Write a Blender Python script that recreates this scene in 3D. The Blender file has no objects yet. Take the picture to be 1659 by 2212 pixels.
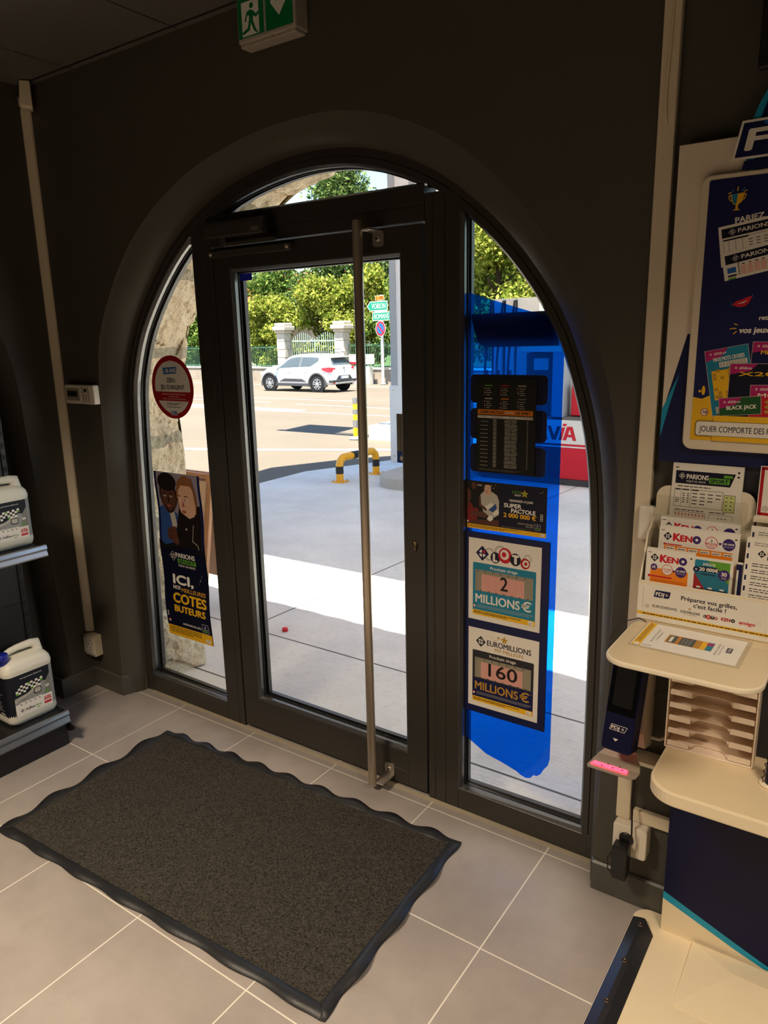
import bpy, bmesh, math, random
import numpy as np
from mathutils import Vector, Matrix
random.seed(7); RNG = np.random.default_rng(11)
SC = bpy.context.scene
COL = SC.collection
PI = math.pi

# ------------------------------------------------------------------ camera
F_PX, YAW, PITCH, ROLL = 1580.92241, 0.610090572, -0.236792703, -0.0219896572
cam_d = bpy.data.cameras.new('camera'); cam = bpy.data.objects.new('camera', cam_d); COL.objects.link(cam)
cy, sy = math.cos(YAW), math.sin(YAW); cp, sp = math.cos(PITCH), math.sin(PITCH)
fw = Vector((-sy * cp, cy * cp, sp)); ri = Vector((cy, sy, 0)); up = ri.cross(fw)
r2 = ri * math.cos(ROLL) + up * math.sin(ROLL); u2 = up * math.cos(ROLL) - ri * math.sin(ROLL)
M = Matrix.Identity(4)
for i in range(3):
    M[i][0], M[i][1], M[i][2] = r2[i], u2[i], -fw[i]
M[0][3], M[1][3], M[2][3] = 2.57486319, -1.98862899, 1.66722113
cam.matrix_world = M
cam_d.sensor_fit = 'HORIZONTAL'; cam_d.sensor_width = 36.0
cam_d.lens = F_PX * 36.0 / 1659.0
cam_d.clip_start = 0.02; cam_d.clip_end = 500
SC.camera = cam

# ------------------------------------------------------------------ world, sun, lamps, exposure
SC.view_settings.view_transform = 'Standard'
SC.view_settings.look = 'None'
SC.view_settings.gamma = 1.0
SC.view_settings.use_curve_mapping = False
SC.view_settings.exposure = 0.95
SC.cycles.max_bounces = 10; SC.cycles.diffuse_bounces = 5; SC.cycles.glossy_bounces = 4
SC.cycles.transparent_max_bounces = 24; SC.cycles.transmission_bounces = 6
SC.cycles.caustics_reflective = False; SC.cycles.caustics_refractive = False
SC.cycles.sample_clamp_indirect = 6.0
W = bpy.data.worlds.new('sky'); SC.world = W; W.use_nodes = True
wn = W.node_tree.nodes; bg = wn['Background']
sky = wn.new('ShaderNodeTexSky'); sky.sky_type = 'NISHITA'; sky.sun_disc = False
sky.sun_elevation = math.radians(68); sky.sun_rotation = math.radians(165)
sky.air_density = 1.0; sky.dust_density = 0.15; sky.ozone_density = 3.0
W.node_tree.links.new(sky.outputs[0], bg.inputs[0]); bg.inputs[1].default_value = 0.22
SUN_DIR = Vector((0.08, -0.30, 1.0)).normalized()      # towards the sun
sun_d = bpy.data.lights.new('sun', 'SUN'); sun = bpy.data.objects.new('sun', sun_d); COL.objects.link(sun)
sun_d.energy = 13.0; sun_d.angle = math.radians(0.55); sun_d.color = (1.0, 0.93, 0.82)
sun.rotation_euler = SUN_DIR.to_track_quat('Z', 'Y').to_euler(); sun.location = (2, -6, 20)

def area(name, loc, size, power, color, rot=(0, 0, 0)):
    d = bpy.data.lights.new(name, 'AREA'); o = bpy.data.objects.new(name, d); COL.objects.link(o)
    d.shape = 'RECTANGLE'; d.size, d.size_y = size; d.energy = power; d.color = color
    o.location = loc; o.rotation_euler = rot
    return o
WARM = (1.0, 0.81, 0.60)
for lx, ly, pw in ((3.25, -1.45, 14), (.9, -2.2, 30), (3.4, -3.6, 17), (.3, -4.4, 18)):      # recessed ceiling downlights behind and beside the camera
    area('ceiling_downlight', (lx, ly, 2.66), (0.5, 0.5), pw, WARM).data.spread = math.radians(125)

# ------------------------------------------------------------------ materials
MATS = {}
def lin(c):
    return tuple(((x / 255) / 12.92 if x / 255 <= 0.04045 else ((x / 255 + 0.055) / 1.055) ** 2.4) for x in c)
def mat(name, rgb, rough=0.5, metal=0.0, spec=0.5, vary=0.06, scale=30.0, bump=0.0, bscale=None, trans=0.0, emit=0.0):
    """principled material whose colour and height drift a little through a noise texture"""
    if name in MATS: return MATS[name]
    m = bpy.data.materials.new(name); m.use_nodes = True; nt = m.node_tree; N = nt.nodes; L = nt.links
    b = N['Principled BSDF']; c = lin(rgb)
    b.inputs['Roughness'].default_value = rough; b.inputs['Metallic'].default_value = metal
    b.inputs['Specular IOR Level'].default_value = spec
    tc = N.new('ShaderNodeTexCoord'); nz = N.new('ShaderNodeTexNoise'); nz.inputs['Scale'].default_value = scale
    nz.inputs['Detail'].default_value = 4
    L.new(tc.outputs['Object'], nz.inputs['Vector'])
    mx = N.new('ShaderNodeMix'); mx.data_type = 'RGBA'
    mx.inputs['A'].default_value = (*[x * (1 - vary) for x in c], 1); mx.inputs['B'].default_value = (*[min(1, x * (1 + vary)) for x in c], 1)
    L.new(nz.outputs[0], mx.inputs['Factor']); L.new(mx.outputs['Result'], b.inputs['Base Color'])
    if bump:
        n2 = N.new('ShaderNodeTexNoise'); n2.inputs['Scale'].default_value = bscale or scale; n2.inputs['Detail'].default_value = 5
        L.new(tc.outputs['Object'], n2.inputs['Vector'])
        bp = N.new('ShaderNodeBump'); bp.inputs['Strength'].default_value = bump; bp.inputs['Distance'].default_value = 0.01
        L.new(n2.outputs[0], bp.inputs['Height']); L.new(bp.outputs[0], b.inputs['Normal'])
    if trans: b.inputs['Transmission Weight'].default_value = trans
    if emit:
        L.new(mx.outputs['Result'], b.inputs['Emission Color']); b.inputs['Emission Strength'].default_value = emit
    MATS[name] = m
    return m
def node_mat(name):
    m = bpy.data.materials.new(name); m.use_nodes = True; MATS[name] = m
    return m, m.node_tree.nodes, m.node_tree.links, m.node_tree.nodes['Principled BSDF']
def math_node(N, L, op, a, b=None):
    n = N.new('ShaderNodeMath'); n.operation = op
    for i, v in enumerate((a, b)):
        if v is None: continue
        if isinstance(v, (int, float)): n.inputs[i].default_value = v
        else: L.new(v, n.inputs[i])
    return n.outputs[0]
def mix_col(N, L, f, a, b):
    n = N.new('ShaderNodeMix'); n.data_type = 'RGBA'
    for s, v in (('Factor', f), ('A', a), ('B', b)):
        if isinstance(v, (int, float)): n.inputs[s].default_value = v
        elif isinstance(v, tuple): n.inputs[s].default_value = (*v[:3], 1)
        else: L.new(v, n.inputs[s])
    return n.outputs['Result']
def noise(N, L, vec, scale, detail=4, rough=0.55):
    n = N.new('ShaderNodeTexNoise'); n.inputs['Scale'].default_value = scale; n.inputs['Detail'].default_value = detail
    n.inputs['Roughness'].default_value = rough
    L.new(vec, n.inputs['Vector']); return n.outputs[0]
def ramp(N, L, f, p0, p1):
    n = N.new('ShaderNodeMapRange'); n.inputs['From Min'].default_value = p0; n.inputs['From Max'].default_value = p1
    L.new(f, n.inputs['Value']); return n.outputs[0]
def bump(N, L, b, h, strength, dist=0.01):
    n = N.new('ShaderNodeBump'); n.inputs['Strength'].default_value = strength; n.inputs['Distance'].default_value = dist
    L.new(h, n.inputs['Height']); L.new(n.outputs[0], b.inputs['Normal'])

def make_materials():
    # tiled floor: 45 cm taupe porcelain, pale joints
    m, N, L, b = node_mat('floor_tile')
    tc = N.new('ShaderNodeTexCoord'); sep = N.new('ShaderNodeSeparateXYZ'); L.new(tc.outputs['Object'], sep.inputs[0])
    def joint(o, p):
        f = math_node(N, L, 'FRACT', math_node(N, L, 'DIVIDE', o, p))
        d = math_node(N, L, 'MINIMUM', f, math_node(N, L, 'SUBTRACT', 1.0, f))
        return math_node(N, L, 'LESS_THAN', d, 0.0046)
    j = math_node(N, L, 'MAXIMUM', joint(sep.outputs[0], 0.45), joint(sep.outputs[1], 0.4594))
    n1 = noise(N, L, tc.outputs['Object'], 2.2, 6); n2 = noise(N, L, tc.outputs['Object'], 14, 6)
    c = mix_col(N, L, ramp(N, L, n1, .35, .68), lin((151, 143, 137)), lin((171, 163, 156)))
    c = mix_col(N, L, math_node(N, L, 'MULTIPLY', ramp(N, L, n2, .45, .75), .35), c, lin((147, 138, 131)))
    L.new(mix_col(N, L, j, c, lin((226, 220, 208))), b.inputs['Base Color'])
    L.new(math_node(N, L, 'ADD', math_node(N, L, 'MULTIPLY', n2, .2), .26), b.inputs['Roughness'])
    bump(N, L, b, math_node(N, L, 'SUBTRACT', math_node(N, L, 'MULTIPLY', n2, .15), j), .12)
    # painted plaster
    m, N, L, b = node_mat('plaster')
    tc = N.new('ShaderNodeTexCoord'); n1 = noise(N, L, tc.outputs['Object'], 1.4, 3); n2 = noise(N, L, tc.outputs['Object'], 190, 3)
    L.new(mix_col(N, L, n1, lin((69, 66, 57)), lin((75, 72, 63))), b.inputs['Base Color'])
    b.inputs['Roughness'].default_value = .62; bump(N, L, b, n2, .12, .002)
    # ceiling panels
    m, N, L, b = node_mat('ceiling_panel')
    tc = N.new('ShaderNodeTexCoord'); sep = N.new('ShaderNodeSeparateXYZ'); L.new(tc.outputs['Object'], sep.inputs[0])
    def cj(o, p, off):
        f = math_node(N, L, 'FRACT', math_node(N, L, 'DIVIDE', math_node(N, L, 'ADD', o, off), p))
        d = math_node(N, L, 'MINIMUM', f, math_node(N, L, 'SUBTRACT', 1.0, f))
        return math_node(N, L, 'LESS_THAN', d, 0.005)
    j = math_node(N, L, 'MAXIMUM', cj(sep.outputs[0], .62, .21), cj(sep.outputs[1], 1.22, .085))
    n1 = noise(N, L, tc.outputs['Object'], 60, 4)
    c = mix_col(N, L, n1, lin((92, 89, 83)), lin((102, 99, 92)))
    L.new(mix_col(N, L, j, c, lin((26, 25, 24))), b.inputs['Base Color']); b.inputs['Roughness'].default_value = .6
    # rough limestone of the outer arch with mortar courses along the arc (UV v = arc length)
    m, N, L, b = node_mat('limestone')
    uv = N.new('ShaderNodeUVMap'); uv.uv_map = 'arc'; sep = N.new('ShaderNodeSeparateXYZ'); L.new(uv.outputs[0], sep.inputs[0])
    tc = N.new('ShaderNodeTexCoord'); warp = noise(N, L, tc.outputs['Object'], 5, 3)
    v = math_node(N, L, 'ADD', sep.outputs[1], math_node(N, L, 'MULTIPLY', warp, .10))
    f = math_node(N, L, 'FRACT', math_node(N, L, 'MULTIPLY', v, 2.35))
    mortar = math_node(N, L, 'LESS_THAN', f, .13)
    n1 = noise(N, L, tc.outputs['Object'], 9, 8, .7); n2 = noise(N, L, tc.outputs['Object'], 55, 6, .7)
    c = mix_col(N, L, ramp(N, L, n1, .3, .72), lin((236, 208, 164)), lin((252, 238, 208)))
    c = mix_col(N, L, ramp(N, L, n2, .52, .75), c, lin((188, 158, 118)))
    c2 = mix_col(N, L, n2, lin((176, 164, 136)), lin((204, 192, 164)))
    L.new(mix_col(N, L, mortar, c, c2), b.inputs['Base Color']); b.inputs['Roughness'].default_value = .95
    h = math_node(N, L, 'SUBTRACT', math_node(N, L, 'ADD', n1, math_node(N, L, 'MULTIPLY', n2, .7)), math_node(N, L, 'MULTIPLY', mortar, .5))
    bump(N, L, b, h, .9, .03)
    # concrete slab
    m, N, L, b = node_mat('concrete_slab')
    tc = N.new('ShaderNodeTexCoord'); o = tc.outputs['Object']
    n1 = noise(N, L, o, 1.1, 6); n2 = noise(N, L, o, 26, 6, .7)
    mp = N.new('ShaderNodeMapping'); mp.inputs['Scale'].default_value = (1.5, 60, 1); mp.inputs['Rotation'].default_value = (0, 0, .25); L.new(o, mp.inputs[0])
    n3 = noise(N, L, mp.outputs[0], 2.0, 4)
    c = mix_col(N, L, ramp(N, L, n1, .3, .7), lin((203, 200, 193)), lin((234, 230, 221)))
    c = mix_col(N, L, math_node(N, L, 'MULTIPLY', ramp(N, L, n2, .5, .8), .5), c, lin((176, 173, 166)))
    vo = N.new('ShaderNodeTexVoronoi'); vo.feature = 'DISTANCE_TO_EDGE'; vo.inputs['Scale'].default_value = 14
    mp2 = N.new('ShaderNodeMapping'); L.new(o, mp2.inputs[0]); L.new(mp2.outputs[0], vo.inputs['Vector'])
    sep = N.new('ShaderNodeSeparateXYZ'); L.new(o, sep.inputs[0])
    near = math_node(N, L, 'LESS_THAN', sep.outputs[1], 1.0)
    crack = math_node(N, L, 'MULTIPLY', math_node(N, L, 'LESS_THAN', vo.outputs['Distance'], .012), math_node(N, L, 'MULTIPLY', near, .10))
    c = mix_col(N, L, crack, c, lin((112, 108, 102)))
    def line(o_, at, w):
        return math_node(N, L, 'LESS_THAN', math_node(N, L, 'ABSOLUTE', math_node(N, L, 'SUBTRACT', o_, at)), w)
    jj = math_node(N, L, 'MAXIMUM', line(sep.outputs[1], .925, .006), line(sep.outputs[1], .36, .006))
    jx = math_node(N, L, 'MAXIMUM', line(sep.outputs[0], -.48, .006), line(sep.outputs[0], 3.5, .006))
    jj = math_node(N, L, 'MAXIMUM', jj, math_node(N, L, 'MULTIPLY', jx, math_node(N, L, 'GREATER_THAN', sep.outputs[1], .925)))
    L.new(mix_col(N, L, jj, c, lin((88, 84, 78))), b.inputs['Base Color']); b.inputs['Roughness'].default_value = .75
    bump(N, L, b, math_node(N, L, 'ADD', n3, math_node(N, L, 'MULTIPLY', n2, .6)), .3, .01)
    # asphalt, warm and dusty
    m, N, L, b = node_mat('asphalt')
    tc = N.new('ShaderNodeTexCoord'); o = tc.outputs['Object']
    n1 = noise(N, L, o, .35, 5); n2 = noise(N, L, o, 40, 5, .8)
    c = mix_col(N, L, ramp(N, L, n1, .3, .7), lin((97, 87, 73)), lin((109, 98, 83)))
    c = mix_col(N, L, math_node(N, L, 'MULTIPLY', ramp(N, L, n2, .42, .7), .5), c, lin((76, 68, 57)))
    L.new(c, b.inputs['Base Color']); b.inputs['Roughness'].default_value = .85; bump(N, L, b, n2, .4, .01)
    # leaves
    def leaf(name, a, b_, c_):
        m = bpy.data.materials.new(name); m.use_nodes = True; N = m.node_tree.nodes; L = m.node_tree.links; MATS[name] = m
        for n in list(N):
            if n.type == 'BSDF_PRINCIPLED': N.remove(n)
        out = [n for n in N if n.type == 'OUTPUT_MATERIAL'][0]
        g = N.new('ShaderNodeNewGeometry'); cr = N.new('ShaderNodeValToRGB'); L.new(g.outputs['Random Per Island'], cr.inputs[0])
        cr.color_ramp.elements[0].color = (*lin(a), 1); cr.color_ramp.elements[1].color = (*lin(c_), 1)
        e = cr.color_ramp.elements.new(.5); e.color = (*lin(b_), 1)
        d = N.new('ShaderNodeBsdfDiffuse'); t = N.new('ShaderNodeBsdfTranslucent'); s = N.new('ShaderNodeMixShader'); s.inputs[0].default_value = .35
        L.new(cr.outputs[0], d.inputs[0]); L.new(cr.outputs[0], t.inputs[0]); L.new(d.outputs[0], s.inputs[1]); L.new(t.outputs[0], s.inputs[2])
        L.new(s.outputs[0], out.inputs[0])
    leaf('leaf_lime', (92, 112, 38), (140, 150, 62), (184, 180, 90))
    leaf('leaf_green', (66, 94, 40), (100, 126, 56), (142, 154, 82))
    leaf('leaf_conifer', (66, 88, 50), (98, 120, 66), (134, 148, 86))
    leaf('leaf_pink', (96, 120, 50), (150, 150, 80), (208, 130, 130))
    # glass pane: see-through with a Fresnel sheen; blue film the same with a blue filter
    def pane(name, tint, ior, rough, body=None):
        m = bpy.data.materials.new(name); m.use_nodes = True; N = m.node_tree.nodes; L = m.node_tree.links; MATS[name] = m
        for n in list(N):
            if n.type == 'BSDF_PRINCIPLED': N.remove(n)
        out = [n for n in N if n.type == 'OUTPUT_MATERIAL'][0]
        tc = N.new('ShaderNodeTexCoord'); nz = N.new('ShaderNodeTexNoise'); nz.inputs['Scale'].default_value = 3; L.new(tc.outputs['Object'], nz.inputs['Vector'])
        lw = N.new('ShaderNodeLayerWeight'); lw.inputs[0].default_value = .5
        r0 = ((ior - 1) / (ior + 1)) ** 2; frs = math_node(N, L, 'ADD', math_node(N, L, 'MULTIPLY', math_node(N, L, 'POWER', lw.outputs['Facing'], 5.0), 1 - r0), r0)
        t = N.new('ShaderNodeBsdfTransparent'); gl = N.new('ShaderNodeBsdfGlossy'); gl.inputs['Roughness'].default_value = rough
        cm = N.new('ShaderNodeMix'); cm.data_type = 'RGBA'; cm.inputs['A'].default_value = (*tint, 1); cm.inputs['B'].default_value = (*[x * .95 for x in tint], 1)
        L.new(nz.outputs[0], cm.inputs['Factor']); L.new(cm.outputs['Result'], t.inputs[0])
        mx = N.new('ShaderNodeMixShader'); L.new(frs, mx.inputs[0]); L.new(gl.outputs[0], mx.inputs[2])
        if body:
            tr = N.new('ShaderNodeBsdfTranslucent'); tr.inputs[0].default_value = (*body[0], 1)
            m2 = N.new('ShaderNodeMixShader'); m2.inputs[0].default_value = body[1]
            L.new(t.outputs[0], m2.inputs[1]); L.new(tr.outputs[0], m2.inputs[2]); L.new(m2.outputs[0], mx.inputs[1])
        else:
            L.new(t.outputs[0], mx.inputs[1])
        L.new(mx.outputs[0], out.inputs[0])
    pane('window_glass', (.975, .985, .98), 1.32, .0)
    pane('blue_film', (.002, .16, 1.0), 1.3, .02, ((.0, .12, 1.0), .10))
    pane('clear_plastic', (.93, .93, .91), 1.3, .05)
    pane('car_glass', (.30, .34, .36), 1.5, .0)
make_materials()
BEAD = mat('bead_aluminium', (104, 104, 102), .3, .75, .5, .05, 40)
FRAME = mat('frame_aluminium', (52, 49, 44), .36, .0, .5, .05, 60, .03, 900)
BLACKP = mat('black_plastic', (22, 22, 23), .42, 0, .5, .1, 40, .05, 600)
GAP = mat('gasket_rubber', (8, 8, 8), .7)
STEEL = mat('brushed_steel', (196, 182, 162), .36, .7, .5, .08, 25)
WHITEP = mat('white_plastic', (232, 224, 208), .38, 0, .5, .02, 20)
TRUNK = mat('cream_trunking', (222, 208, 182), .42, 0, .5, .03, 12)
RUBBER = mat('black_rubber', (34, 35, 37), .46, 0, .5, .15, 30, .1, 200)
SILVER = mat('silver_rail', (186, 188, 192), .3, .7, .5, .05, 12)
# print inks
def ink(n, rgb, rough=.45): return mat('ink_' + n, rgb, rough, 0, .4, .02, 15)
NAVY = ink('navy', (10, 20, 70), .42); NAVY2 = ink('deep_navy', (8, 12, 38), .42); PAPER = ink('paper', (236, 230, 218)); WHITE = ink('white', (240, 236, 228))
YEL = ink('yellow', (240, 186, 30)); TEAL = ink('teal', (24, 128, 158)); CYAN = ink('cyan', (20, 150, 190)); BLUE = ink('blue', (28, 104, 176))
RED = ink('red', (200, 26, 44)); DRED = ink('dark_red', (172, 16, 28)); GREEN = ink('green', (96, 160, 48)); ORANGE = ink('orange', (236, 134, 24))
BLACK = ink('black', (16, 15, 16)); GREY = ink('grey', (128, 126, 120)); LGREY = ink('light_grey', (190, 184, 172)); PURPLE = ink('purple', (58, 34, 110))
GOLD = ink('gold', (190, 142, 50)); PINK = ink('pink', (236, 186, 172)); MAG = ink('magenta', (176, 26, 104)); SKIN = ink('skin', (216, 172, 146)); SKIN2 = ink('brown_skin', (92, 56, 42))
HAIR = ink('hair', (24, 18, 16)); BLOND = ink('fair_hair', (142, 92, 54)); DENIM = ink('denim', (44, 78, 140)); CHAR = ink('charcoal', (40, 40, 46)); SIGNG = ink('sign_green', (0, 122, 62)); LIP = ink('lips', (170, 84, 78))
RGREEN = ink('road_sign_green', (0, 142, 108)); RBLUE = ink('road_sign_blue', (20, 104, 214)); FRED = ink('fuel_red', (206, 22, 44))

# ------------------------------------------------------------------ mesh building
class MB:
    """collects shapes and links them as ONE mesh object"""
    def __init__(s): s.v = []; s.f = []; s.mi = []; s.mats = []; s.smooth = []
    def idx(s, m):
        if m not in s.mats: s.mats.append(m)
        return s.mats.index(m)
    def add(s, vs, fs, m, smooth=False):
        o = len(s.v); s.v += [tuple(x) for x in vs]; k = s.idx(m)
        for f in fs: s.f.append([o + i for i in f]); s.mi.append(k); s.smooth.append(smooth)
    def box(s, x0, x1, y0, y1, z0, z1, m, bev=0.0, seg=2):
        bm = bmesh.new(); bmesh.ops.create_cube(bm, size=1)
        for v in bm.verts: v.co = (x0 + (v.co.x + .5) * (x1 - x0), y0 + (v.co.y + .5) * (y1 - y0), z0 + (v.co.z + .5) * (z1 - z0))
        if bev: bmesh.ops.bevel(bm, geom=bm.edges[:], offset=bev, segments=seg, profile=.5, affect='EDGES')
        bm.verts.index_update()
        s.add([v.co[:] for v in bm.verts], [[v.index for v in f.verts] for f in bm.faces], m); bm.free()
        return s
    def prism(s, pts, y0, y1, m, axis=1, bev=0.0):
        """polygon in the plane across `axis`, pulled from y0 to y1"""
        def P(a, b, c): return {0: (c, a, b), 1: (a, c, b), 2: (a, b, c)}[axis]
        n = len(pts)
        if bev:
            bm = bmesh.new(); lo = [bm.verts.new(P(a, b, y0)) for a, b in pts]; hi = [bm.verts.new(P(a, b, y1)) for a, b in pts]
            bm.faces.new(lo); bm.faces.new(hi[::-1]); caps = []
            for i in range(n): bm.faces.new((lo[i], lo[(i + 1) % n], hi[(i + 1) % n], hi[i]))
            es = [e for e in bm.edges if (e.verts[0] in lo) == (e.verts[1] in lo)]
            bmesh.ops.recalc_face_normals(bm, faces=bm.faces[:])
            bmesh.ops.bevel(bm, geom=es, offset=bev, segments=2, profile=.5, affect='EDGES'); bm.verts.index_update()
            s.add([v.co[:] for v in bm.verts], [[v.index for v in f.verts] for f in bm.faces], m); bm.free(); return s
        vs = [P(a, b, y0) for a, b in pts] + [P(a, b, y1) for a, b in pts]
        s.add(vs, [list(range(n)), list(range(2 * n - 1, n - 1, -1))] + [[i, (i + 1) % n, n + (i + 1) % n, n + i] for i in range(n)], m)
        return s
    def loft(s, rings, m, closed=True, caps=False, smooth=True):
        n = len(rings[0]); vs = [p for r in rings for p in r]; fs = []
        for k in range(len(rings) - 1):
            for i in range(n if closed else n - 1):
                j = (i + 1) % n; fs.append([k * n + i, k * n + j, (k + 1) * n + j, (k + 1) * n + i])
        s.add(vs, fs, m, smooth)
        if caps: s.add(rings[0], [list(range(n))[::-1]], m); s.add(rings[-1], [list(range(n))], m)
        return s
    def tube(s, path, r, m, n=10, caps=True):
        P = [Vector(p) for p in path]; rings = []; ref = None
        for i, p in enumerate(P):
            t = ((P[min(i + 1, len(P) - 1)] - p).normalized() + (p - P[max(i - 1, 0)]).normalized())
            t = t.normalized() if t.length > 1e-6 else Vector((0, 0, 1))
            if ref is None: ref = t.orthogonal().normalized()
            a = (ref - t * ref.dot(t)).normalized(); ref = a; b = t.cross(a); rr = r[i] if isinstance(r, (list, tuple)) else r
            rings.append([tuple(p + a * math.cos(2 * PI * k / n) * rr + b * math.sin(2 * PI * k / n) * rr) for k in range(n)])
        return s.loft(rings, m, True, caps)
    def cyl(s, a, b, r, m, n=16): return s.tube([a, b], r, m, n)
    def lathe(s, prof, m, c=(0, 0, 0), n=20, axis=2):
        rings = []
        for r, h in prof:
            ring = []
            for k in range(n):
                a = 2 * PI * k / n; x, y = r * math.cos(a), r * math.sin(a)
                q = {2: (x, y, h), 1: (x, h, y), 0: (h, x, y)}[axis]; ring.append((c[0] + q[0], c[1] + q[1], c[2] + q[2]))
            rings.append(ring)
        return s.loft(rings, m, True, True)
    def xform(s, Mx):
        s.v = [tuple(Mx @ Vector(p)) for p in s.v]; return s
    def build(s, name, parent=None, normals=True, uv=None):
        me = bpy.data.meshes.new(name); me.from_pydata(s.v, [], s.f); me.update()
        for m in s.mats: me.materials.append(m)
        me.polygons.foreach_set('material_index', s.mi); me.polygons.foreach_set('use_smooth', s.smooth)
        if normals:
            bm = bmesh.new(); bm.from_mesh(me); bmesh.ops.recalc_face_normals(bm, faces=bm.faces[:]); bm.to_mesh(me); bm.free()
        o = bpy.data.objects.new(name, me); COL.objects.link(o)
        if parent is not None:
            o.parent = parent; o.matrix_parent_inverse = parent.matrix_basis.inverted()
        return o
def thing(name, label, cat, loc=(0, 0, 0), group=None, rot=(0, 0, 0)):
    o = bpy.data.objects.new(name, None); COL.objects.link(o); o.location = loc; o.rotation_euler = rot; o.empty_display_size = .1
    return tag(o, label, cat, group)
def tag(o, label, cat, group=None, kind=None):
    o['label'] = label; o['category'] = cat
    if group: o['group'] = group
    if kind: o['kind'] = kind
    return o
def struct(o): o['kind'] = 'structure'; return o
def rrect(x0, x1, y0, y1, r, n=5, corners=(1, 1, 1, 1)):
    """rounded rectangle, counter-clockwise from the lower left; corners = ll, lr, ur, ul"""
    out = []
    for (cx, cy_, a0, k) in ((x0, y0, PI, 0), (x1, y0, 1.5 * PI, 1), (x1, y1, 0, 2), (x0, y1, .5 * PI, 3)):
        sx = 1 if k in (0, 3) else -1; sy_ = 1 if k in (0, 1) else -1
        if not corners[k]: out.append((cx, cy_)); continue
        for i in range(n + 1):
            a = a0 + i * PI / 2 / n; out.append((cx + sx * r + r * math.cos(a), cy_ + sy_ * r + r * math.sin(a)))
    return out
def ell(cx, cy_, rx, ry=None, n=28, a0=0, a1=2 * PI):
    ry = rx if ry is None else ry; full = abs(a1 - a0 - 2 * PI) < 1e-6; m_ = n if full else n + 1
    return [(cx + rx * math.cos(a0 + (a1 - a0) * i / n), cy_ + ry * math.sin(a0 + (a1 - a0) * i / n)) for i in range(m_)]

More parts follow.
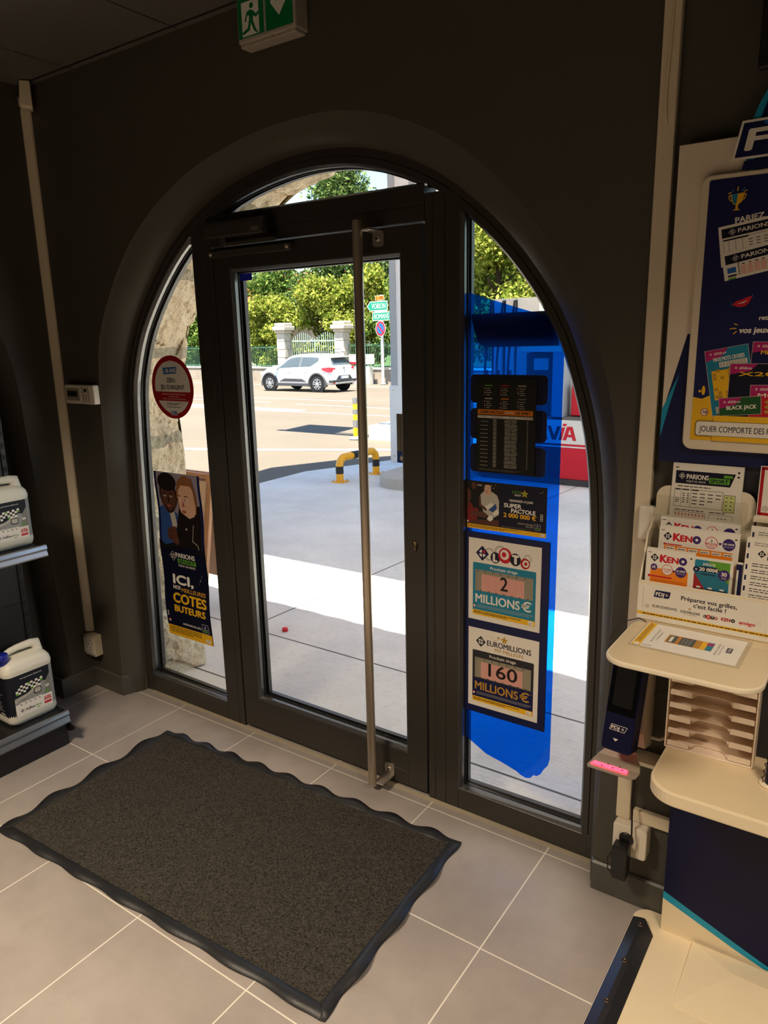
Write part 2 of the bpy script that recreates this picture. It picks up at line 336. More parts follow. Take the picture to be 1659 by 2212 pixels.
# ------------------------------------------------------------------ printed sheets
TXT = {}
def glyphs(body, res):
    k = (body, res)
    if k not in TXT:
        c = bpy.data.curves.new('t', 'FONT'); c.body = body; c.resolution_u = res
        o = bpy.data.objects.new('t', c); COL.objects.link(o)
        me = bpy.data.meshes.new_from_object(o.evaluated_get(bpy.context.evaluated_depsgraph_get()))
        TXT[k] = ([(v.co.x, v.co.y) for v in me.vertices], [list(p.vertices) for p in me.polygons])
        bpy.data.objects.remove(o); bpy.data.curves.remove(c); bpy.data.meshes.remove(me)
    return TXT[k]
class Sheet:
    """a printed sheet: shapes and lettering in flat design units, each layer a hair above the last"""
    def __init__(s, w, h, base=None, r=0, thick=.4, edge=None):
        s.w, s.h = w, h; s.items = []; s.z = 0; s.thick = thick; s.base = base; s.r = r; s.edge = edge
        if base is not None: s.poly(rrect(0, w, 0, h, r) if r else [(0, 0), (w, 0), (w, h), (0, h)], base)
    def raw(s, pts, faces, m):
        xs = [p[0] for p in pts]; ys = [p[1] for p in pts]; b = (min(xs), min(ys), max(xs), max(ys))
        z = 1 + max([it[3] for it in s.items if it[4][0] < b[2] and it[4][2] > b[0] and it[4][1] < b[3] and it[4][3] > b[1]] or [0])
        s.items.append((pts, faces, m, z, b))
    def poly(s, pts, m): s.raw(pts, [list(range(len(pts)))], m); return s
    def rect(s, x0, y0, x1, y1, m, r=0):
        return s.poly(rrect(x0, x1, y0, y1, r) if r else [(x0, y0), (x1, y0), (x1, y1), (x0, y1)], m)
    def rects(s, L, m):
        pts = []; fs = []
        for x0, y0, x1, y1 in L:
            o = len(pts); pts += [(x0, y0), (x1, y0), (x1, y1), (x0, y1)]; fs.append([o, o + 1, o + 2, o + 3])
        s.raw(pts, fs, m); return s
    def disc(s, cx, cy_, r, m, ry=None, n=28): return s.poly(ell(cx, cy_, r, ry, n), m)
    def stroke(s, pts, w, m):
        """open line of width w"""
        vs = []; fs = []
        for (ax, ay), (bx, by) in zip(pts, pts[1:]):
            d = math.hypot(bx - ax, by - ay) or 1e-9; nx, ny = -(by - ay) / d * w / 2, (bx - ax) / d * w / 2; o = len(vs)
            vs += [(ax + nx, ay + ny), (ax - nx, ay - ny), (bx - nx, by - ny), (bx + nx, by + ny)]; fs.append([o, o + 1, o + 2, o + 3])
        s.raw(vs, fs, m); return s
    def frame(s, x0, y0, x1, y1, w, m):
        return s.rects([(x0, y0, x1, y0 + w), (x0, y1 - w, x1, y1), (x0, y0, x0 + w, y1), (x1 - w, y0, x1, y1)], m)
    def text(s, body, x, y, size, m, align='L', width=None, bold=.0, shear=0.0, rot=0.0, res=3, mirror=False):
        """size = cap height in design units; width squeezes or widens the line to fit"""
        vs, fs = glyphs(body, res)
        if not vs: return s
        k = size / .71; x0 = min(p[0] for p in vs); x1 = max(p[0] for p in vs)
        kx = (width / (x1 - x0)) if width else k
        wd = (x1 - x0) * kx; ox = {'L': 0, 'C': -wd / 2, 'R': -wd}[align]
        out = []
        for a, b_ in vs:
            px, py = (a - x0) * kx + ox, b_ * k; px += py * shear
            if mirror: px = -px
            out.append((x + px * math.cos(rot) - py * math.sin(rot), y + px * math.sin(rot) + py * math.cos(rot)))
        s.raw(out, fs, m); z, bb = s.items[-1][3:]; e = bold * .8 * min(k, kx * 1.3)      # heavier weights: the same line struck again beside itself
        if bold:
            for j, (dx, dy) in enumerate(((-1, 0), (1, 0), (0, -.7), (0, .7))): s.items.append(([(x + dx * e, y + dy * e) for x, y in out], fs, m, z + .06 * (j + 1), bb))
        return s
    def lines(s, x, y, w, n, pitch, m, h=None, ragged=.25, seed=1):
        """rows of print too small to read"""
        rnd = random.Random(seed); L = []
        h = h or pitch * .45
        for i in range(n):
            ww = w * (1 - ragged * rnd.random()) if i == n - 1 or ragged > .3 else w; a = x; yy = y - i * pitch
            while a < x + ww:
                b_ = a + pitch * (.9 + 2.0 * rnd.random()); L.append((a, yy, min(b_, x + ww), yy + h)); a = b_ + pitch * .4
        return s.rects(L, m)
    def clover(s, cx, cy_, r, bgm, fgm, accent=None, rot=PI / 4, frame=None):
        """clover in a lozenge"""
        def q(R, rr): return [(cx + x * math.cos(rot) - y * math.sin(rot), cy_ + x * math.sin(rot) + y * math.cos(rot)) for x, y in rrect(-R, R, -R, R, rr)]
        if frame is not None: s.poly(q(r * .72, r * .14), frame); s.poly(q(r * .64, r * .11), bgm)
        elif bgm is not None: s.poly(q(r * .72, r * .14), bgm)
        for i in range(4):
            a = rot + i * PI / 2; c_, s_ = math.cos(a), math.sin(a); pet = []
            for t in range(15):
                u = t / 14 * 2 * PI; hx = r * .34 + r * .24 * math.cos(u) ; hy = r * .25 * math.sin(u)
                if math.cos(u) > .75: hx -= r * .09 * (math.cos(u) - .75) / .25 * 1.1
                if math.cos(u) < 0: hy *= 1 + .95 * math.cos(u)
                pet.append((cx + hx * c_ - hy * s_, cy_ + hx * s_ + hy * c_))
            s.poly(pet, accent if accent is not None and i == 0 else fgm)
        return s
    def build(s, name, origin, U, V, sx, sy=None, parent=None, eps=.00012, warp=None, mesh=None):
        sy = sy or sx; U = Vector(U).normalized(); V = Vector(V).normalized(); Nn = U.cross(V); O = Vector(origin); mb = mesh or MB()
        if s.base is not None:
            t = s.thick * .001; e = s.edge or s.base
            ps = rrect(0, s.w, 0, s.h, s.r) if s.r else [(0, 0), (s.w, 0), (s.w, s.h), (0, s.h)]
            if warp:
                nn = 24; vs = []; 
                for i in range(nn + 1):
                    for x in (0, s.w):
                        p = O + U * x * sx + V * s.h * i / nn * sy; vs.append(p + Nn * warp(x / s.w, i / nn))
                mb.add(vs, [[2 * i, 2 * i + 1, 2 * i + 3, 2 * i + 2] for i in range(nn)], s.base, True)
            else:
                a = [O + U * x * sx + V * y * sy for x, y in ps]; b_ = [p + Nn * t for p in a]; n = len(ps)
                mb.add(a + b_, [list(range(n))[::-1]] + [[i, (i + 1) % n, n + (i + 1) % n, n + i] for i in range(n)], e)
                O = O + Nn * t
        for pts, fs, m, z, bb in s.items:
            if warp and pts is s.items[0][0] and s.base is not None: continue
            if warp:
                bm = bmesh.new(); vv = [bm.verts.new((x, y, 0)) for x, y in pts]
                for f in fs:
                    try: bm.faces.new([vv[i] for i in f])
                    except ValueError: pass
                for k in range(1, 24):
                    bmesh.ops.bisect_plane(bm, geom=bm.verts[:] + bm.edges[:] + bm.faces[:], plane_co=(0, s.h * k / 24, 0), plane_no=(0, 1, 0))
                bm.verts.index_update(); pts = [(v.co.x, v.co.y) for v in bm.verts]; fs = [[v.index for v in f.verts] for f in bm.faces]; bm.free()
                def lw(yy):
                    i = min(23, max(0, int(yy / s.h * 24))); a = i / 24; return warp(0, a) + (warp(0, a + 1 / 24) - warp(0, a)) * (yy / s.h - a) * 24
                mb.add([O + U * x * sx + V * y * sy + Nn * (eps * 2 * z + lw(y)) for x, y in pts], fs, m)
            else:
                mb.add([O + U * x * sx + V * y * sy + Nn * eps * z for x, y in pts], fs, m)
        if mesh: return mb
        return mb.build(name, parent, normals=False)
# ------------------------------------------------------------------ the doorway arch (old wall, a little uneven)
def resample(pts, n):
    P = [np.array(p, float) for p in pts]; out = []
    P = [2 * P[0] - P[1]] + P + [2 * P[-1] - P[-2]]
    for i in range(1, len(P) - 2):
        for t in np.linspace(0, 1, 12, endpoint=False):
            a, b_, c, d = P[i - 1], P[i], P[i + 1], P[i + 2]
            out.append(.5 * (2 * b_ + (c - a) * t + (2 * a - 5 * b_ + 4 * c - d) * t * t + (3 * b_ - a - 3 * c + d) * t ** 3))
    out.append(P[-2]); out = np.array(out); s = np.concatenate([[0], np.cumsum(np.linalg.norm(np.diff(out, axis=0), axis=1))])
    q = np.linspace(0, s[-1], n); return np.stack([np.interp(q, s, out[:, 0]), np.interp(q, s, out[:, 1])], 1)
NA = 97
EDGE = resample([(-.345, 0), (-.338, .146), (-.31, .65), (-.281, 1.142), (-.257, 1.547), (-.189, 1.757), (.036, 2.04), (.346, 2.228), (.672, 2.316), (.939, 2.339), (1.103, 2.329),
                 (1.255, 2.292), (1.442, 2.21), (1.601, 2.093), (1.725, 1.963), (1.833, 1.804), (1.915, 1.637), (1.968, 1.446), (1.99, 1.261), (1.994, 1.068), (1.99, .6), (1.975, 0)], NA)
JAMB = resample([(-.292, 0), (-.289, .12), (-.272, .55), (-.256, .912), (-.233, 1.339), (-.2, 1.542), (-.087, 1.773), (.154, 2.03), (.433, 2.185), (.738, 2.256), (1.009, 2.259),
                 (1.232, 2.204), (1.435, 2.1), (1.638, 1.921), (1.79, 1.712), (1.873, 1.496), (1.916, 1.302), (1.936, 1.03), (1.944, .6), (1.947, 0)], NA)
def inset(P, d):
    T = np.gradient(P, axis=0); T /= np.linalg.norm(T, axis=1)[:, None]; return P + np.stack([T[:, 1], -T[:, 0]], 1) * d
YW, YF, YG, YO = -.055, .05, .085, .125       # plaster face, frame face, inner glass face, outer frame face
H_C = 2.70
XL, XR, YB = -.555, 4.6, -6.0

mb = MB(); mb.box(XL - .3, XR, YB, .10, -.12, 0, MATS['floor_tile']); floor = struct(mb.build('floor'))
mb = MB(); mb.box(XL - .3, XR + .1, YB - .1, .1, H_C, H_C + .08, MATS['ceiling_panel']); struct(mb.build('ceiling'))
mb = MB(); PL = MATS['plaster']
def wall_with_arch(mb, E, J, a0, a1, P, ys, top):
    """flat wall face with an arched hole and a rounded reveal. P(a, y, z) -> xyz; ys = face depth, reveal depth"""
    k = int(np.argmax(E[:, 1])); zt = E[k, 1]; d0, d1 = ys
    for lo, hi, xa in ((0, k, a0), (k, len(E) - 1, a1)):
        for i in range(lo, hi):
            (xa_, za), (xb_, zb) = E[i], E[i + 1]
            mb.add([P(xa, d0, za), P(xa_, d0, za), P(xb_, d0, zb), P(xa, d0, zb)], [[0, 1, 2, 3]], PL)
    mb.add([P(a0, d0, zt), P(a1, d0, zt), P(a1, d0, top), P(a0, d0, top)], [[0, 1, 2, 3]], PL)
    rings = []
    for t, dep in ((0, 0), (.08, .006), (.25, .014), (.5, .028), (.75, .048), (.92, .066), (1, .085), (1, 1)):
        Q = E + (J - E) * t; rings.append([P(x, d0 + (d1 - d0) * (dep if dep == 1 else dep / (d1 - d0) * 1.0), z) for x, z in Q])
    mb.loft(rings, PL, closed=False)
wall_with_arch(mb, EDGE, JAMB, XL - .3, XR, lambda a, y, z: (a, y, z), (YW, YF + .03), H_C)
struct(mb.build('wall_front', normals=False))

# left wall with a matching arched opening, blocked by dark glazing behind the shelf
mb = MB()
mirr = lambda a, y, z: (XL - (y - YW), -.24 - .281 - a + .0, z)
wall_with_arch(mb, EDGE, JAMB, -.466, 5.3, mirr, (YW, YF + .03), H_C)
struct(mb.build('wall_left', normals=False))
mb = MB(); mb.box(XL - .3, XR, YB - .1, YB, 0, H_C, PL); struct(mb.build('wall_back'))
mb = MB(); mb.box(XR, XR + .1, YB, .1, 0, H_C, PL); struct(mb.build('wall_right'))
BASE = mat('baseboard_paint', (80, 78, 72), .4, 0, .5, .05, 8)
def base_poly(name, pts, z=.098, t=.012):
    """skirting along a plan polyline; pts on the wall, room on the right-hand side"""
    mb = MB(); P = [Vector((*p, 0)) for p in pts]; off = []
    for i, p in enumerate(P):
        d = [(P[j + 1] - P[j]).normalized() for j in (i - 1, i) if 0 <= j < len(P) - 1]; nn = [Vector((q.y, -q.x, 0)) for q in d]
        s = sum(nn, Vector()); s = s / (s.dot(nn[0])); off.append(p + s * t)
    rings = [[(p.x, p.y, 0), (o.x, o.y, 0), (o.x, o.y, z - .006), ((o.x * .5 + p.x * .5), (o.y + p.y) / 2, z), (p.x, p.y, z)] for p, o in zip(P, off)]
    mb.loft(rings, BASE, True, True, smooth=False); return struct(mb.build(name))
base_poly('baseboard_left', [(XL - .1, -.232), (XL, -.232), (XL, YW), (-.338, YW), (-.300, YF)])
base_poly('baseboard_right', [(1.955, YF), (1.985, YW), (XR, YW)])

# ------------------------------------------------------------------ aluminium door set
def arch_between(P, x0, x1):
    pts = []
    for (xa, za), (xb, zb) in zip(P[:-1], P[1:]):
        for xc in (x0, x1):
            if (xa - xc) * (xb - xc) < 0: t = (xc - xa) / (xb - xa); pts.append((xa + (xb - xa) * t, za + (zb - za) * t))
        if x0 <= xb <= x1: pts.append((xb, zb))
    pts.sort(key=lambda p: 0); return pts
OUTER, INNER = inset(JAMB, -.012), inset(JAMB, .045)
mb = MB()
rings = []
for P, y in ((OUTER, YF), (inset(JAMB, .022), YF), (inset(JAMB, .024), YF + .003), (inset(JAMB, .026), YF), (INNER, YF), (INNER, YO), (OUTER, YO), (OUTER, YF)):
    rings.append([(x, y, z) for x, z in P])
mb.loft(rings, FRAME, closed=False, smooth=False)
XA, XB, XC, XD = .270, .380, 1.318, 1.447      # left mullion, leaf, right mullion
def post(mb, x0, x1, z0, z1, seams=()):
    e = [x0] + [s for s in seams] + [x1]
    for a, b_ in zip(e[:-1], e[1:]): mb.box(a + .0006, b_ - .0006, YF + .0012, YO - .001, z0, z1, FRAME, .0015, 1)
    mb.box(x0 + .002, x1 - .002, YF + .005, YO - .005, z0, z1 - .03, GAP)
post(mb, XA, XB - .004, 0, 2.10, (.342,)); post(mb, XC + .006, XD, 0, 2.085, (1.352, 1.395))
for z0, z1 in ((2.006, 2.052), (2.053, 2.108)): mb.box(XB - .003, XC + .005, YF + .0009, YO - .0009, z0, z1, FRAME, .0015, 1)
mb.box(-.285, XA, YF + .0006, YO - .0006, 0, .085, FRAME, .0015, 1); mb.box(XD, 1.94, YF + .0006, YO - .0006, 0, .085, FRAME, .0015, 1)
mb.box(XB - .005, XC + .006, YF + .03, YO - .005, 0, .02, GAP)
fr = struct(mb.build('trim_1'))
mb = MB(); mb.box(-.25, 1.94, .034, .05, .0, .004, mat('threshold_strip', (176, 164, 142), .5)); struct(mb.build('trim_2'))
GLASS = MATS['window_glass']
def window(n, contour, name_kids=True):
    """fixed light: pane, black gasket, sloped bead. contour = (x, z) counter-clockwise seen from inside"""
    mb = MB(); mb.prism(contour, YG, YG + .02, GLASS); w = struct(mb.build('window_%d' % n))
    C_ = np.array(contour); nx = np.roll(C_, -1, 0) - np.roll(C_, 1, 0); nx /= np.linalg.norm(nx, axis=1)[:, None]
    ins = np.stack([-nx[:, 1], nx[:, 0]], 1)
    b = MB()
    def ring(d, y): return [(x, y, z) for x, z in C_ + ins * d]
    b.loft([ring(-.004, YF + .002), ring(.002, YF + .002), ring(.010, YF + .014), ring(.010, YG - .004), ring(-.004, YG - .004)], BEAD, smooth=False)
    b.build('glazing_bead', w)
    g = MB(); g.loft([ring(.004, YG - .004), ring(.0135, YG - .003), ring(.0135, YG + .0), ring(-.004, YG + .0)], GAP, smooth=False); g.build('gasket', w)
    g = MB(); g.loft([ring(-.004, YG + .02), ring(.012, YG + .02), ring(.012, YO - .002), ring(-.004, YO - .002)], FRAME, smooth=False); g.build('outer_bead', w)
    return w
def clip_contour(x0, x1, zb):
    P = [tuple(p) for p in INNER]; top = []
    for (xa, za), (xb, zb_) in zip(P[:-1], P[1:]):
        for xc in (x0, x1):
            if (xa - xc) * (xb - xc) < 0: t = (xc - xa) / (xb - xa); top.append((xc, za + (zb_ - za) * t))
        if x0 < xb < x1: top.append((xb, zb_))
    return top, P
# left light
L_ = [(x, z) for x, z in INNER[:NA // 2] if x < XA and z > .085]; 
def at_z(P, z):
    for (xa, za), (xb, zb) in zip(P[:-1], P[1:]):
        if (za - z) * (zb - z) <= 0 and za != zb: return xa + (xb - xa) * (z - za) / (zb - za)
def at_x(P, x):
    for (xa, za), (xb, zb) in zip(P[:-1], P[1:]):
        if (xa - x) * (xb - x) <= 0 and xa != xb: return za + (zb - za) * (x - xa) / (xb - xa)
IL, IR = INNER[:NA // 2 + 4], INNER[NA // 2 - 4:][::-1]
left = [(at_z(IL, .085), .085), (XA, .085), (XA, at_x(INNER, XA))] + L_[::-1]
window(1, left)
R_ = [(x, z) for x, z in INNER if x > XD and z > .085]
right = [(XD, .085), (at_z(IR, .085), .085)] + R_[::-1] + [(XD, at_x(INNER, XD))]
window(2, right)
zt = 2.108; INT = INNER
tl = at_z(INNER[:NA // 2], zt); trx = XC + .006
T_ = [(x, z) for x, z in INNER if z > zt and x < trx and x > tl]
window(3, [(tl, zt), (trx, zt), (trx, at_x(INNER, trx))] + T_[::-1])

# door leaf
D0, D1 = XB + .005, XC - .001; G0, G1, GZ0, GZ1 = D0 + .082, D1 - .082, .155, 1.922
mb = MB()
mb.box(D0, G0, YF, YO, .016, 2.0, FRAME, .0015, 1); mb.box(G1, D1, YF, YO, .016, 2.0, FRAME, .0015, 1)
mb.box(G0, G1, YF, YO, .016, .075, FRAME, .0015, 1); mb.box(G0, G1, YF, YO, .076, GZ0, FRAME, .0015, 1); mb.box(G0, G1, YF, YO, GZ1, 2.0, FRAME, .0015, 1)
door = struct(mb.build('door_1'))
C_ = [(G0, GZ0), (G1, GZ0), (G1, GZ1), (G0, GZ1)]
mb = MB(); mb.prism(C_, YG, YG + .02, GLASS); mb.build('pane', door)
def rr(d, y): return [(G0 + d, y, GZ0 + d), (G1 - d, y, GZ0 + d), (G1 - d, y, GZ1 - d), (G0 + d, y, GZ1 - d)]
mb = MB(); mb.loft([rr(-.003, YF + .001), rr(.003, YF + .001), rr(.012, YF + .013), rr(.012, YG - .004), rr(-.003, YG - .004)], BEAD, smooth=False); mb.build('glazing_bead', door)
mb = MB(); mb.loft([rr(.004, YG - .004), rr(.017, YG - .003), rr(.017, YG), rr(-.003, YG)], GAP, smooth=False); mb.build('gasket', door)
mb = MB(); mb.loft([rr(-.003, YG + .02), rr(.015, YG + .02), rr(.015, YO - .002), rr(-.003, YO - .002)], FRAME, smooth=False); mb.build('outer_bead', door)
SATIN = mat('satin_steel', (168, 160, 150), .38, .65, .5, .05, 20)
# long bar handle on two angle brackets
mb = MB(); hx, hy = 1.128, -.032
mb.tube([(hx, hy, .034), (hx, hy, .036), (hx, hy, 2.016), (hx, hy, 2.018)], [.0145, .016, .016, .0145], STEEL, 24)
hb = mb.build('door_handle', door)
for z in (.052, 1.978):
    k = 1 if z < 1 else -1
    mb = MB(); zc = z - .012 * k
    mb.box(hx + .004, hx + .046, hy + .0, YF - .004, zc - .003, zc + .003, SATIN, .0012, 1)
    mb.prism(rrect(hx + .004, hx + .046, zc - .046 if k < 0 else zc - .003, zc + .003 if k < 0 else zc + .046, .010), YF - .006, YF, SATIN)
    b_ = mb.build('bracket', hb)
    zs = zc + (.026 if k > 0 else -.006); zs = zc + .024 if k > 0 else zc - .022
    mb = MB(); mb.lathe([(.0002, -.0125), (.006, -.0125), (.009, -.010), (.010, -.006)], STEEL, (hx + .025, YF, zs), 14, 1); mb.lathe([(.0002, -.0128), (.004, -.0128)], GAP, (hx + .025, YF, zs), 6, 1); mb.build('screw', b_)
mb = MB(); mb.lathe([(.0002, -.012), (.007, -.012), (.009, -.008), (.009, 0)], mat('brass_cylinder', (150, 130, 90), .35, .9), (1.28, YF, .972), 14, 1); mb.box(1.275, 1.285, YF - .01, YF, .945, .966, mat('lock_steel', (120, 112, 100), .35, .9), .003); mb.box(1.279, 1.281, YF - .0135, YF - .011, .966, .978, GAP); mb.build('lock_cylinder', door)

# ------------------------------------------------------------------ rough stone arch outside and the house front
STONE_IN = inset(JAMB, -.03)
STONE_OUT = resample([(-.31, -.05), (-.318, .6), (-.309, 1.094), (-.300, 1.233), (-.312, 1.34), (-.244, 1.525), (-.185, 1.738), (-.10, 1.86), (.10, 2.02), (.318, 2.128), (.40, 2.165), (.47, 2.21), (.612, 2.248), (.75, 2.29),
                      (.95, 2.332), (1.2, 2.305), (1.45, 2.21), (1.7, 2.04), (1.86, 1.8), (1.96, 1.5), (1.99, 1.2), (2.0, .6), (2.0, -.05)], NA)
NV, NU = 620, 34
si, so = resample(STONE_IN[::4], NV), resample(STONE_OUT[::2], NV)
vs = []; fs = []; uvs = []
arc = np.concatenate([[0], np.cumsum(np.linalg.norm(np.diff(so, axis=0), axis=1))])
from mathutils import noise as MN
for i in range(NV):
    T = so[min(i + 1, NV - 1)] - so[max(i - 1, 0)]; T = T / np.linalg.norm(T); nrm = np.array([T[1], -T[0]])
    for j in range(NU):
        u = j / (NU - 1); p = si[i] + (so[i] - si[i]) * min(1, u * 1.15); y = .127 + u * .285
        q = Vector((p[0] * 9, y * 9, p[1] * 9)); h = MN.fractal(q, .9, 2, 5) * .016 + MN.fractal(q * 3.1, .8, 2, 3) * .006
        wv = arc[i] + .10 * MN.noise(Vector((p[0] * 5, y * 5, p[1] * 5))); blk = wv * 2.35; fm = blk % 1
        rb = MN.cell(Vector((math.floor(blk) * 3.7, 1.3, .2))) - .5
        if fm < .13: h = h * .4 - .016
        else:
            c = (fm - .13) / .87; h += .014 * (1 - abs(2 * c - 1) ** 5) + .012 * rb
        h *= min(1, u * 4 + .1)
        if u > .86: h -= (u - .86) ** 2 * .5 * (1 + MN.noise(q * .8))
        pp = p + nrm * (h + .018 * u); vs.append((pp[0], y + (MN.noise(q * .5) * .03 + .03 * rb) * max(0, u - .3), pp[1])); uvs.append((u, arc[i]))
for i in range(NV - 1):
    for j in range(NU - 1): a = i * NU + j; fs.append([a, a + 1, a + NU + 1, a + NU])
# front face of the house above and beside the arch
mbs = MB(); mbs.add(vs, fs, MATS['limestone'], False)
o = mbs.build('wall_outside', normals=False)
nb = len(vs); me = o.data; uvl = me.uv_layers.new(name='arc')
for lp in me.loops: uvl.data[lp.index].uv = uvs[lp.vertex_index]
mb = MB(); k = int(np.argmax(so[:, 1]))
for lo, hi, xa in ((0, k, -7.0), (k, NV - 1, 7.0)):
    for i in range(lo, hi, 6):
        j = min(hi, i + 6); mb.add([(xa, .40, so[i][1]), (so[i][0], .40, so[i][1]), (so[j][0], .40, so[j][1]), (xa, .40, so[j][1])], [[0, 1, 2, 3]], mat('limestone_front', (206, 186, 150), .95, 0, .2, .15, 8, .8, 30))
mb.add([(-7, .40, so[k][1]), (7, .40, so[k][1]), (7, .40, 2.9), (-7, .40, 2.9)], [[0, 1, 2, 3]], MATS['limestone_front'])
mb.box(-7, 7, .16, .39, 2.78, 2.9, MATS['limestone_front'])
mb.box(-7, XL - .35, -.3, .39, -.05, 2.9, MATS['limestone_front']); mb.box(XR + .15, 7, -.3, .39, -.05, 2.9, MATS['limestone_front'])
struct(mb.build('wall_outside_front', normals=False))
# tiled roof; its eave throws the wavy shadow edge on the slab
mb = MB(); TILE = mat('roof_tile', (168, 96, 66), .85, 0, .2, .3, 6)
r0 = []; r1 = []; r2_ = []
for i in range(561):
    x = -7 + i * .025; w = .035 * abs(math.sin(PI * (x % .24) / .24)); r0.append((x, .485, 2.86 + w)); r1.append((x, -7, 5.0 + w)); r2_.append((x, .485, 2.83 + w * .6))
mb.loft([r2_, r0, r1], TILE, closed=False, smooth=False); mb.box(-7, 7, -7.2, -6.2, 2.72, 4.9, PL)
struct(mb.build('roof_outside'))
# ================================================================== outside
def gz(y): return -.02 - .024 * (y - .4)
def sloped(name, poly, m, dz=0.0):
    mb = MB(); top = [(x, y, gz(y) + dz) for x, y in poly]; n = len(top)
    mb.add(top + [(x, y, z - .25) for x, y, z in top], [list(range(n)), list(range(2 * n - 1, n - 1, -1))] + [[i, (i + 1) % n, n + (i + 1) % n, n + i] for i in range(n)], m)
    return struct(mb.build(name))
sloped('asphalt_road', [(-90, .3), (40, .3), (40, 75), (-90, 75)], MATS['asphalt'], -.012)
sloped('forecourt_slab', [(-3.6, .1), (14, .1), (14, 13.5), (-1.2, 11.0), (-3.5, 7.6), (-4.05, 5.6), (-3.9, 4.3)], MATS['concrete_slab'])
# paint on the road
PAINT = mat('road_paint', (206, 200, 184), .8, 0, .2, .2, 5)
mb = MB()
def strip(a, b_, w):
    d = Vector((b_[0] - a[0], b_[1] - a[1])).normalized(); n = Vector((-d.y, d.x)) * w / 2
    mb.add([(p[0] + s * n.x, p[1] + s * n.y, gz(p[1] + s * n.y) - .008) for p, s in ((a, -1), (a, 1), (b_, 1), (b_, -1))], [[0, 1, 2, 3]], PAINT)
strip((-24, 13.7), (-11.2, 13.75), .55); strip((-22, 12.75), (2, 14.0), .12); strip((-13, 15.6), (2, 15.5), .14); strip((-26, 15.65), (-14.3, 15.75), .12)
strip((-20, 17.2), (-12.2, 17.6), .10); strip((-9, 18.5), (-4, 18.6), .12); strip((-30, 25.6), (10, 26.0), .12)
tag(mb.build('road_marking', normals=False), 'white painted lines across the sunlit road beyond the forecourt', 'road marking')
mb = MB(); mb.add([(-12, 4.05, gz(4.05) - .007), (-6.38, 6.75, gz(6.75) - .007), (-4.3, 8.0, gz(8) - .007), (2.5, 11.9, gz(11.9) - .007), (2.4, 12.15, gz(12.15) - .007), (-4.4, 8.25, gz(8.25) - .007), (-6.48, 6.98, gz(6.98) - .007), (-12.1, 4.25, gz(4.25) - .007)], [[0, 1, 6, 7], [1, 2, 5, 6], [2, 3, 4, 5]], PAINT)
tag(mb.build('forecourt_line', normals=False), 'long white line on the gravelly asphalt just past the concrete slab', 'road marking')

# canopy over the pumps: seen only through its shade on the slab
mb = MB(); H_ = 4.3
def sh(x, y, h=H_): return (x + .08 * (h - gz(y)), y - .30 * (h - gz(y)))
cp = [sh(-1.6, 2.16), sh(4.8, 2.30), sh(4.8, 10), sh(-.8, 9.6), sh(-3.85, 7.5), sh(-4.35, 6.6), sh(-4.7, 5.5), sh(-4.6, 5.0), sh(-4.3, 4.0), sh(-4.0, 2.1)]
mb.prism(cp, H_, H_ + .5, mat('canopy_white', (226, 226, 222), .5, 0, .4, .03), axis=2)
tag(mb.build('pump_canopy'), 'flat white canopy roof standing over the fuel pumps', 'canopy')

# square canopy column on a rounded concrete island
CONC = mat('kerb_concrete', (176, 172, 162), .85, 0, .3, .12, 9, .4, 60)
CW = mat('column_cladding', (214, 218, 220), .4, 0, .5, .02, 8); CG = mat('column_grey', (150, 158, 164), .45, 0, .5, .04, 8)
mb = MB(); zi = gz(5.6); pts = rrect(-2.62, -1.84, 5.12, 7.6, .36, 8); mb.prism(pts, zi - .2, zi + .15, CONC, axis=2, bev=.02)
o = mb.build('pump_island'); tag(o, 'raised concrete island with a rounded end under column and pumps', 'pump island')
col = thing('canopy_column', 'white clad column with grey edge standing on the concrete island', 'column', (-2.6, 6.3, zi + .15))
mb = MB(); z0 = zi + .15; z1 = H_
mb.box(-2.90, -2.28, 6.10, 6.60, z0 + 1.02, z1, CW); mb.build('shaft', col)
mb = MB(); mb.box(-2.912, -2.82, 6.085, 6.10, z0 + 1.02, z1, CG); mb.box(-2.60, -2.53, 6.085, 6.10, z0 + 1.02, z1, CG); mb.build('grey_strip', col)
mb = MB(); mb.box(-2.93, -2.25, 6.07, 6.63, z0, z0 + 1.02, CW, .006); pl = mb.build('base_cladding', col)
for zz in (.09, .96):
    mb = MB(); mb.lathe([(.0005, -.006), (.009, -.006), (.011, 0)], STEEL, (-2.87, 6.07, z0 + zz), 10, 1); mb.build('screw', pl)
mb = MB(); mb.box(-2.70, -2.69, 6.064, 6.071, z0, z0 + 1.0, CG); mb.build('joint', pl)

# yellow hoop barrier
YELP = mat('yellow_paint', (242, 172, 22), .35, 0, .5, .05, 12); BLKP = mat('black_band', (34, 34, 36), .5, 0, .4, .1, 10)
hp = thing('hoop_barrier', 'low yellow steel hoop with black bands guarding the island end', 'barrier', (-3.1, 5.55, gz(5.55)))
ax, ay, bx, by = -3.115, 5.19, -3.09, 5.95; zt_ = gz(5.5) + .315; r = .048
path = [(ax, ay, gz(ay) + .012), (ax, ay, zt_ - .11)]
for i in range(1, 8): a = i / 8 * PI / 2; path.append((ax, ay + .11 * (1 - math.cos(a)), zt_ - .11 + .11 * math.sin(a)))
for i in range(8): a = i / 7 * PI / 2; path.append((bx, by - .11 + .11 * math.sin(a), zt_ - .11 + .11 * math.cos(a)))
path.append((bx, by, gz(by) + .012))
mb = MB(); mb.tube(path, r, YELP, 18); mb.build('tube', hp)
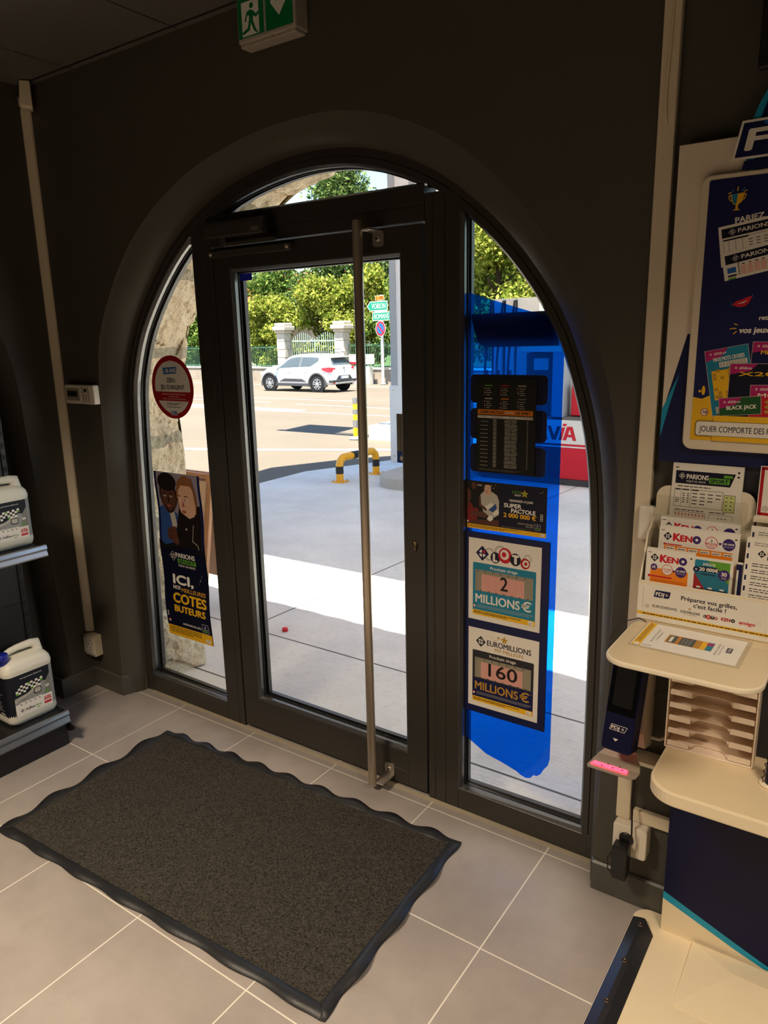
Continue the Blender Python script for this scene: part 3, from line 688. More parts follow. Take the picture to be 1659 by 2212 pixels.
for x, y in ((ax, ay), (bx, by)):
    mb = MB(); mb.tube([(x, y, gz(y) + .11), (x, y, gz(y) + .205)], r + .002, BLKP, 18, False); mb.build('band', hp)
    mb = MB(); mb.box(x - .085, x + .085, y - .085, y + .085, gz(y), gz(y) + .012, YELP, .002); p_ = mb.build('base_plate', hp)
    for sx in (-1, 1):
        for sy_ in (-1, 1): mb = MB(); mb.cyl((x + sx * .065, y + sy_ * .065, gz(y) + .01), (x + sx * .065, y + sy_ * .065, gz(y) + .032), .009, STEEL, 6); mb.build('bolt', p_)
mb = MB(); mb.tube([((ax + bx) / 2, 5.44, zt_), ((ax + bx) / 2, 5.56, zt_)], r + .003, BLKP, 18, False); mb.build('band', hp)

# striped marker post
mp_ = thing('marker_post', 'yellow and grey striped flexible marker post by the road edge', 'marker post', (-5.74, 9.03, gz(9.03)))
mb = MB(); x, y, z = -5.74, 9.03, gz(9.03); GREYB = mat('grey_band', (122, 120, 122), .6, 0, .4, .1)
mb.lathe([(.001, 0), (.13, 0), (.13, .015), (.06, .04), (.045, .05)], mat('post_base_grey', (176, 188, 196), .6), (x, y, z), 20); mb.build('base', mp_)
mb = MB(); mb.lathe([(.045, .03), (.045, .75), (.03, .77), (.001, .77)], YELP, (x, y, z), 18); st = mb.build('post', mp_)
for a, b_ in ((.22, .36), (.47, .56), (.665, .77)):
    mb = MB(); mb.tube([(x, y, z + a), (x, y, z + b_)], .047, GREYB, 18, b_ > .75); mb.build('band', st)

# totem with its concrete footing (the panels stand above the view; their shade falls on the road)
to = thing('price_totem', 'tall roadside totem on a low white concrete footing behind the column', 'totem', (-4.2, 9.5, gz(9.5)))
mb = MB(); mb.box(-5.53, -2.6, 9.15, 10.5, gz(9.8) - .3, gz(9.15) + .26, mat('footing_white', (226, 220, 206), .8, 0, .3, .1, 6, .3, 40), .02); mb.build('footing', to)
mb = MB(); zf = gz(9.15) + .26
for x in (-4.72, -4.22): mb = MB(); mb.tube([(x - .22, 9.6, zf), (x, 9.75, zf + .75), (x, 9.75, 5.65)], .055, CG, 10); mb.build('leg', to)
mb = MB(); mb.cyl((-4.78, 9.5, zf), (-4.78, 9.5, zf + .16), .02, STEEL, 8); mb.box(-4.86, -4.70, 9.42, 9.58, zf + .08, zf + .10, STEEL); mb.build('anchor_bolt', to)
mb = MB(); mb.box(-7.65, -6.3, 7.95, 8.03, 5.35, 9.0, CW); mb.build('price_panel', to)
mb = MB(); mb.box(-7.8, -4.3, 7.98, 8.05, 4.72, 5.12, CW); mb.build('name_panel', to)
mb = MB(); mb.box(-6.3, -4.0, 8.0, 8.05, 5.5, 5.65, CG); mb.box(-4.8, -4.1, 8.0, 9.8, 5.5, 5.65, CG); mb.build('panel_arm', to)

# fuel dispenser with letters AVIA
pu = thing('fuel_dispenser', 'white and red fuel dispenser with big red lettering on the forecourt', 'fuel pump', (-1.0, 6.9, zi + .15))
zb_ = gz(6.5) + .0; px0, px1, py0, py1 = -1.75, -.30, 6.5, 7.1
mb = MB(); mb.box(px0 - .03, px1 + .06, py0 - .02, py1, zb_ - .1, zb_ + .075, mat('pump_base', (52, 52, 54), .5), .005); mb.build('plinth', pu)
mb = MB(); mb.box(px0, px1, py0, py1, zb_ + .075, zb_ + .455, FRED, .008); mb.build('red_panel', pu)
PW = mat('pump_white', (226, 222, 210), .4, 0, .5, .03, 7)
mb = MB(); mb.box(px0, px1, py0, py1, zb_ + .455, zb_ + .795, PW, .004); fp = mb.build('white_panel', pu)
s = Sheet(1450, 340); s.rect(0, 26, 1450, 52, FRED); s.rect(0, 0, 1450, 8, FRED)
ltr = MB()
def avia(s, x, y, h, m, sl=.12):
    """four letters, I with a slanted stroke above"""
    w = h * .86
    def A(x0): s.poly([(x0, y), (x0 + w * .30, y + h * .84), (x0 + w * .70, y + h * .84), (x0 + w, y), (x0 + w * .74, y), (x0 + w * .67, y + h * .2), (x0 + w * .33, y + h * .2), (x0 + w * .26, y)], m); s.poly([(x0 + w * .40, y + h * .36), (x0 + w * .5, y + h * .66), (x0 + w * .60, y + h * .36)], PW)
    A(x); x += w * .93
    s.poly([(x, y + h * .84), (x + w * .27, y + h * .84), (x + w * .5, y + h * .28), (x + w * .73, y + h * .84), (x + w, y + h * .84), (x + w * .65, y), (x + w * .35, y)], m); x += w * .95
    s.poly([(x - w * .1, y), (x + w * .14, y), (x + w * .36, y + h * .78), (x + w * .12, y + h * .78)], m); s.poly([(x + w * .16, y + h * .86), (x + w * .42, y + h * .86), (x + w * .50, y + h), (x + w * .2, y + h)], m)
    A(x + w * .2)
avia(s, 700, 95, 200, FRED)
s.build('lettering', (px0, py0 - .001, zb_ + .455), (1, 0, 0), (0, 0, 1), .001, None, fp)
mb = MB(); mb.box(px0 + .80, px1 - .02, py0 + .22, py1, zb_ + .795, zb_ + 1.66, PW, .004); mb.box(px1 - .55, px1 - .40, py0 + .0, py0 + .22, zb_ + .795, zb_ + 1.60, CG, .004); mb.build('cabinet', pu)
mb = MB(); mb.box(px0, px1, py0, py0 + .22, zb_ + .795, zb_ + .83, mat('pump_tray', (104, 100, 94), .5), .003); mb.build('tray', pu)
mb = MB(); mb.box(px0 + .52, px1 - .56, py0 + .10, py0 + .40, zb_ + .83, zb_ + 1.585, CHAR, .006); dp = mb.build('display', pu)
mb = MB(); mb.box(px0 + .62, px1 - .64, py0 + .094, py0 + .101, zb_ + 1.38, zb_ + 1.52, LGREY); mb.build('screen', dp)
mb = MB(); mb.box(px0 + .48, px1 + .0, py0, py1, zb_ + 1.60, zb_ + 1.76, mat('pump_cap', (222, 206, 182), .5), .006); mb.build('cap', pu)
mb = MB(); mb.box(px1 - .02, px1 + .055, py0 - .005, py1, zb_ + .07, zb_ + .80, CHAR, .004); mb.build('corner_post', pu)
mb = MB(); mb.box(px1 - .34, px1 - .1, py0 + .10, py0 + .2, zb_ + .84, zb_ + 1.2, FRED, .01); mb.build('extinguisher_box', pu)
for k, (x, wd) in enumerate(((-1.755, .112), (-1.594, .120), (-1.437, .294))):
    mb = MB(); mb.box(x, x + wd, 6.75, 6.95, zb_ + 1.30, zb_ + 2.25, PW, .006); hm = mb.build('hose_mast', pu)
    mb = MB(); mb.tube([(x - .03, 6.74, zb_ + 2.22), (x - .025, 6.66, zb_ + 2.0), (x - .02, 6.56, zb_ + 1.5), (x - .01, 6.5, zb_ + 1.0), (x + .03, 6.47, zb_ + .62), (x + .06, 6.46, zb_ + .9)], .016, BLACKP, 8); mb.build('hose', hm)
    mb = MB(); mb.box(x - .05, x, 6.8, 6.95, zb_ + 1.30, zb_ + 2.23, CHAR); mb.build('gap_panel', hm)
    mb = MB(); mb.tube([(x + .06, 6.44, zb_ + 1.38), (x + .06, 6.40, zb_ + 1.20), (x + .06, 6.44, zb_ + 1.02)], [.022, .034, .024], BLACKP, 8); mb.build('nozzle', hm)

# red bottle cap and sandwich board
mb = MB(); mb.lathe([(.0005, .022), (.014, .022), (.017, .018), (.018, 0), (.0005, 0)], mat('cap_red', (220, 30, 44), .4), (-.26, 1.01, gz(1.01)), 16)
tag(mb.build('bottle_cap'), 'small red bottle cap lying on the concrete just outside', 'bottle cap')
WOOD = mat('board_wood', (168, 122, 88), .6, 0, .3, .25, 14)
sb = thing('sandwich_board', 'wooden A-frame board outside behind the tall navy poster', 'sandwich board', (-1.05, .95, gz(.95)))
for k, (yo, t) in enumerate(((.0, .16), (.36, -.16))):
    mb = MB(); z = gz(.95) + .0; mb.box(-1.33, -.762, .82 + yo + t, .845 + yo + t, z + .88, z + .905, WOOD)
    for x0, x1 in ((-1.33, -1.28), (-.815, -.762)): mb.add([(x0, .82 + yo, z), (x1, .82 + yo, z), (x1, .82 + yo + t, z + .90), (x0, .82 + yo + t, z + .90), (x0, .845 + yo, z), (x1, .845 + yo, z), (x1, .845 + yo + t, z + .9), (x0, .845 + yo + t, z + .9)], [[0, 1, 2, 3], [4, 5, 6, 7], [0, 3, 7, 4], [1, 2, 6, 5], [2, 3, 7, 6], [0, 1, 5, 4]], WOOD)
    lg = mb.build('frame', sb)
    mb = MB(); a, b_ = .18, .86; mb.add([(-1.26, .825 + yo + t * a, z + a), (-.80, .825 + yo + t * a, z + a), (-.80, .825 + yo + t * b_, z + b_), (-1.26, .825 + yo + t * b_, z + b_), (-1.26, .84 + yo + t * a, z + a), (-.80, .84 + yo + t * a, z + a), (-.80, .84 + yo + t * b_, z + b_), (-1.26, .84 + yo + t * b_, z + b_)], [[0, 1, 2, 3], [4, 5, 6, 7], [2, 3, 7, 6], [0, 1, 5, 4], [0, 3, 7, 4], [1, 2, 6, 5]], mat('board_panel', (186, 156, 130), .5)); mb.build('panel', lg)

# ------------------------------------------------------------------ far side of the road
WSTONE = mat('old_wall', (150, 138, 122), .95, 0, .2, .3, 3, .7, 14); COPE = mat('wall_coping', (196, 188, 172), .9, 0, .2, .15, 3)
def low_wall(x0, x1, y, label):
    t = thing('garden_wall', label, 'wall', ((x0 + x1) / 2, y, gz(y)))
    mb = MB(); mb.box(x0, x1, y, y + .35, gz(y) - .2, gz(y) + .70, WSTONE, .01); mb.build('wall_body', t)
    mb = MB(); mb.box(x0, x1, y - .04, y + .39, gz(y) + .70, gz(y) + .78, COPE, .01); mb.build('coping', t); return t
WY = 28.4
low_wall(-46, -25.5, WY, 'low stone garden wall across the road, left of the pillars')
low_wall(-20.7, 2, WY, 'low stone garden wall across the road, behind the road signs')
RAILG = mat('railing_green', (72, 112, 92), .6, .2, .4, .1)
def fence(x0, x1, y, z0, z1, label, nm='railing', pitch=.13):
    t = thing(nm, label, 'fence', ((x0 + x1) / 2, y, z0)); mb = MB(); n = int((x1 - x0) / pitch)
    for i in range(n + 1): x = x0 + i * (x1 - x0) / n; mb.box(x - .010, x + .010, y - .010, y + .010, z0, z1, RAILG)
    mb.build('bars', t); mb = MB()
    for z in (z0 + .08, z1 - .12): mb.box(x0, x1, y - .018, y + .018, z - .02, z + .02, RAILG)
    mb.build('rail', t); return t
fence(-46, -25.45, WY + .18, gz(WY) + .78, gz(WY) + 1.95, 'green iron railing on the garden wall left of the gate pillars')
fence(-20.75, 2, WY + .18, gz(WY) + .78, gz(WY) + 2.0, 'green iron railing on the garden wall behind the road signs')
PALEG = mat('gate_paint', (166, 190, 178), .55, .1, .4, .08)
gt = thing('garden_gate', 'pale green barred gate between the two stone pillars', 'gate', (-23.1, WY + .3, gz(WY)))
for x0, x1 in ((-24.75, -23.15), (-23.1, -21.5)):
    mb = MB(); n = 11
    for i in range(n + 1): x = x0 + i * (x1 - x0) / n; mb.box(x - .014, x + .014, WY + .3, WY + .33, gz(WY) + .15, gz(WY) + 2.25 + .35 * math.sin(i / n * PI), PALEG)
    for z in (.3, 1.2, 2.15): mb.box(x0, x1, WY + .29, WY + .34, gz(WY) + z - .03, gz(WY) + z + .03, PALEG)
    mb.build('gate_leaf', gt)
PIL = mat('pillar_stone', (190, 180, 164), .95, 0, .2, .25, 5, .6, 20)
for k, (x, lab) in enumerate(((-25.1, 'left stone gate pillar, further from the road signs'), (-21.1, 'right stone gate pillar, nearer the road signs'))):
    t = thing('gate_pillar', lab, 'pillar', (x, WY, gz(WY)), 'stone gate pillars'); z = gz(WY)
    mb = MB()
    for i in range(6): mb.box(x - .29 + .012 * (i % 2), x + .29 - .01 * (i % 3), WY - .2, WY + .38, z + i * .43, z + i * .43 + .425, PIL, .03)
    mb.build('shaft', t)
    mb = MB(); mb.box(x - .34, x + .34, WY - .25, WY + .43, z + 2.58, z + 2.72, PIL, .03); mb.box(x - .44, x + .44, WY - .35, WY + .53, z + 2.72, z + 2.94, PIL, .04); mb.box(x - .36, x + .36, WY - .27, WY + .45, z + 2.94, z + 3.12, PIL, .06); cp_ = mb.build('capital', t)
# number plate on the right pillar, letter boxes, letterbox stand
s = Sheet(300, 150, WHITE); s.text('18', 150, 40, 80, NAVY, 'C', bold=.02); tag(s.build('house_number', (-21.0, WY - .215, gz(WY) + 1.62), (1, 0, 0), (0, 0, 1), .0009), 'small house number plate on the right gate pillar', 'number plate')
lb = thing('street_cabinet', 'white concrete box with red and white signboard by the far wall', 'street cabinet', (-19.6, 28.0, gz(28)))
mb = MB(); mb.box(-20.0, -19.05, 27.9, 28.3, gz(28) - .02, gz(28) + .84, PW, .02); mb.build('cabinet_body', lb)
mb = MB(); mb.box(-20.3, -18.78, 27.95, 28.03, gz(28) + .98, gz(28) + 1.46, WHITE, .01); bd = mb.build('signboard', lb)
s = Sheet(1520, 480); s.rect(0, 0, 1000, 110, RED); s.rect(0, 250, 1300, 275, RED); s.lines(60, 400, 1000, 1, 60, RED); s.lines(60, 330, 1200, 1, 50, GREY); s.build('print', (-20.3, 27.949, gz(28) + .98), (1, 0, 0), (0, 0, 1), .001, None, bd)
for x in (-19.9, -19.15): mb = MB(); mb.cyl((x, 28.0, gz(28) + .8), (x, 28.0, gz(28) + 1.0), .03, CG, 8); mb.build('stand', lb)

# direction signs on one pole
sg = thing('direction_sign', 'white pole with green VOIRON and ROMANS signs and a no parking disc', 'road sign', (-18.2, 27.9, gz(27.9)))
zs = gz(27.9); px = -18.2
mb = MB(); mb.cyl((px, 27.9, zs), (px, 27.9, 3.55), .07, mat('pole_white', (232, 232, 228), .5, 0, .4, .04), 14); mb.lathe([(.001, 0), (.16, 0), (.14, .05), (.07, .09)], CG, (px, 27.9, zs), 14); mb.build('pole', sg)
YS = 27.78; RD = math.radians(-15); Ud = (math.cos(RD), math.sin(RD), 0)
def plate(poly, inner, m, nm, z, lbl, txt):
    s = Sheet(1, 1); s.poly(poly, WHITE); s.poly(inner, m)
    txt(s); o = s.build(nm, (px, YS, z), Ud, (0, 0, 1), 1.0, None, sg, eps=.004); o['label'] = lbl; return o
def arrow(x0, x1, h, tip): return [(x0 + tip, 0), (x1, 0), (x1, h), (x0 + tip, h), (x0, h / 2)]
plate(arrow(-1.0, .55, .44, .24), [(-.93, .22), (-.75, .035), (.51, .035), (.51, .405), (-.75, .405)], RGREEN, 'direction_plate', 2.82, 'green arrow plate reading VOIRON', lambda s: s.text('VOIRON', -.62, .10, .25, WHITE, width=1.02))
plate([(-.58, 0), (.84, 0), (.84, .40), (-.58, .40)], [(-.545, .035), (.805, .035), (.805, .365), (-.545, .365)], RGREEN, 'direction_plate', 2.36, 'green plate reading ROMANS', lambda s: s.text('ROMANS', -.45, .09, .23, WHITE, width=1.10))
plate([(-.36, 0), (.32, 0), (.32, .22), (-.36, .22)], [(-.345, .015), (.305, .015), (.305, .205), (-.345, .205)], ORANGE, 'road_number_plate', 3.30, 'small yellow plate reading D 1092', lambda s: s.text('D 1092', -.29, .045, .13, BLACK, width=.54, bold=.02))
plate([(-.45, 0), (.52, 0), (.52, .05), (-.45, .05)], [(-.45, .004), (.52, .004), (.52, .046), (-.45, .046)], WHITE, 'distance_strip', 2.765, 'narrow white strip between the green plates', lambda s: s.text('A 49', -.2, .01, .03, BLACK).text('BUS', .3, .01, .03, BLACK))
s = Sheet(1, 1); s.disc(0, 0, .37, WHITE); s.disc(0, 0, .345, RED); s.disc(0, 0, .25, RBLUE); s.stroke([(-.2, .2), (.2, -.2)], .09, RED); o = s.build('no_parking_disc', (px, YS, 1.985), Ud, (0, 0, 1), 1.0, None, sg, eps=.004); o['label'] = 'round blue no parking disc with red rim'
for z in (2.0, 2.56, 3.04, 3.4):
    mb = MB(); mb.box(px - .09, px + .09, YS + .02, 27.9, z - .03, z + .03, CG); mb.build('clamp', sg)

# ------------------------------------------------------------------ parked white hatchback (x forward, y left, z up in its own frame)
def car():
    CX, CY = -16.76, 21.21; base = gz(21.9)
    t = thing('parked_car', 'white hatchback with dark wheel arches parked across the road', 'car', (-18.0, 22.1, base))
    BODY = mat('car_white', (238, 238, 238), .22, 0, .6, .01); DARK = mat('car_plastic', (62, 62, 64), .6, 0, .4, .1, 20); GL = MATS['car_glass']; TYRE = mat('tyre', (26, 26, 27), .8, 0, .3, .1); RIM = mat('wheel_rim', (206, 208, 212), .3, .5)
    T = Matrix(((-1, 0, 0, CX), (0, -1, 0, CY + .80), (0, 0, 1, base), (0, 0, 0, 1)))   # rear axle at local x = 0, left side at local y = +0.8
    def st(x):   # half widths and heights of the body at station x
        f = lambda *kv: float(np.interp(x, kv[0::2], kv[1::2]))
        zb = f(-.72, .42, -.55, .30, .3, .26, 2.3, .26, 3.2, .25, 3.38, .32)
        wl = f(-.72, .70, -.5, .82, 0, .87, 2.6, .87, 3.1, .80, 3.3, .66, 3.38, .5)
        belt = f(-.72, .86, -.62, .98, -.3, 1.04, .4, 1.00, 2.2, .93, 2.6, .90, 3.1, .78, 3.38, .55)
        wb_ = wl - f(-.72, .06, 0, .04, 3, .06)
        top = f(-.72, .90, -.66, 1.04, -.42, 1.38, -.28, 1.47, .3, 1.51, 1.0, 1.53, 1.5, 1.48, 1.85, 1.34, 2.45, 1.02, 2.7, .98, 3.1, .90, 3.3, .74, 3.38, .58)
        wt = wb_ - f(-.72, .06, -.45, .20, 0, .22, 1.5, .24, 2.3, .14, 2.6, .12, 3.38, .1)
        return zb, wl, belt, wb_, top, wt
    xs = [-.72, -.69, -.62, -.52, -.42, -.30, -.15, .1, .4, .8, 1.2, 1.5, 1.7, 1.9, 2.1, 2.3, 2.45, 2.6, 2.8, 3.0, 3.15, 3.27, 3.34, 3.38]
    def half(x):
        zb, wl, be, wb_, to_, wt = st(x)
        P = [(.0, zb), (wl - .06, zb), (wl, zb + .08), (wl + .0, (zb + be) / 2), (wb_ + .015, be - .05), (wb_, be)]
        for u in (.33, .66, .92): P.append((wb_ + (wt - wb_) * u, be + (to_ - .05 - be) * u))
        P += [(wt - .06, to_ - .012), (wt * .6, to_ + .005), (0, to_ + .012)]
        return P
    rings = []
    for x in xs:
        h = half(x); ring = [(x, y, z) for y, z in h] + [(x, -y, z) for y, z in h[-2:0:-1]]; rings.append(ring)
    mb = MB(); mb.loft(rings, BODY, True, True); mb.xform(T); body = mb.build('body', t)
    def side_pt(x, u, d, sgn):   # point on the side glass, u 0..1 from belt to roof
        zb, wl, be, wb_, to_, wt = st(x); return (x, sgn * (wb_ + (wt - wb_) * u + d), be + (to_ - .05 - be) * u)
    for sgn in (1, -1):
        for nm, A, B in (('front_side_window', (.98, 2.28), None), ('rear_side_window', (.02, .92), None)):
            mb = MB(); n = 10; lo = []; hi = []
            for i in range(n + 1):
                x = A[0] + (A[1] - A[0]) * i / n
                if nm == 'front_side_window': ul, uh = .06, min(.90, .06 + max(.0, (2.30 - x)) / .62 * .9)
                else: ul, uh = .06 + max(0, (.34 - x)) * 1.35, .88
                if uh < ul + .01: uh = ul + .01
                lo.append(side_pt(x, ul, .008, sgn)); hi.append(side_pt(x, uh, .008, sgn))
            mb.loft([lo, hi], GL, False, False); mb.xform(T); mb.build(nm, t)
        mb = MB()
        for a, b_ in ((.93, .97),):
            mb.loft([[side_pt(x, .05, .009, sgn) for x in (a, b_)], [side_pt(x, .9, .009, sgn) for x in (a, b_)]], DARK, False, False)
        mb.xform(T); mb.build('door_pillar_trim', t)
        # plastic arches, sill, door strip
        for xc, nm in ((0, 'rear'), (2.6, 'front')):
            mb = MB(); zc = .33; out = []; inn = []
            pts = []; a0, a1 = -.25, PI + .25
            for i in range(25):
                a = a0 + (a1 - a0) * i / 24; zz = lambda R: max(zc + R * math.sin(a), .2)
                pts.append((a, (xc + .47 * math.cos(a), zz(.47)), (xc + .385 * math.cos(a), zz(.385))))
            w0 = .80 if False else st(xc)[1]
            R4 = [[(p[1][0], sgn * (w0 - .02), p[1][1]) for p in pts], [(p[1][0], sgn * (w0 + .016), p[1][1]) for p in pts], [(p[2][0], sgn * (w0 + .022), p[2][1]) for p in pts], [(p[2][0], sgn * (w0 - .22), p[2][1]) for p in pts]]
            mb.loft(R4, DARK, False, False); mb.xform(T); mb.build('wheel_arch', t)
            mb = MB(); mb.prism(ell(xc, zc, .385, None, 28), sgn * (w0 - .02), sgn * (w0 + .004), GAP); mb.xform(T); mb.build('wheel_well', t)
        mb = MB(); mb.box(.44, 2.16, sgn * .86 - .015, sgn * .86 + .03 * sgn * 0 + .015, .24, .36, DARK, .01); mb.prism([(.55, .42), (2.05, .42), (1.75, .55), (.8, .54)], sgn * .862, sgn * .888, DARK); mb.xform(T); mb.build('sill_trim', t)
        for x in (.5, 1.42):
            mb = MB(); mb.box(x, x + .2, sgn * .865 - .02, sgn * .865 + .02, .80, .835, BODY, .01); mb.xform(T); mb.build('door_handle', t)
        mb = MB(); mb.box(2.08, 2.24, sgn * .96 - .10, sgn * .96 + .10, .93, 1.07, BODY, .03); mb.box(2.1, 2.2, sgn * .84 - .05, sgn * .84 + .05, .92, .97, DARK, .01); mb.xform(T); mb.build('door_mirror', t)
        mb = MB(); mb.tube([(-.1, sgn * .58, 1.50), (.0, sgn * .58, 1.56), (1.1, sgn * .58, 1.58), (1.25, sgn * .58, 1.52)], .018, DARK, 8); mb.xform(T); mb.build('roof_rail', t)
        # tail light wrapped round the corner
        mb = MB(); mb.add([(-.24, sgn * .862, .98), (-.28, sgn * .866, .88), (-.60, sgn * .80, .80), (-.655, sgn * .745, .83), (-.70, sgn * .52, .84), (-.69, sgn * .50, .97), (-.655, sgn * .72, 1.0), (-.56, sgn * .80, 1.01)], [[0, 1, 2, 7], [7, 2, 3, 6], [6, 3, 4, 5]], mat('tail_light', (206, 40, 52), .25)); 
        mb.v = [(x - .012, y + sgn * .016, z) for x, y, z in mb.v]; mb.xform(T); mb.build('tail_light', t)
        mb = MB(); mb.box(-.755, -.735, sgn * .62 - .1, sgn * .62 + .1, .36, .42, mat('reflector', (214, 30, 40), .3)); mb.xform(T); mb.build('reflector', t)
        mb = MB(); mb.box(3.22, 3.34, sgn * .52 - .12, sgn * .52 + .14, .66, .78, mat('headlight', (200, 210, 216), .1), .03); mb.xform(T); mb.build('headlight', t)
    # rear window, bumper, number plate, badge
    mb = MB(); R_ = lambda x, z, y: (x - .014, y, z); mb.add([R_(-.645, 1.08, -.62), R_(-.645, 1.08, .62), R_(-.53, 1.22, .60), R_(-.44, 1.355, .50), R_(-.44, 1.355, -.50), R_(-.53, 1.22, -.60)], [[0, 1, 2, 5], [5, 2, 3, 4]], GL); mb.xform(T); mb.build('rear_window', t)
    mb = MB(); mb.box(-.60, -.30, -.52, .52, 1.375, 1.42, BODY, .015); mb.xform(T); mb.build('spoiler', t)
    mb = MB(); mb.box(-.76, -.55, -.80, .80, .40, .50, DARK, .02); mb.prism([(-.52, .5), (.52, .5), (.36, .66), (-.36, .66)], -.745, -.71, DARK, axis=0); mb.xform(T); bp_ = mb.build('rear_bumper', t)
    mb = MB(); mb.box(-.775, -.60, -.62, .62, .33, .40, mat('skid_plate', (190, 190, 192), .35, .6), .015); mb.xform(T); mb.build('skid_plate', bp_)
    mb = MB(); mb.box(-.755, -.748, -.26, .26, .535, .64, WHITE); mb.box(-.757, -.7555, .21, .26, .535, .64, BLUE); mb.xform(T); mb.build('number_plate', bp_)
    mb = MB(); mb.box(-.735, -.715, -.03, .03, .93, .99, DARK); mb.xform(T); mb.build('badge', t)
    mb = MB(); n = 8; mb.loft([[(2.42, -.66 + 1.32 * i / n, 1.045) for i in range(n + 1)], [(1.72, -.52 + 1.04 * i / n, 1.425) for i in range(n + 1)]], GL, False, False); mb.xform(T); mb.build('windscreen', t)
    for xc in (0, 2.6):
        for sgn in (1, -1):
            mb = MB(); y0 = sgn * .80
            prof = [(.20, -.09), (.29, -.10), (.325, -.08), (.33, 0), (.325, .08), (.29, .10), (.20, .09)]
            mb.lathe([(r_, h_) for r_, h_ in prof], TYRE, (xc, sgn * .78, .33), 32, 1); mb.xform(T); wh = mb.build('wheel', t)
            mb = MB(); mb.lathe([(.001, sgn * .06), (.2, sgn * .06)], GAP, (xc, sgn * .78, .33), 24, 1)
            mb.lathe([(.19, sgn * .085), (.215, sgn * .10), (.22, sgn * .06)], RIM, (xc, sgn * .78, .33), 28, 1); mb.lathe([(.001, sgn * .10), (.05, sgn * .10), (.055, sgn * .07)], RIM, (xc, sgn * .78, .33), 14, 1)
            for k in range(5):
                a = k * 2 * PI / 5 + .3; c_, s_ = math.cos(a), math.sin(a)
                for off in (-.03, .03):
                    q = [(.035, off * .6 - .012), (.2, off * 1.6 - .014), (.2, off * 1.6 + .014), (.035, off * .6 + .012)]
                    mb.prism([(xc + u * c_ - v * s_, .33 + u * s_ + v * c_) for u, v in q], sgn * .78 + sgn * .075, sgn * .78 + sgn * .095, RIM)
            mb.xform(T); mb.build('hubcap', wh)
    return t
car()

# ------------------------------------------------------------------ trees and hedges: loose clouds of folded leaves round lobed crowns
BARK = mat('bark', (74, 62, 50), .95, 0, .2, .3, 8, .8, 20)
def foliage(name, parent, lobes, n, size, m, seed):
    rg = np.random.default_rng(seed); w = np.array([l[3] * l[4] for l in lobes]); w = w / w.sum()
    pick = rg.choice(len(lobes), n, p=w); L_ = np.array(lobes)[pick]
    d = rg.normal(size=(n, 3)); d /= np.linalg.norm(d, axis=1)[:, None]; rad = rg.random(n) ** .45
    c = L_[:, :3] + d * rad[:, None] * np.stack([L_[:, 3], L_[:, 3], L_[:, 4]], 1)
    clump = rg.normal(scale=size * 1.3, size=(n // 6 + 1, 3)); 
    u = rg.normal(size=(n, 3)); u /= np.linalg.norm(u, axis=1)[:, None]; v = np.cross(u, rg.normal(size=(n, 3))); v /= np.linalg.norm(v, axis=1)[:, None]; w_ = np.cross(u, v)
    s = size * (.6 + .8 * rg.random((n, 1))); 
    P = np.empty((n, 6, 3))
    P[:, 0] = c - u * s; P[:, 1] = c - v * s * .55 + w_ * s * .2; P[:, 2] = c + u * s * .2; P[:, 3] = c + u * s; P[:, 4] = c + v * s * .55 + w_ * s * .2; P[:, 5] = c - u * s * .2
    me = bpy.data.meshes.new(name); idx = np.arange(n)[:, None] * 6
    F = np.stack([idx + np.array([0, 1, 3, 2]), idx + np.array([0, 2, 3, 4])], 1).reshape(-1, 4)
    # two leaf halves folded along the midrib
    me.vertices.add(n * 6); me.vertices.foreach_set('co', P.reshape(-1))
    me.loops.add(F.size); me.loops.foreach_set('vertex_index', F.reshape(-1).astype(np.int32)); me.polygons.add(len(F)); me.polygons.foreach_set('loop_start', np.arange(0, F.size, 4, dtype=np.int32)); me.polygons.foreach_set('loop_total', np.full(len(F), 4, dtype=np.int32))
    me.update(calc_edges=True); me.materials.append(m); o = bpy.data.objects.new(name, me); COL.objects.link(o); o.parent = parent; o.matrix_parent_inverse = parent.matrix_basis.inverted(); return o
def crown(x, y, z, rx, h, k, rg, top=False):
    out = []
    for i in range(k):
        u = rg.random(); zz = z + h * (.12 + .8 * u); taper = (1 - .75 * u) if top else (1 - .5 * abs(2 * u - .9)); a = rg.random() * 2 * PI; rr = rx * .62 * taper
        out.append((x + rr * math.cos(a), y + rr * math.sin(a) * .7, zz, rx * (.30 + .25 * rg.random()) * (.6 + .4 * taper), h * (.10 + .06 * rg.random())))
    return out
def tree(nm, x, y, h, rx, z0, n, size, m, label, cat, seed, top=False, group=None, lobes=22):
    rg = np.random.default_rng(seed); t = thing(nm, label, cat, (x, y, gz(y)), group); b = gz(y)
    mb = MB(); mb.tube([(x, y, b - .1), (x + .1, y, b + h * .4), (x - .05, y + .05, b + h * .8)], [.05 * h * .55, .04 * h * .5, .01 * h], BARK, 10)
    for k in range(7):
        a = k * 2.4; zz = b + h * (.25 + .07 * k); mb.tube([(x, y, zz), (x + rx * .5 * math.cos(a), y + rx * .4 * math.sin(a), zz + h * .12)], [.02 * h * .5, .006 * h], BARK, 6)
    mb.build('trunk', t)
    foliage('foliage', t, crown(x, y, b + z0, rx, h - z0, lobes, rg, top), n, size, m, seed + 100); return t
LL, LG, LC, LP = MATS['leaf_lime'], MATS['leaf_green'], MATS['leaf_conifer'], MATS['leaf_pink']
tree('conifer', -25.5, 34.0, 15.5, 3.6, 3.0, 15000, .13, LC, 'tall feathery conifer rising above the transom bar against the sky', 'tree', 1, True, None, 46)
tree('conifer', -22.0, 36.5, 11.5, 3.2, 2.0, 9000, .13, LC, 'dark conifer behind the hedge above the right gate pillar', 'tree', 2, True, None, 30)
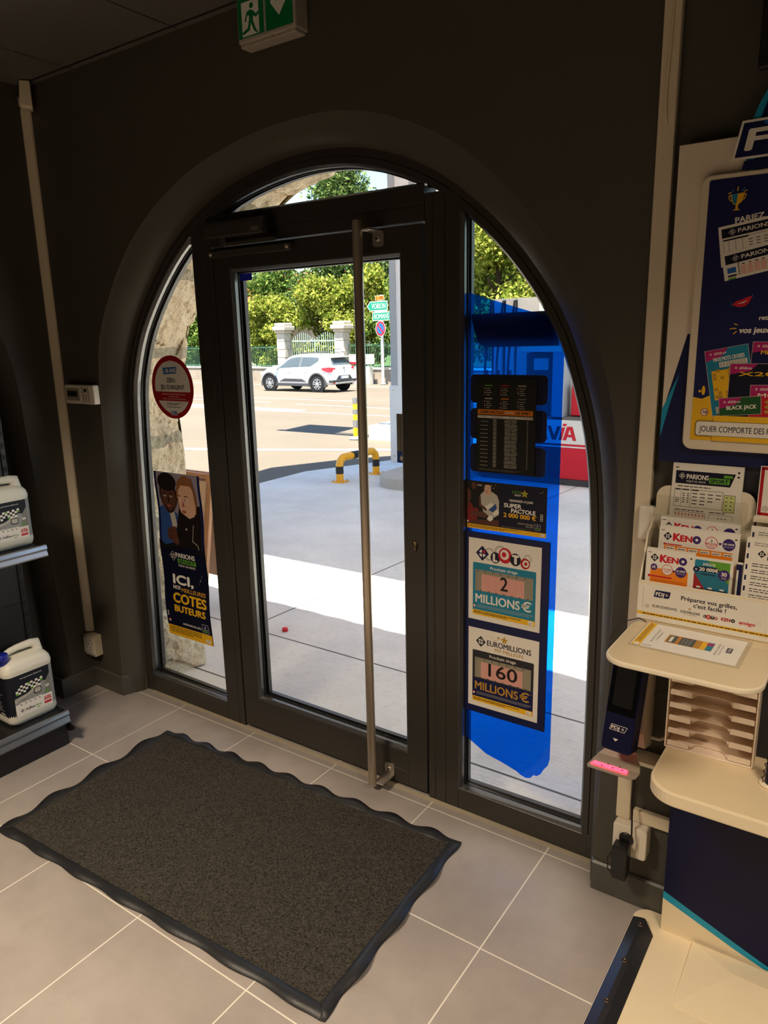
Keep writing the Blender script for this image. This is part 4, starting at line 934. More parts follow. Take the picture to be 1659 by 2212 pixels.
for i, (x, y, h, rx, mm, lab) in enumerate([
    (-31.8, 31.6, 4.0, 2.3, LL, 'lime green leafy shrub left of the left gate pillar'),
    (-28.6, 31.2, 4.6, 2.3, LL, 'yellow green leafy shrub over the left gate pillar'),
    (-24.8, 31.4, 5.6, 2.3, LL, 'lime green shrub above the parked car roof'),
    (-21.9, 31.4, 5.9, 2.4, LL, 'lime green shrub over the right gate pillar'),
    (-18.9, 31.2, 5.2, 2.2, LG, 'mid green shrub behind the green road signs'),
    (-36.0, 31.8, 4.6, 2.8, LG, 'green hedge shrub seen through the left sidelight')]):
    tree('garden_shrub', x, y, h + .3, rx, .4, 9000, .12, mm, lab, 'shrub', 10 + i, False, 'garden shrubs along the railing', 26)
tree('flowering_shrub', -18.3, 33.4, 7.2, 1.8, 2.6, 4500, .12, LP, 'shrub with pink blossom above the VOIRON sign', 'shrub', 30, False, None, 16)
for i, (x, y, h, rx, lab) in enumerate([(-14.6, 33, 10.0, 3.4, 'big lime green tree, leftmost through the right sidelight'), (-10.6, 31.5, 8.2, 3.0, 'big lime green tree above the fuel dispenser masts'), (-6.5, 33, 9.0, 3.4, 'big lime green tree, rightmost through the right sidelight'), (-18.6, 37, 11.2, 3.0, 'tall lime green tree behind the top of the door post')]):
    tree('broadleaf_tree', x, y, h, rx, .5, 15000, .14, LL if i != 3 else LG, lab, 'tree', 40 + i, False, 'broadleaf trees behind the garden wall', 40)
tree('broadleaf_tree', -34, 38, 9.2, 3.4, 2.5, 7000, .15, LG, 'green tree whose tip shows at the left end of the transom', 'tree', 50, False, 'broadleaf trees behind the garden wall', 24)
# house behind the shrubs
hs = thing('garden_house', 'house with a red tiled roof half hidden behind the shrubs', 'house', (-35, 40, gz(40)))
mb = MB(); mb.box(-42, -32, 39, 46, gz(40) - .2, 3.6, mat('house_render', (222, 204, 172), .9, 0, .2, .08)); mb.build('wall_body', hs)
mb = MB(); RT = mat('red_roof_tile', (186, 92, 58), .85, 0, .2, .3, 4); mb.add([(-42.6, 38.4, 3.5), (-31.2, 38.4, 3.5), (-31.2, 42.5, 6.4), (-42.6, 42.5, 6.4), (-31.2, 46.6, 3.5), (-42.6, 46.6, 3.5)], [[0, 1, 2, 3], [3, 2, 4, 5], [0, 3, 5], [1, 4, 2]], RT); mb.build('roof', hs)
mb = MB(); mb.box(-37, -35.8, 38.95, 39.02, .6, 2.2, CHAR); mb.build('window', hs)
# wooded hill far behind
mb = MB(); rows = []
for j, (y, zt2) in enumerate(((60, -1.4), (75, 6), (95, 11), (125, 15))): rows.append([(-150 + 8 * i, y, zt2 + (3.0 * MN.noise(Vector((i * .35, j, 0))) if j else 0)) for i in range(28)])
mb.loft(rows, mat('wooded_hill', (72, 96, 62), 1, 0, .1, .4, .25), False, False); struct(mb.build('hills'))
# ================================================================== inside: doorway, left side, window graphics
def sheet_at(s, name, x0, z0, k, y, label=None, cat=None, parent=None, **kw):
    """sheet facing the room (towards -y), lower left corner at x0, z0; k metres per design unit"""
    o = s.build(name, (x0, y, z0), (1, 0, 0), (0, 0, 1), k, None, parent, **kw)
    if cat: tag(o, label, cat)
    return o
YS_ = YG - .0006
# door closer on transom and leaf
CLO = mat('closer_black', (74, 71, 66), .32, .3, .5, .05, 30)
dc = thing('door_closer', 'black door closer with slide arm above the glass door', 'door closer', (.58, YF, 2.05))
mb = MB(); prof = [(YF, 2.025), (YF - .052, 2.025), (YF - .056, 2.030), (YF - .050, 2.066), (YF - .044, 2.080), (YF, 2.082)]
mb.add([(.402, y, z) for y, z in prof] + [(.700, y, z) for y, z in prof], [list(range(6)), list(range(11, 5, -1))] + [[i, (i + 1) % 6, 6 + (i + 1) % 6, 6 + i] for i in range(6)], CLO); bd = mb.build('housing', dc)
mb = MB(); mb.box(.7005, .712, YF - .050, YF, 2.026, 2.080, mat('closer_cap', (16, 16, 16), .5), .003); mb.build('end_cap', dc)
s = Sheet(44, 14, mat('closer_badge', (54, 50, 46), .4, .6)); s.frame(0, 0, 44, 14, 1, LGREY); s.text('GEZE', 22, 3.4, 7, LGREY, 'C', width=36, bold=.03); s.build('maker_plate', (.645, YF - .0566, 2.035), (1, 0, 0), (0, .15, 1), .00085, None, bd)
mb = MB(); mb.box(.395, .80, YF - .030, YF, 1.962, 1.986, CLO, .003); rl = mb.build('slide_rail', dc)
for x in (.405, .785): mb = MB(); mb.lathe([(.0005, -.006), (.006, -.006), (.008, 0)], STEEL, (x, YF - .030, 1.974), 12, 1); mb.build('screw', rl)
mb = MB(); mb.box(.47, .50, YF - .044, YF - .02, 2.0, 2.026, CLO, .003); mb.box(.49, .74, YF - .042, YF - .031, 1.996, 2.010, CLO, .003); mb.build('arm', dc)

# emergency exit sign
ex = thing('exit_sign', 'green and white emergency exit sign high above the arch', 'exit sign', (.866, YW, 2.62))
EXH = mat('sign_housing', (196, 186, 172), .35, 0, .5, .04, 20, 0, None, .25)
mb = MB(); mb.box(.748, .985, YW - .062, YW, 2.562, 2.688, EXH, .006); mb.build('housing', ex)
s = Sheet(108, 108, WHITE); s.rect(0, 0, 16, 108, SIGNG); s.rect(88, 0, 108, 108, SIGNG); s.rect(0, 98, 108, 108, SIGNG); s.rect(16, 0, 92, 4, SIGNG)
s.disc(58, 84, 8, SIGNG); s.poly([(38, 70), (54, 74), (66, 68), (76, 58), (90, 64), (90, 57), (76, 48), (66, 55), (63, 44), (72, 20), (80, 8), (72, 8), (62, 20), (54, 38), (50, 24), (48, 18), (20, 10), (14, 16), (40, 26), (46, 44), (48, 58), (40, 60), (34, 44), (27, 46)], SIGNG); s.poly([(72, 0), (80, 9), (84, 9), (80, 2)], SIGNG)
o = s.build('pictogram_panel', (.754, YW - .0625, 2.574), (1, 0, 0), (0, 0, 1), .001, None, ex); o['label'] = 'running figure panel'
s = Sheet(108, 108, SIGNG); s.poly([(46, 108), (64, 108), (64, 70), (86, 92), (86, 70), (54, 32), (22, 70), (22, 92), (46, 70)], WHITE)
o = s.build('arrow_panel', (.870, YW - .0625, 2.574), (1, 0, 0), (0, 0, 1), .001, None, ex); o['label'] = 'white down arrow panel'
mb = MB(); mb.box(.752, .981, YW - .056, YW - .01, 2.552, 2.563, EXH, .003); mb.build('lower_lens', ex)
for x in (.79, .885, .95): mb = MB(); mb.box(x, x + .006, YW - .060, YW - .055, 2.555, 2.566, EXH, .001); mb.build('clip', ex)

# intruder sensor in the top corner
sn = thing('motion_detector', 'cream motion detector high in the left corner under the ceiling', 'motion detector', (-.50, YW - .04, 2.6))
mb = MB(); c_, s_ = math.cos(-.62), math.sin(-.62)
def rot(x, y): return (-.482 + x * c_ - y * s_, -.095 + x * s_ + y * c_)
secs = []
for z, w, f in ((2.595, .020, -.022), (2.605, .027, -.030), (2.62, .029, -.032), (2.64, .030, -.026), (2.68, .030, -.022), (2.694, .030, -.021), (2.696, .028, -.019)):
    secs.append([(*rot(-w, .02), z), (*rot(w, .02), z), (*rot(w, f * .8), z), (*rot(w * .5, f), z), (*rot(-w * .5, f), z), (*rot(-w, f * .8), z)])
mb.loft(secs, TRUNK, True, True, smooth=False); mb.build('housing', sn)
mb = MB(); mb.loft([[(*rot(-.02 + .04 * i / 8, -.027 - .007 * math.sin(PI * i / 8)), z) for i in range(9)] for z in (2.61, 2.622, 2.636)], mat('sensor_lens', (206, 194, 172), .3), False); mb.build('lens', sn)

# left corner trunking and socket
ct = thing('corner_trunking', 'cream cable trunking running down the left corner', 'cable trunking', (XL + .014, YW - .014, 1.4))
for z0, z1 in ((.292, .864), (.865, 2.61)):
    mb = MB(); mb.prism([(XL, YW), (XL, YW - .030), (XL + .008, YW - .030), (XL + .030, YW - .008), (XL + .030, YW)], z0, z1, TRUNK, axis=2); mb.build('cover', ct)
so_ = thing('wall_socket', 'cream wall socket low in the left corner below the trunking', 'socket', (-.515, YW, .23))
mb = MB(); mb.box(-.553, -.470, YW - .044, YW, .178, .284, TRUNK, .004); mb.build('back_box', so_)
mb = MB(); mb.box(-.551, -.472, YW - .050, YW - .043, .190, .272, mat('socket_face', (216, 206, 190), .4), .003); fc = mb.build('face_plate', so_)
mb = MB(); mb.lathe([(.0005, 0), (.018, 0), (.021, -.0015), (.021, .001)], WHITEP, (-.511, YW - .0502, .231), 22, 1); mb.build('socket_well', fc)
for x, z in ((-.521, .224), (-.501, .224), (-.511, .243)): mb = MB(); mb.lathe([(.0003, -.0012), (.0032, -.0012), (.0032, .0)], GAP, (x, YW - .0502, z), 10, 1); mb.build('pin_hole', fc)

# alarm keypad
kp = thing('alarm_keypad', 'white alarm keypad with small screen left of the arch', 'keypad', (-.372, YW, 1.443))
mb = MB(); mb.box(-.478, -.268, YW - .030, YW, 1.402, 1.485, WHITEP, .005); kb = mb.build('housing', kp)
mb = MB(); mb.box(-.466, -.372, YW - .0312, YW - .029, 1.416, 1.470, mat('keypad_bezel', (150, 138, 118), .4)); bz = mb.build('bezel', kp)
mb = MB(); mb.box(-.458, -.388, YW - .0318, YW - .031, 1.434, 1.458, mat('keypad_screen', (28, 42, 32), .2)); mb.build('screen', bz)
KEY = mat('keypad_key', (166, 156, 142), .45)
for k in range(3): mb = MB(); mb.lathe([(.0004, -.003), (.0045, -.003), (.005, 0)], KEY, (-.447 + k * .018, YW - .031, 1.4225), 10, 1); mb.build('button', bz)
for r in range(7):
    for c in range(3):
        if r < 3 and c == 1: continue
        mb = MB(); mb.lathe([(.0004, -.003), (.0042, -.003), (.0055, 0)], KEY, (-.345 + c * .019 + .0005 * r, YW - .030, 1.471 - r * .0095), 10, 1); mb.build('button', kp)
mb = MB(); mb.lathe([(.0005, -.005), (.006, -.005), (.0085, -.003), (.009, 0)], mat('dial_dark', (44, 40, 38), .4), (-.326, YW - .030, 1.462), 16, 1); mb.build('navigation_dial', kp)

# ------------------------------------------------------------------ door mat
dm = thing('door_mat', 'dark ribbed-edge entrance mat lying on the tiles before the door', 'door mat', (.848, -.522, 0), None, (0, 0, math.radians(2.4)))
MX = Matrix.Translation((.848, -.522, 0)) @ Matrix.Rotation(math.radians(2.4), 4, 'Z')
MW, MH, BW = .715, .385, .032
PILE = bpy.data.materials.new('mat_pile'); PILE.use_nodes = True; N = PILE.node_tree.nodes; L = PILE.node_tree.links; b = N['Principled BSDF']
tc = N.new('ShaderNodeTexCoord'); n1 = noise(N, L, tc.outputs['Object'], 170, 3, .75); n2 = noise(N, L, tc.outputs['Object'], 2.5, 4)
c = mix_col(N, L, ramp(N, L, n1, .35, .7), lin((25, 24, 21)), lin((98, 93, 84))); L.new(mix_col(N, L, math_node(N, L, 'MULTIPLY', n2, .4), c, lin((64, 59, 54))), b.inputs['Base Color'])
b.inputs['Roughness'].default_value = 1; b.inputs['Specular IOR Level'].default_value = .1; bump(N, L, b, n1, 1.0, .006)
def wave_(s, side):
    """ripple of the rubber edge: lift and sideways shift along edge coordinate s (m)"""
    amp = (1.0, 1.1, .9, 1.2)[side]; w = math.sin(s * 2 * PI / (.21, .19, .15, .2)[side] + side * 1.3 + .9 * math.sin(s * 3 + side))
    return amp * (.5 + .5 * w), amp * w
mb = MB(); nx, ny = 150, 84
vs = []
for j in range(ny + 1):
    for i in range(nx + 1):
        x, y = -MW + BW + (2 * MW - 2 * BW) * i / nx, -MH + BW + (2 * MH - 2 * BW) * j / ny
        vs.append((x, y, .008 + .0018 * MN.noise(Vector((x * 90, y * 90, 0))) + .002 * MN.noise(Vector((x * 4, y * 4, 3)))))
mb.add(vs, [[j * (nx + 1) + i, j * (nx + 1) + i + 1, (j + 1) * (nx + 1) + i + 1, (j + 1) * (nx + 1) + i] for j in range(ny) for i in range(nx)], PILE, True)
mb.xform(MX); o = mb.build('carpet_pile', dm, normals=False)
mb = MB(); ring = []
cs = [(-MW, -MH), (MW, -MH), (MW, MH), (-MW, MH)]
for k in range(4):
    (ax, ay), (bx, by) = cs[k], cs[(k + 1) % 4]; ln = math.hypot(bx - ax, by - ay); n = int(ln / .012); tx, ty = (bx - ax) / ln, (by - ay) / ln; ox, oy = ty, -tx
    for i in range(n):
        sdist = i / n * ln; f = min(1, sdist / .08, (ln - sdist) / .08); lift, sh_ = wave_(sdist, k); ring.append((ax + tx * sdist, ay + ty * sdist, ox, oy, lift * f, sh_ * f, min(sdist, ln - sdist), tx, ty))
rings = [[], [], [], [], []]
for x, y, ox, oy, lift, sh_, de, tx, ty in ring:
    def P(d, z):
        px_, py_ = x - ox * d, y - oy * d
        px_ = max(-MW + min(d, BW), min(MW - min(d, BW), px_)) if d > 0 else px_; py_ = max(-MH + min(d, BW), min(MH - min(d, BW), py_)) if d > 0 else py_
        return (px_, py_, z)
    rings[0].append(P(BW + .004, .004)); rings[1].append(P(BW + .002, .0085)); rings[2].append(P(BW * .55, .006 + lift * .008)); rings[3].append(P(-.004 - sh_ * .006, .0025 + lift * .011)); rings[4].append(P(-.004 - sh_ * .006, .0006 + lift * .009))
mb.loft(rings, RUBBER, True, False); mb.xform(MX); mb.build('rubber_edge', dm, normals=False)

# ------------------------------------------------------------------ gondola shelf with two jerrycans
MET = mat('shelf_black', (26, 27, 30), .4, .2, .5, .08, 20)
gs = thing('display_shelf', 'black metal shop shelf with silver price rails at left edge', 'shelf', (-.26, -1.0, 0))
SX0, SX1, SY0, SY1 = -.372, -.150, -1.55, -.462
mb = MB(); mb.box(SX0, SX1 - .006, SY0, SY1, .004, .098, MET, .003); mb.build('plinth', gs)
mb = MB(); mb.box(SX0, SX1, SY0, SY1 + .004, .135, .155, MET, .003); mb.build('base_deck', gs)
mb = MB(); mb.box(SX0, SX1, SY0, SY1 + .004, .855, .878, MET, .003); mb.build('upper_shelf', gs)
for z0, z1, nm in ((.104, .160, 'price_rail'), (.838, .886, 'price_rail')):
    mb = MB(); pr = [(SX1, z1), (SX1 + .008, z1 - .003), (SX1 + .012, z1 - .016), (SX1 + .006, z1 - .026), (SX1 + .013, z0 + .006), (SX1 + .010, z0), (SX1, z0)]
    mb.add([(x, SY0, z) for x, z in pr] + [(x, SY1 + .006, z) for x, z in pr], [list(range(7)), list(range(13, 6, -1))] + [[i, (i + 1) % 7, 7 + (i + 1) % 7, 7 + i] for i in range(7)], SILVER if z0 > .5 else mat('rail_clear_grey', (120, 124, 130), .22, .4)); mb.build(nm, gs)
mb = MB(); mb.box(SX0 - .02, SX0, SY0, -.47, .06, 1.75, MET)
for z in (.36, .60, 1.0, 1.24, 1.48): mb.box(SX0 - .001, SX0 + .002, SY0, -.47, z, z + .004, GAP)
mb.build('back_panel', gs)
mb = MB(); mb.box(SX0 - .052, SX0 + .006, -.470, -.448, .0, 1.85, MET, .003); up = mb.build('upright', gs)
mb = MB()
for k in range(34): mb.box(SX0 + .0055, SX0 + .0068, -.464, -.454, .2 + k * .048, .222 + k * .048, GAP)
o = mb.build('slot_row', up)
mb = MB(); mb.prism([(SX1 - .02, .10), (SX1 + .03, .085), (SX1 + .03, .075), (SX1 + .0, .06), (SX1 - .02, .06)], SY1 + .004, SY1 + .012, MET, axis=1); mb.build('end_hook', gs)
PE = mat('jerrycan_plastic', (240, 238, 224), .42, 0, .5, .03, 10, 0, None, .12)
CAPB = mat('cap_blue', (20, 34, 150), .4)
LBL = ink('label_navy', (12, 15, 30), .6); LBG = ink('label_grey', (150, 152, 150), .4)
def can_label(s, w, h, litres):
    s.rect(0, 0, w, h, WHITE); s.rect(0, h * .30, w, h, LBL)
    s.poly([(0, h * .30), (w, h * .30), (w, h * .62), (w * .75, h * .66), (w * .35, h * .5), (0, h * .46)], LBG); s.poly([(0, h * .34), (w * .55, h * .5), (w * .7, h * .62), (w * .62, h * .62), (w * .4, h * .50), (0, h * .42)], LGREY)
    s.poly([(w * .80, h * .30), (w, h * .30), (w, h * .8), (w * .86, h * .62)], GREY)
    q = w * .068; Wc = [(0, 4), (1, 5), (2, 6), (2, 4), (3, 5), (4, 4), (4, 6), (5, 5), (6, 4), (7, 5), (7, 3), (8, 6), (8, 4), (9, 5), (10, 6), (9, 3), (1, 3), (3, 3), (6, 6)]
    z = lambda c, r: (w * .05 + c * q, h * .38 + r * q * .82 + c * q * .08, w * .05 + (c + 1) * q, h * .38 + (r + 1) * q * .82 + c * q * .08)
    s.rects([z(*p) for p in Wc], WHITE); s.rects([z(*p) for p in ((1, 4), (2, 5), (3, 4), (2, 3), (4, 5), (5, 4), (7, 4), (8, 5), (9, 4), (2, 2))], BLACK); s.rects([z(*p) for p in ((0, 3), (5, 6), (6, 3), (10, 5))], GREEN)
    s.poly(rrect(w * .52, w * .74, h * .40, h * .56, h * .05), CHAR); s.poly(rrect(w * .545, w * .72, h * .425, h * .54, h * .04), LGREY)
    s.text('www.greenchem-adblue.com', w * .5, h * .89, h * .035, WHITE, 'C', width=w * .6)
    s.text('ISO 22241 - 1', w * .08, h * .37, h * .035, BLACK, width=w * .26)
    for k in range(5): s.rect(w * (.12 + .125 * k), h * .235, w * (.225 + .125 * k), h * .325, WHITE, w * .006); s.lines(w * (.135 + .125 * k), h * .285, w * .06, 2, h * .03, CHAR, None, .4, k)
    s.disc(w * .90, h * .50, w * .055, WHITE, h * .032); s.text(litres, w * .90, h * .485, h * .03, BLACK, 'C', bold=.02)
    s.poly([(w * .82, h * .33), (w * .93, h * .35), (w * .91, h * .40), (w * .85, h * .39)], GREEN)
    s.clover(w * .16, h * .12, w * .05, BLACK, WHITE); s.rect(w * .225, h * .06, w * .23, h * .17, BLACK)
    s.text('AdBlue', w * .25, h * .09, h * .065, BLACK, width=w * .26, bold=.03); s.text('4you', w * .52, h * .09, h * .065, GREEN, width=w * .16, bold=.02, shear=.2); s.rect(w * .56, h * .045, w * .64, h * .062, GREEN)
    s.rect(w * .77, h * .06, w * .97, h * .115, RED)
    s.text('AVIA', w * .77, h * .135, h * .115, RED, width=w * .20, bold=.05)
def jerrycan(x0, x1, y0, y1, z0, h, litres, label):
    """front of the can faces +x; the label wraps from the -y side"""
    t = thing('jerrycan', label, 'jerrycan', ((x0 + x1) / 2, (y0 + y1) / 2, z0), 'jerrycans of diesel additive')
    def ring(f, z, r): 
        cx, cy_ = (x0 + x1) / 2, (y0 + y1) / 2; a, b_ = (x1 - x0) / 2 * f, (y1 - y0) / 2 * f; return [(cx + p, cy_ + q, z) for p, q in rrect(-a, a, -b_, b_, r, 5)]
    mb = MB(); H = h
    prof = [(.86, 0, .03), (.95, .005, .03), (1.0, .022, .028), (.985, .06 * H / .3, .028), (.985, .70 * H, .028), (1.0, .725 * H, .028), (1.0, .755 * H, .028), (.985, .765 * H, .028), (.975, .80 * H, .03), (.90, .845 * H, .035), (.76, .875 * H, .04), (.5, .885 * H, .03)]
    rings = [ring(f, z0 + z, r) for f, z, r in prof]; mb.loft(rings, PE, True, True); bd = mb.build('body', t)
    w = y1 - y0; ym = (y0 + y1) / 2; xm = (x0 + x1) / 2
    mb = MB(); yA, yB = y0 + .02 + w * .14, y1 - .028; zT = z0 + H * .965; path = [(xm, yA, z0 + H * .86), (xm, yA + .004, z0 + H * .93), (xm, yA + .022, zT - .005), (xm, ym, zT), (xm, yB - .02, zT), (xm, yB, z0 + H * .95), (xm, yB + .004, z0 + H * .80)]
    mb.tube(path, [.014, .013, .013, .0135, .016, .022, .026], PE, 12); mb.build('handle', t)
    mb = MB(); cyp = y0 + .022; mb.lathe([(.021, 0), (.021, .012), (.024, .012), (.024, .040), (.022, .044), (.001, .044)], CAPB, (xm + .03, cyp, z0 + H * .845), 22); mb.build('cap', t)
    zb, zt_ = z0 + .018 + .02 * H / .3, z0 + H * .69; lw = w - .050; s = Sheet(lw * 1000, (zt_ - zb) * 1000); can_label(s, s.w, s.h, litres)
    o = s.build('front_label', (xm + (x1 - x0) / 2 * .985 + .0006, y0 + .024, zb), (0, 1, 0), (0, 0, 1), .001, None, bd)
    s = Sheet((x1 - x0 - .056) * 1000, (zt_ - zb) * 1000); s.rect(0, 0, s.w, s.h, LBL); s.lines(s.w * .1, s.h * .9, s.w * .7, 16, s.h * .05, LGREY, s.h * .014, .5, 5); s.text('AdBlue', s.w * .5, s.h * .05, s.h * .05, WHITE, 'L')
    o = s.build('side_label', (x0 + .03, y0 + w * .0075 - .0006, zb), (1, 0, 0), (0, 0, 1), .001, None, bd)
    # rounded corner piece that joins the two label faces, and the blank strip to the far corner
    for yc, sg_, m_, nm in ((y0 + .028, -1, LBL, 'label_wrap'), (y1 - .028, 1, LBG, 'label_wrap')):
        mb = MB(); r = .0288; lo = []; 
        for i in range(9): a = i / 8 * PI / 2; lo.append((x1 - w * .0075 * .9 - .028 + r * math.cos(a) - .0008 * 0, yc + sg_ * r * math.sin(a) - sg_ * w * .0075))
        mb.loft([[(x, y, zb) for x, y in lo], [(x, y, zt_) for x, y in lo]], m_, False, False); mb.build(nm, bd)
    return t
jerrycan(-.352, -.196, -.668, -.462, .1555, .31, '10L', 'large additive jerrycan with blue cap on the lowest shelf')
jerrycan(-.345, -.215, -.645, -.452, .8785, .275, '5L', 'smaller additive jerrycan standing on the upper shelf')

# dark glazing in the left wall's arch
mb = MB(); LJ = [(-.24 - .281 - x, z) for x, z in inset(JAMB, -.01)]; LI = [(-.24 - .281 - x, z) for x, z in inset(JAMB, .07)]
mb.loft([[(XL - .105, y, z) for y, z in LJ], [(XL - .105, y, z) for y, z in LI], [(XL - .14, y, z) for y, z in LI]], FRAME, False, False, smooth=False)
w4 = struct(mb.build('window_4'))
mb = MB(); mb.prism(LI, XL - .145, XL - .14, mat('dark_pane', (20, 21, 24), .15), axis=0); mb.build('pane', w4)

# ------------------------------------------------------------------ stickers and posters on the glass
# round age limit sticker
s = Sheet(266, 266); C0 = 133
s.disc(C0, C0, 133, DRED, n=56); INN = ell(C0, C0, 112, None, 56)
def chord(y0, y1): return [p for p in INN if y0 <= p[1] <= y1]
def band_poly(y0, y1, R=112):
    f = lambda y: math.sqrt(max(0, R * R - (y - C0) ** 2)); ys = [y0 + (y1 - y0) * i / 16 for i in range(17)]; return [(C0 + f(y), y) for y in ys] + [(C0 - f(y), y) for y in ys[::-1]]
s.poly(band_poly(C0 - 19, C0 + 112), WHITE); s.poly(band_poly(C0 - 112, C0 - 58), WHITE)
s.poly([(82, 186), (166, 191), (168, 219), (80, 214)], BLUE); s.text('-18 ANS', 125, 194, 18, WHITE, 'C', width=76, bold=.03, rot=.05)
s.text('ZÉRO', C0 - 6, 153, 19, NAVY2, 'C', width=54, bold=.035); s.text("JEU D'ARGENT", C0, 124, 19, NAVY2, 'C', width=150, bold=.035)
for i, (t_, w_) in enumerate((('NI VENTE DE JEUX D’ARGENT NI PAIEMENT DES GAINS', 150), ('AUX MOINS DE 18 ANS', 66), ('MÊME ACCOMPAGNÉS D’UNE PERSONNE MAJEURE', 144))): s.text(t_, C0 + 4, 101 - i * 10, 5, WHITE, 'C', width=w_, res=1)
s.lines(88, 64, 92, 2, 6, CHAR); s.lines(90, 48, 88, 1, 6, CHAR)
s.rect(110, 15, 152, 34, WHITE); s.rect(112, 17, 150, 32, BLUE); s.text('FDJ', 115, 20, 9, WHITE, width=20, bold=.04); s.clover(143, 24.5, 6, None, WHITE)
sheet_at(s, 'age_limit_sticker', -.089, 1.339, .001, YS_, 'round red and white minus 18 age limit sticker on the left sidelight', 'sticker')

# tall narrow poster with two people
def person_head(s, cx, cy_, rx, ry, skin, hair, brow=HAIR, look=-.2):
    s.poly(ell(cx, cy_ + ry * .16, rx * 1.16, ry * 1.10, 26), hair); s.poly(ell(cx, cy_, rx, ry, 26), skin)
    s.poly(ell(cx, cy_ + ry * .78, rx * .98, ry * .34, 20, 0, PI), hair)
    for k in (-1, 1):
        ex_ = cx + rx * (look + .42 * k); s.disc(ex_, cy_ + ry * .06, rx * .16, WHITE, ry * .055, 12); s.disc(ex_ + rx * look * .2, cy_ + ry * .06, rx * .075, HAIR, None, 10); s.poly([(ex_ - rx * .22, cy_ + ry * .2), (ex_ + rx * .22, cy_ + ry * .22), (ex_ + rx * .2, cy_ + ry * .28), (ex_ - rx * .2, cy_ + ry * .26)], brow)
    s.poly([(cx + rx * (look - .02), cy_ + ry * .06), (cx + rx * (look - .14), cy_ - ry * .28), (cx + rx * (look + .14), cy_ - ry * .28)], LIP if skin is SKIN else HAIR); s.poly(ell(cx + rx * look, cy_ - ry * .54, rx * .28, ry * .075, 14), LIP)
s = Sheet(300, 786, NAVY2, thick=.3)
s.rect(0, 430, 300, 786, ink('photo_lilac', (150, 140, 156))); s.rect(0, 430, 14, 786, NAVY); s.rect(286, 430, 300, 786, NAVY)
s.poly([(14, 620), (60, 640), (130, 600), (160, 430), (14, 430)], DENIM); s.poly([(70, 626), (112, 606), (128, 540), (100, 520)], LGREY)
person_head(s, 84, 672, 50, 74, SKIN2, HAIR, HAIR, -.05); s.poly(ell(84, 742, 62, 42, 24), HAIR); s.poly([(52, 640), (84, 602), (118, 636), (104, 610), (84, 596), (62, 610)], HAIR)
s.poly([(150, 640), (286, 650), (286, 430), (14, 430), (60, 452), (120, 470), (128, 560)], HAIR)
person_head(s, 206, 664, 56, 92, SKIN, BLOND, ink('fair_brow', (130, 92, 62)), -.45); s.poly([(150, 700), (176, 764), (250, 772), (268, 690), (258, 640), (254, 720), (222, 748), (180, 738)], BLOND)
s.poly([(160, 610), (214, 586), (262, 606), (286, 560), (286, 440), (150, 440), (128, 540)], HAIR); s.stroke([(236, 560), (228, 486), (262, 470), (270, 430)], 3, LGREY); s.disc(190, 536, 5, LGREY); s.disc(258, 628, 4, GOLD); s.disc(258, 616, 4, GOLD)
s.poly([(60, 520), (84, 536), (120, 540), (128, 500), (140, 470), (128, 452), (92, 470), (66, 482)], SKIN2)
for k in range(4): s.stroke([(66 + k * 3, 518 - k * 11), (104, 520 - k * 11)], 2, HAIR)
s.poly([(0, 440), (300, 452), (300, 0), (0, 0)], NAVY2); s.poly([(0, 470), (0, 430), (300, 430), (300, 444), (160, 430), (60, 440)], HAIR)
s.clover(84, 398, 24, NAVY2, LGREY, frame=LGREY); s.text('PARIONS', 104, 396, 22, WHITE, width=128, bold=.035); s.rect(112, 368, 234, 390, GREEN); s.text('SPORT', 120, 371.5, 15, NAVY2, width=106, bold=.05); s.text('POINT DE VENTE', 114, 352, 9.5, WHITE, width=112, bold=.02)
s.text('ICI,', 66, 264, 44, WHITE, width=134, bold=.07); s.text('NOS', 64, 238, 17, WHITE, width=48, bold=.05); s.text('MEILLEURES', 120, 230, 19, GOLD, width=160, bold=.05)
s.text('COTES', 62, 174, 46, YEL, width=220, bold=.06); s.text('BUTEURS', 66, 128, 32, YEL, width=206, bold=.06)
s.rects([(248, 300, 254, 306), (256, 314, 260, 318), (240, 286, 243, 290), (262, 326, 265, 330)], LGREY)
s.text("À RETROUVER SUR L'APPLI", 232, 66, 10, WHITE, 'R', width=124, shear=.15, bold=.02); s.poly(rrect(240, 284, 52, 98, 8), LGREY); s.poly(rrect(242, 282, 54, 96, 7), NAVY); s.clover(262, 84, 9, NAVY, WHITE); s.text('PARIONS', 262, 70, 5, WHITE, 'C', width=32); s.rect(246, 60, 278, 67, GREEN)
s.disc(20, 74, 8, RED); s.disc(20, 74, 6, WHITE); s.text('18', 20, 71, 5, BLACK, 'C', width=8); s.rect(10, 96, 18, 122, LGREY)
s.rect(0, 0, 300, 50, YEL); s.lines(10, 40, 220, 4, 8, BLACK, 3.4, .3, 3); s.rect(258, 8, 288, 24, WHITE); s.lines(262, 18, 20, 2, 6, GREY)
s.build('slim_poster', (-.124, YS_ - .001, .320), (1, 0, 0), (0, 0, 1), .000993, None, None, warp=lambda u, v: .001 + .007 * (.5 - .5 * math.cos(v * 5.2 * PI)))
tag(bpy.data.objects['slim_poster'], 'tall narrow navy sports betting poster with two people on left sidelight', 'poster')

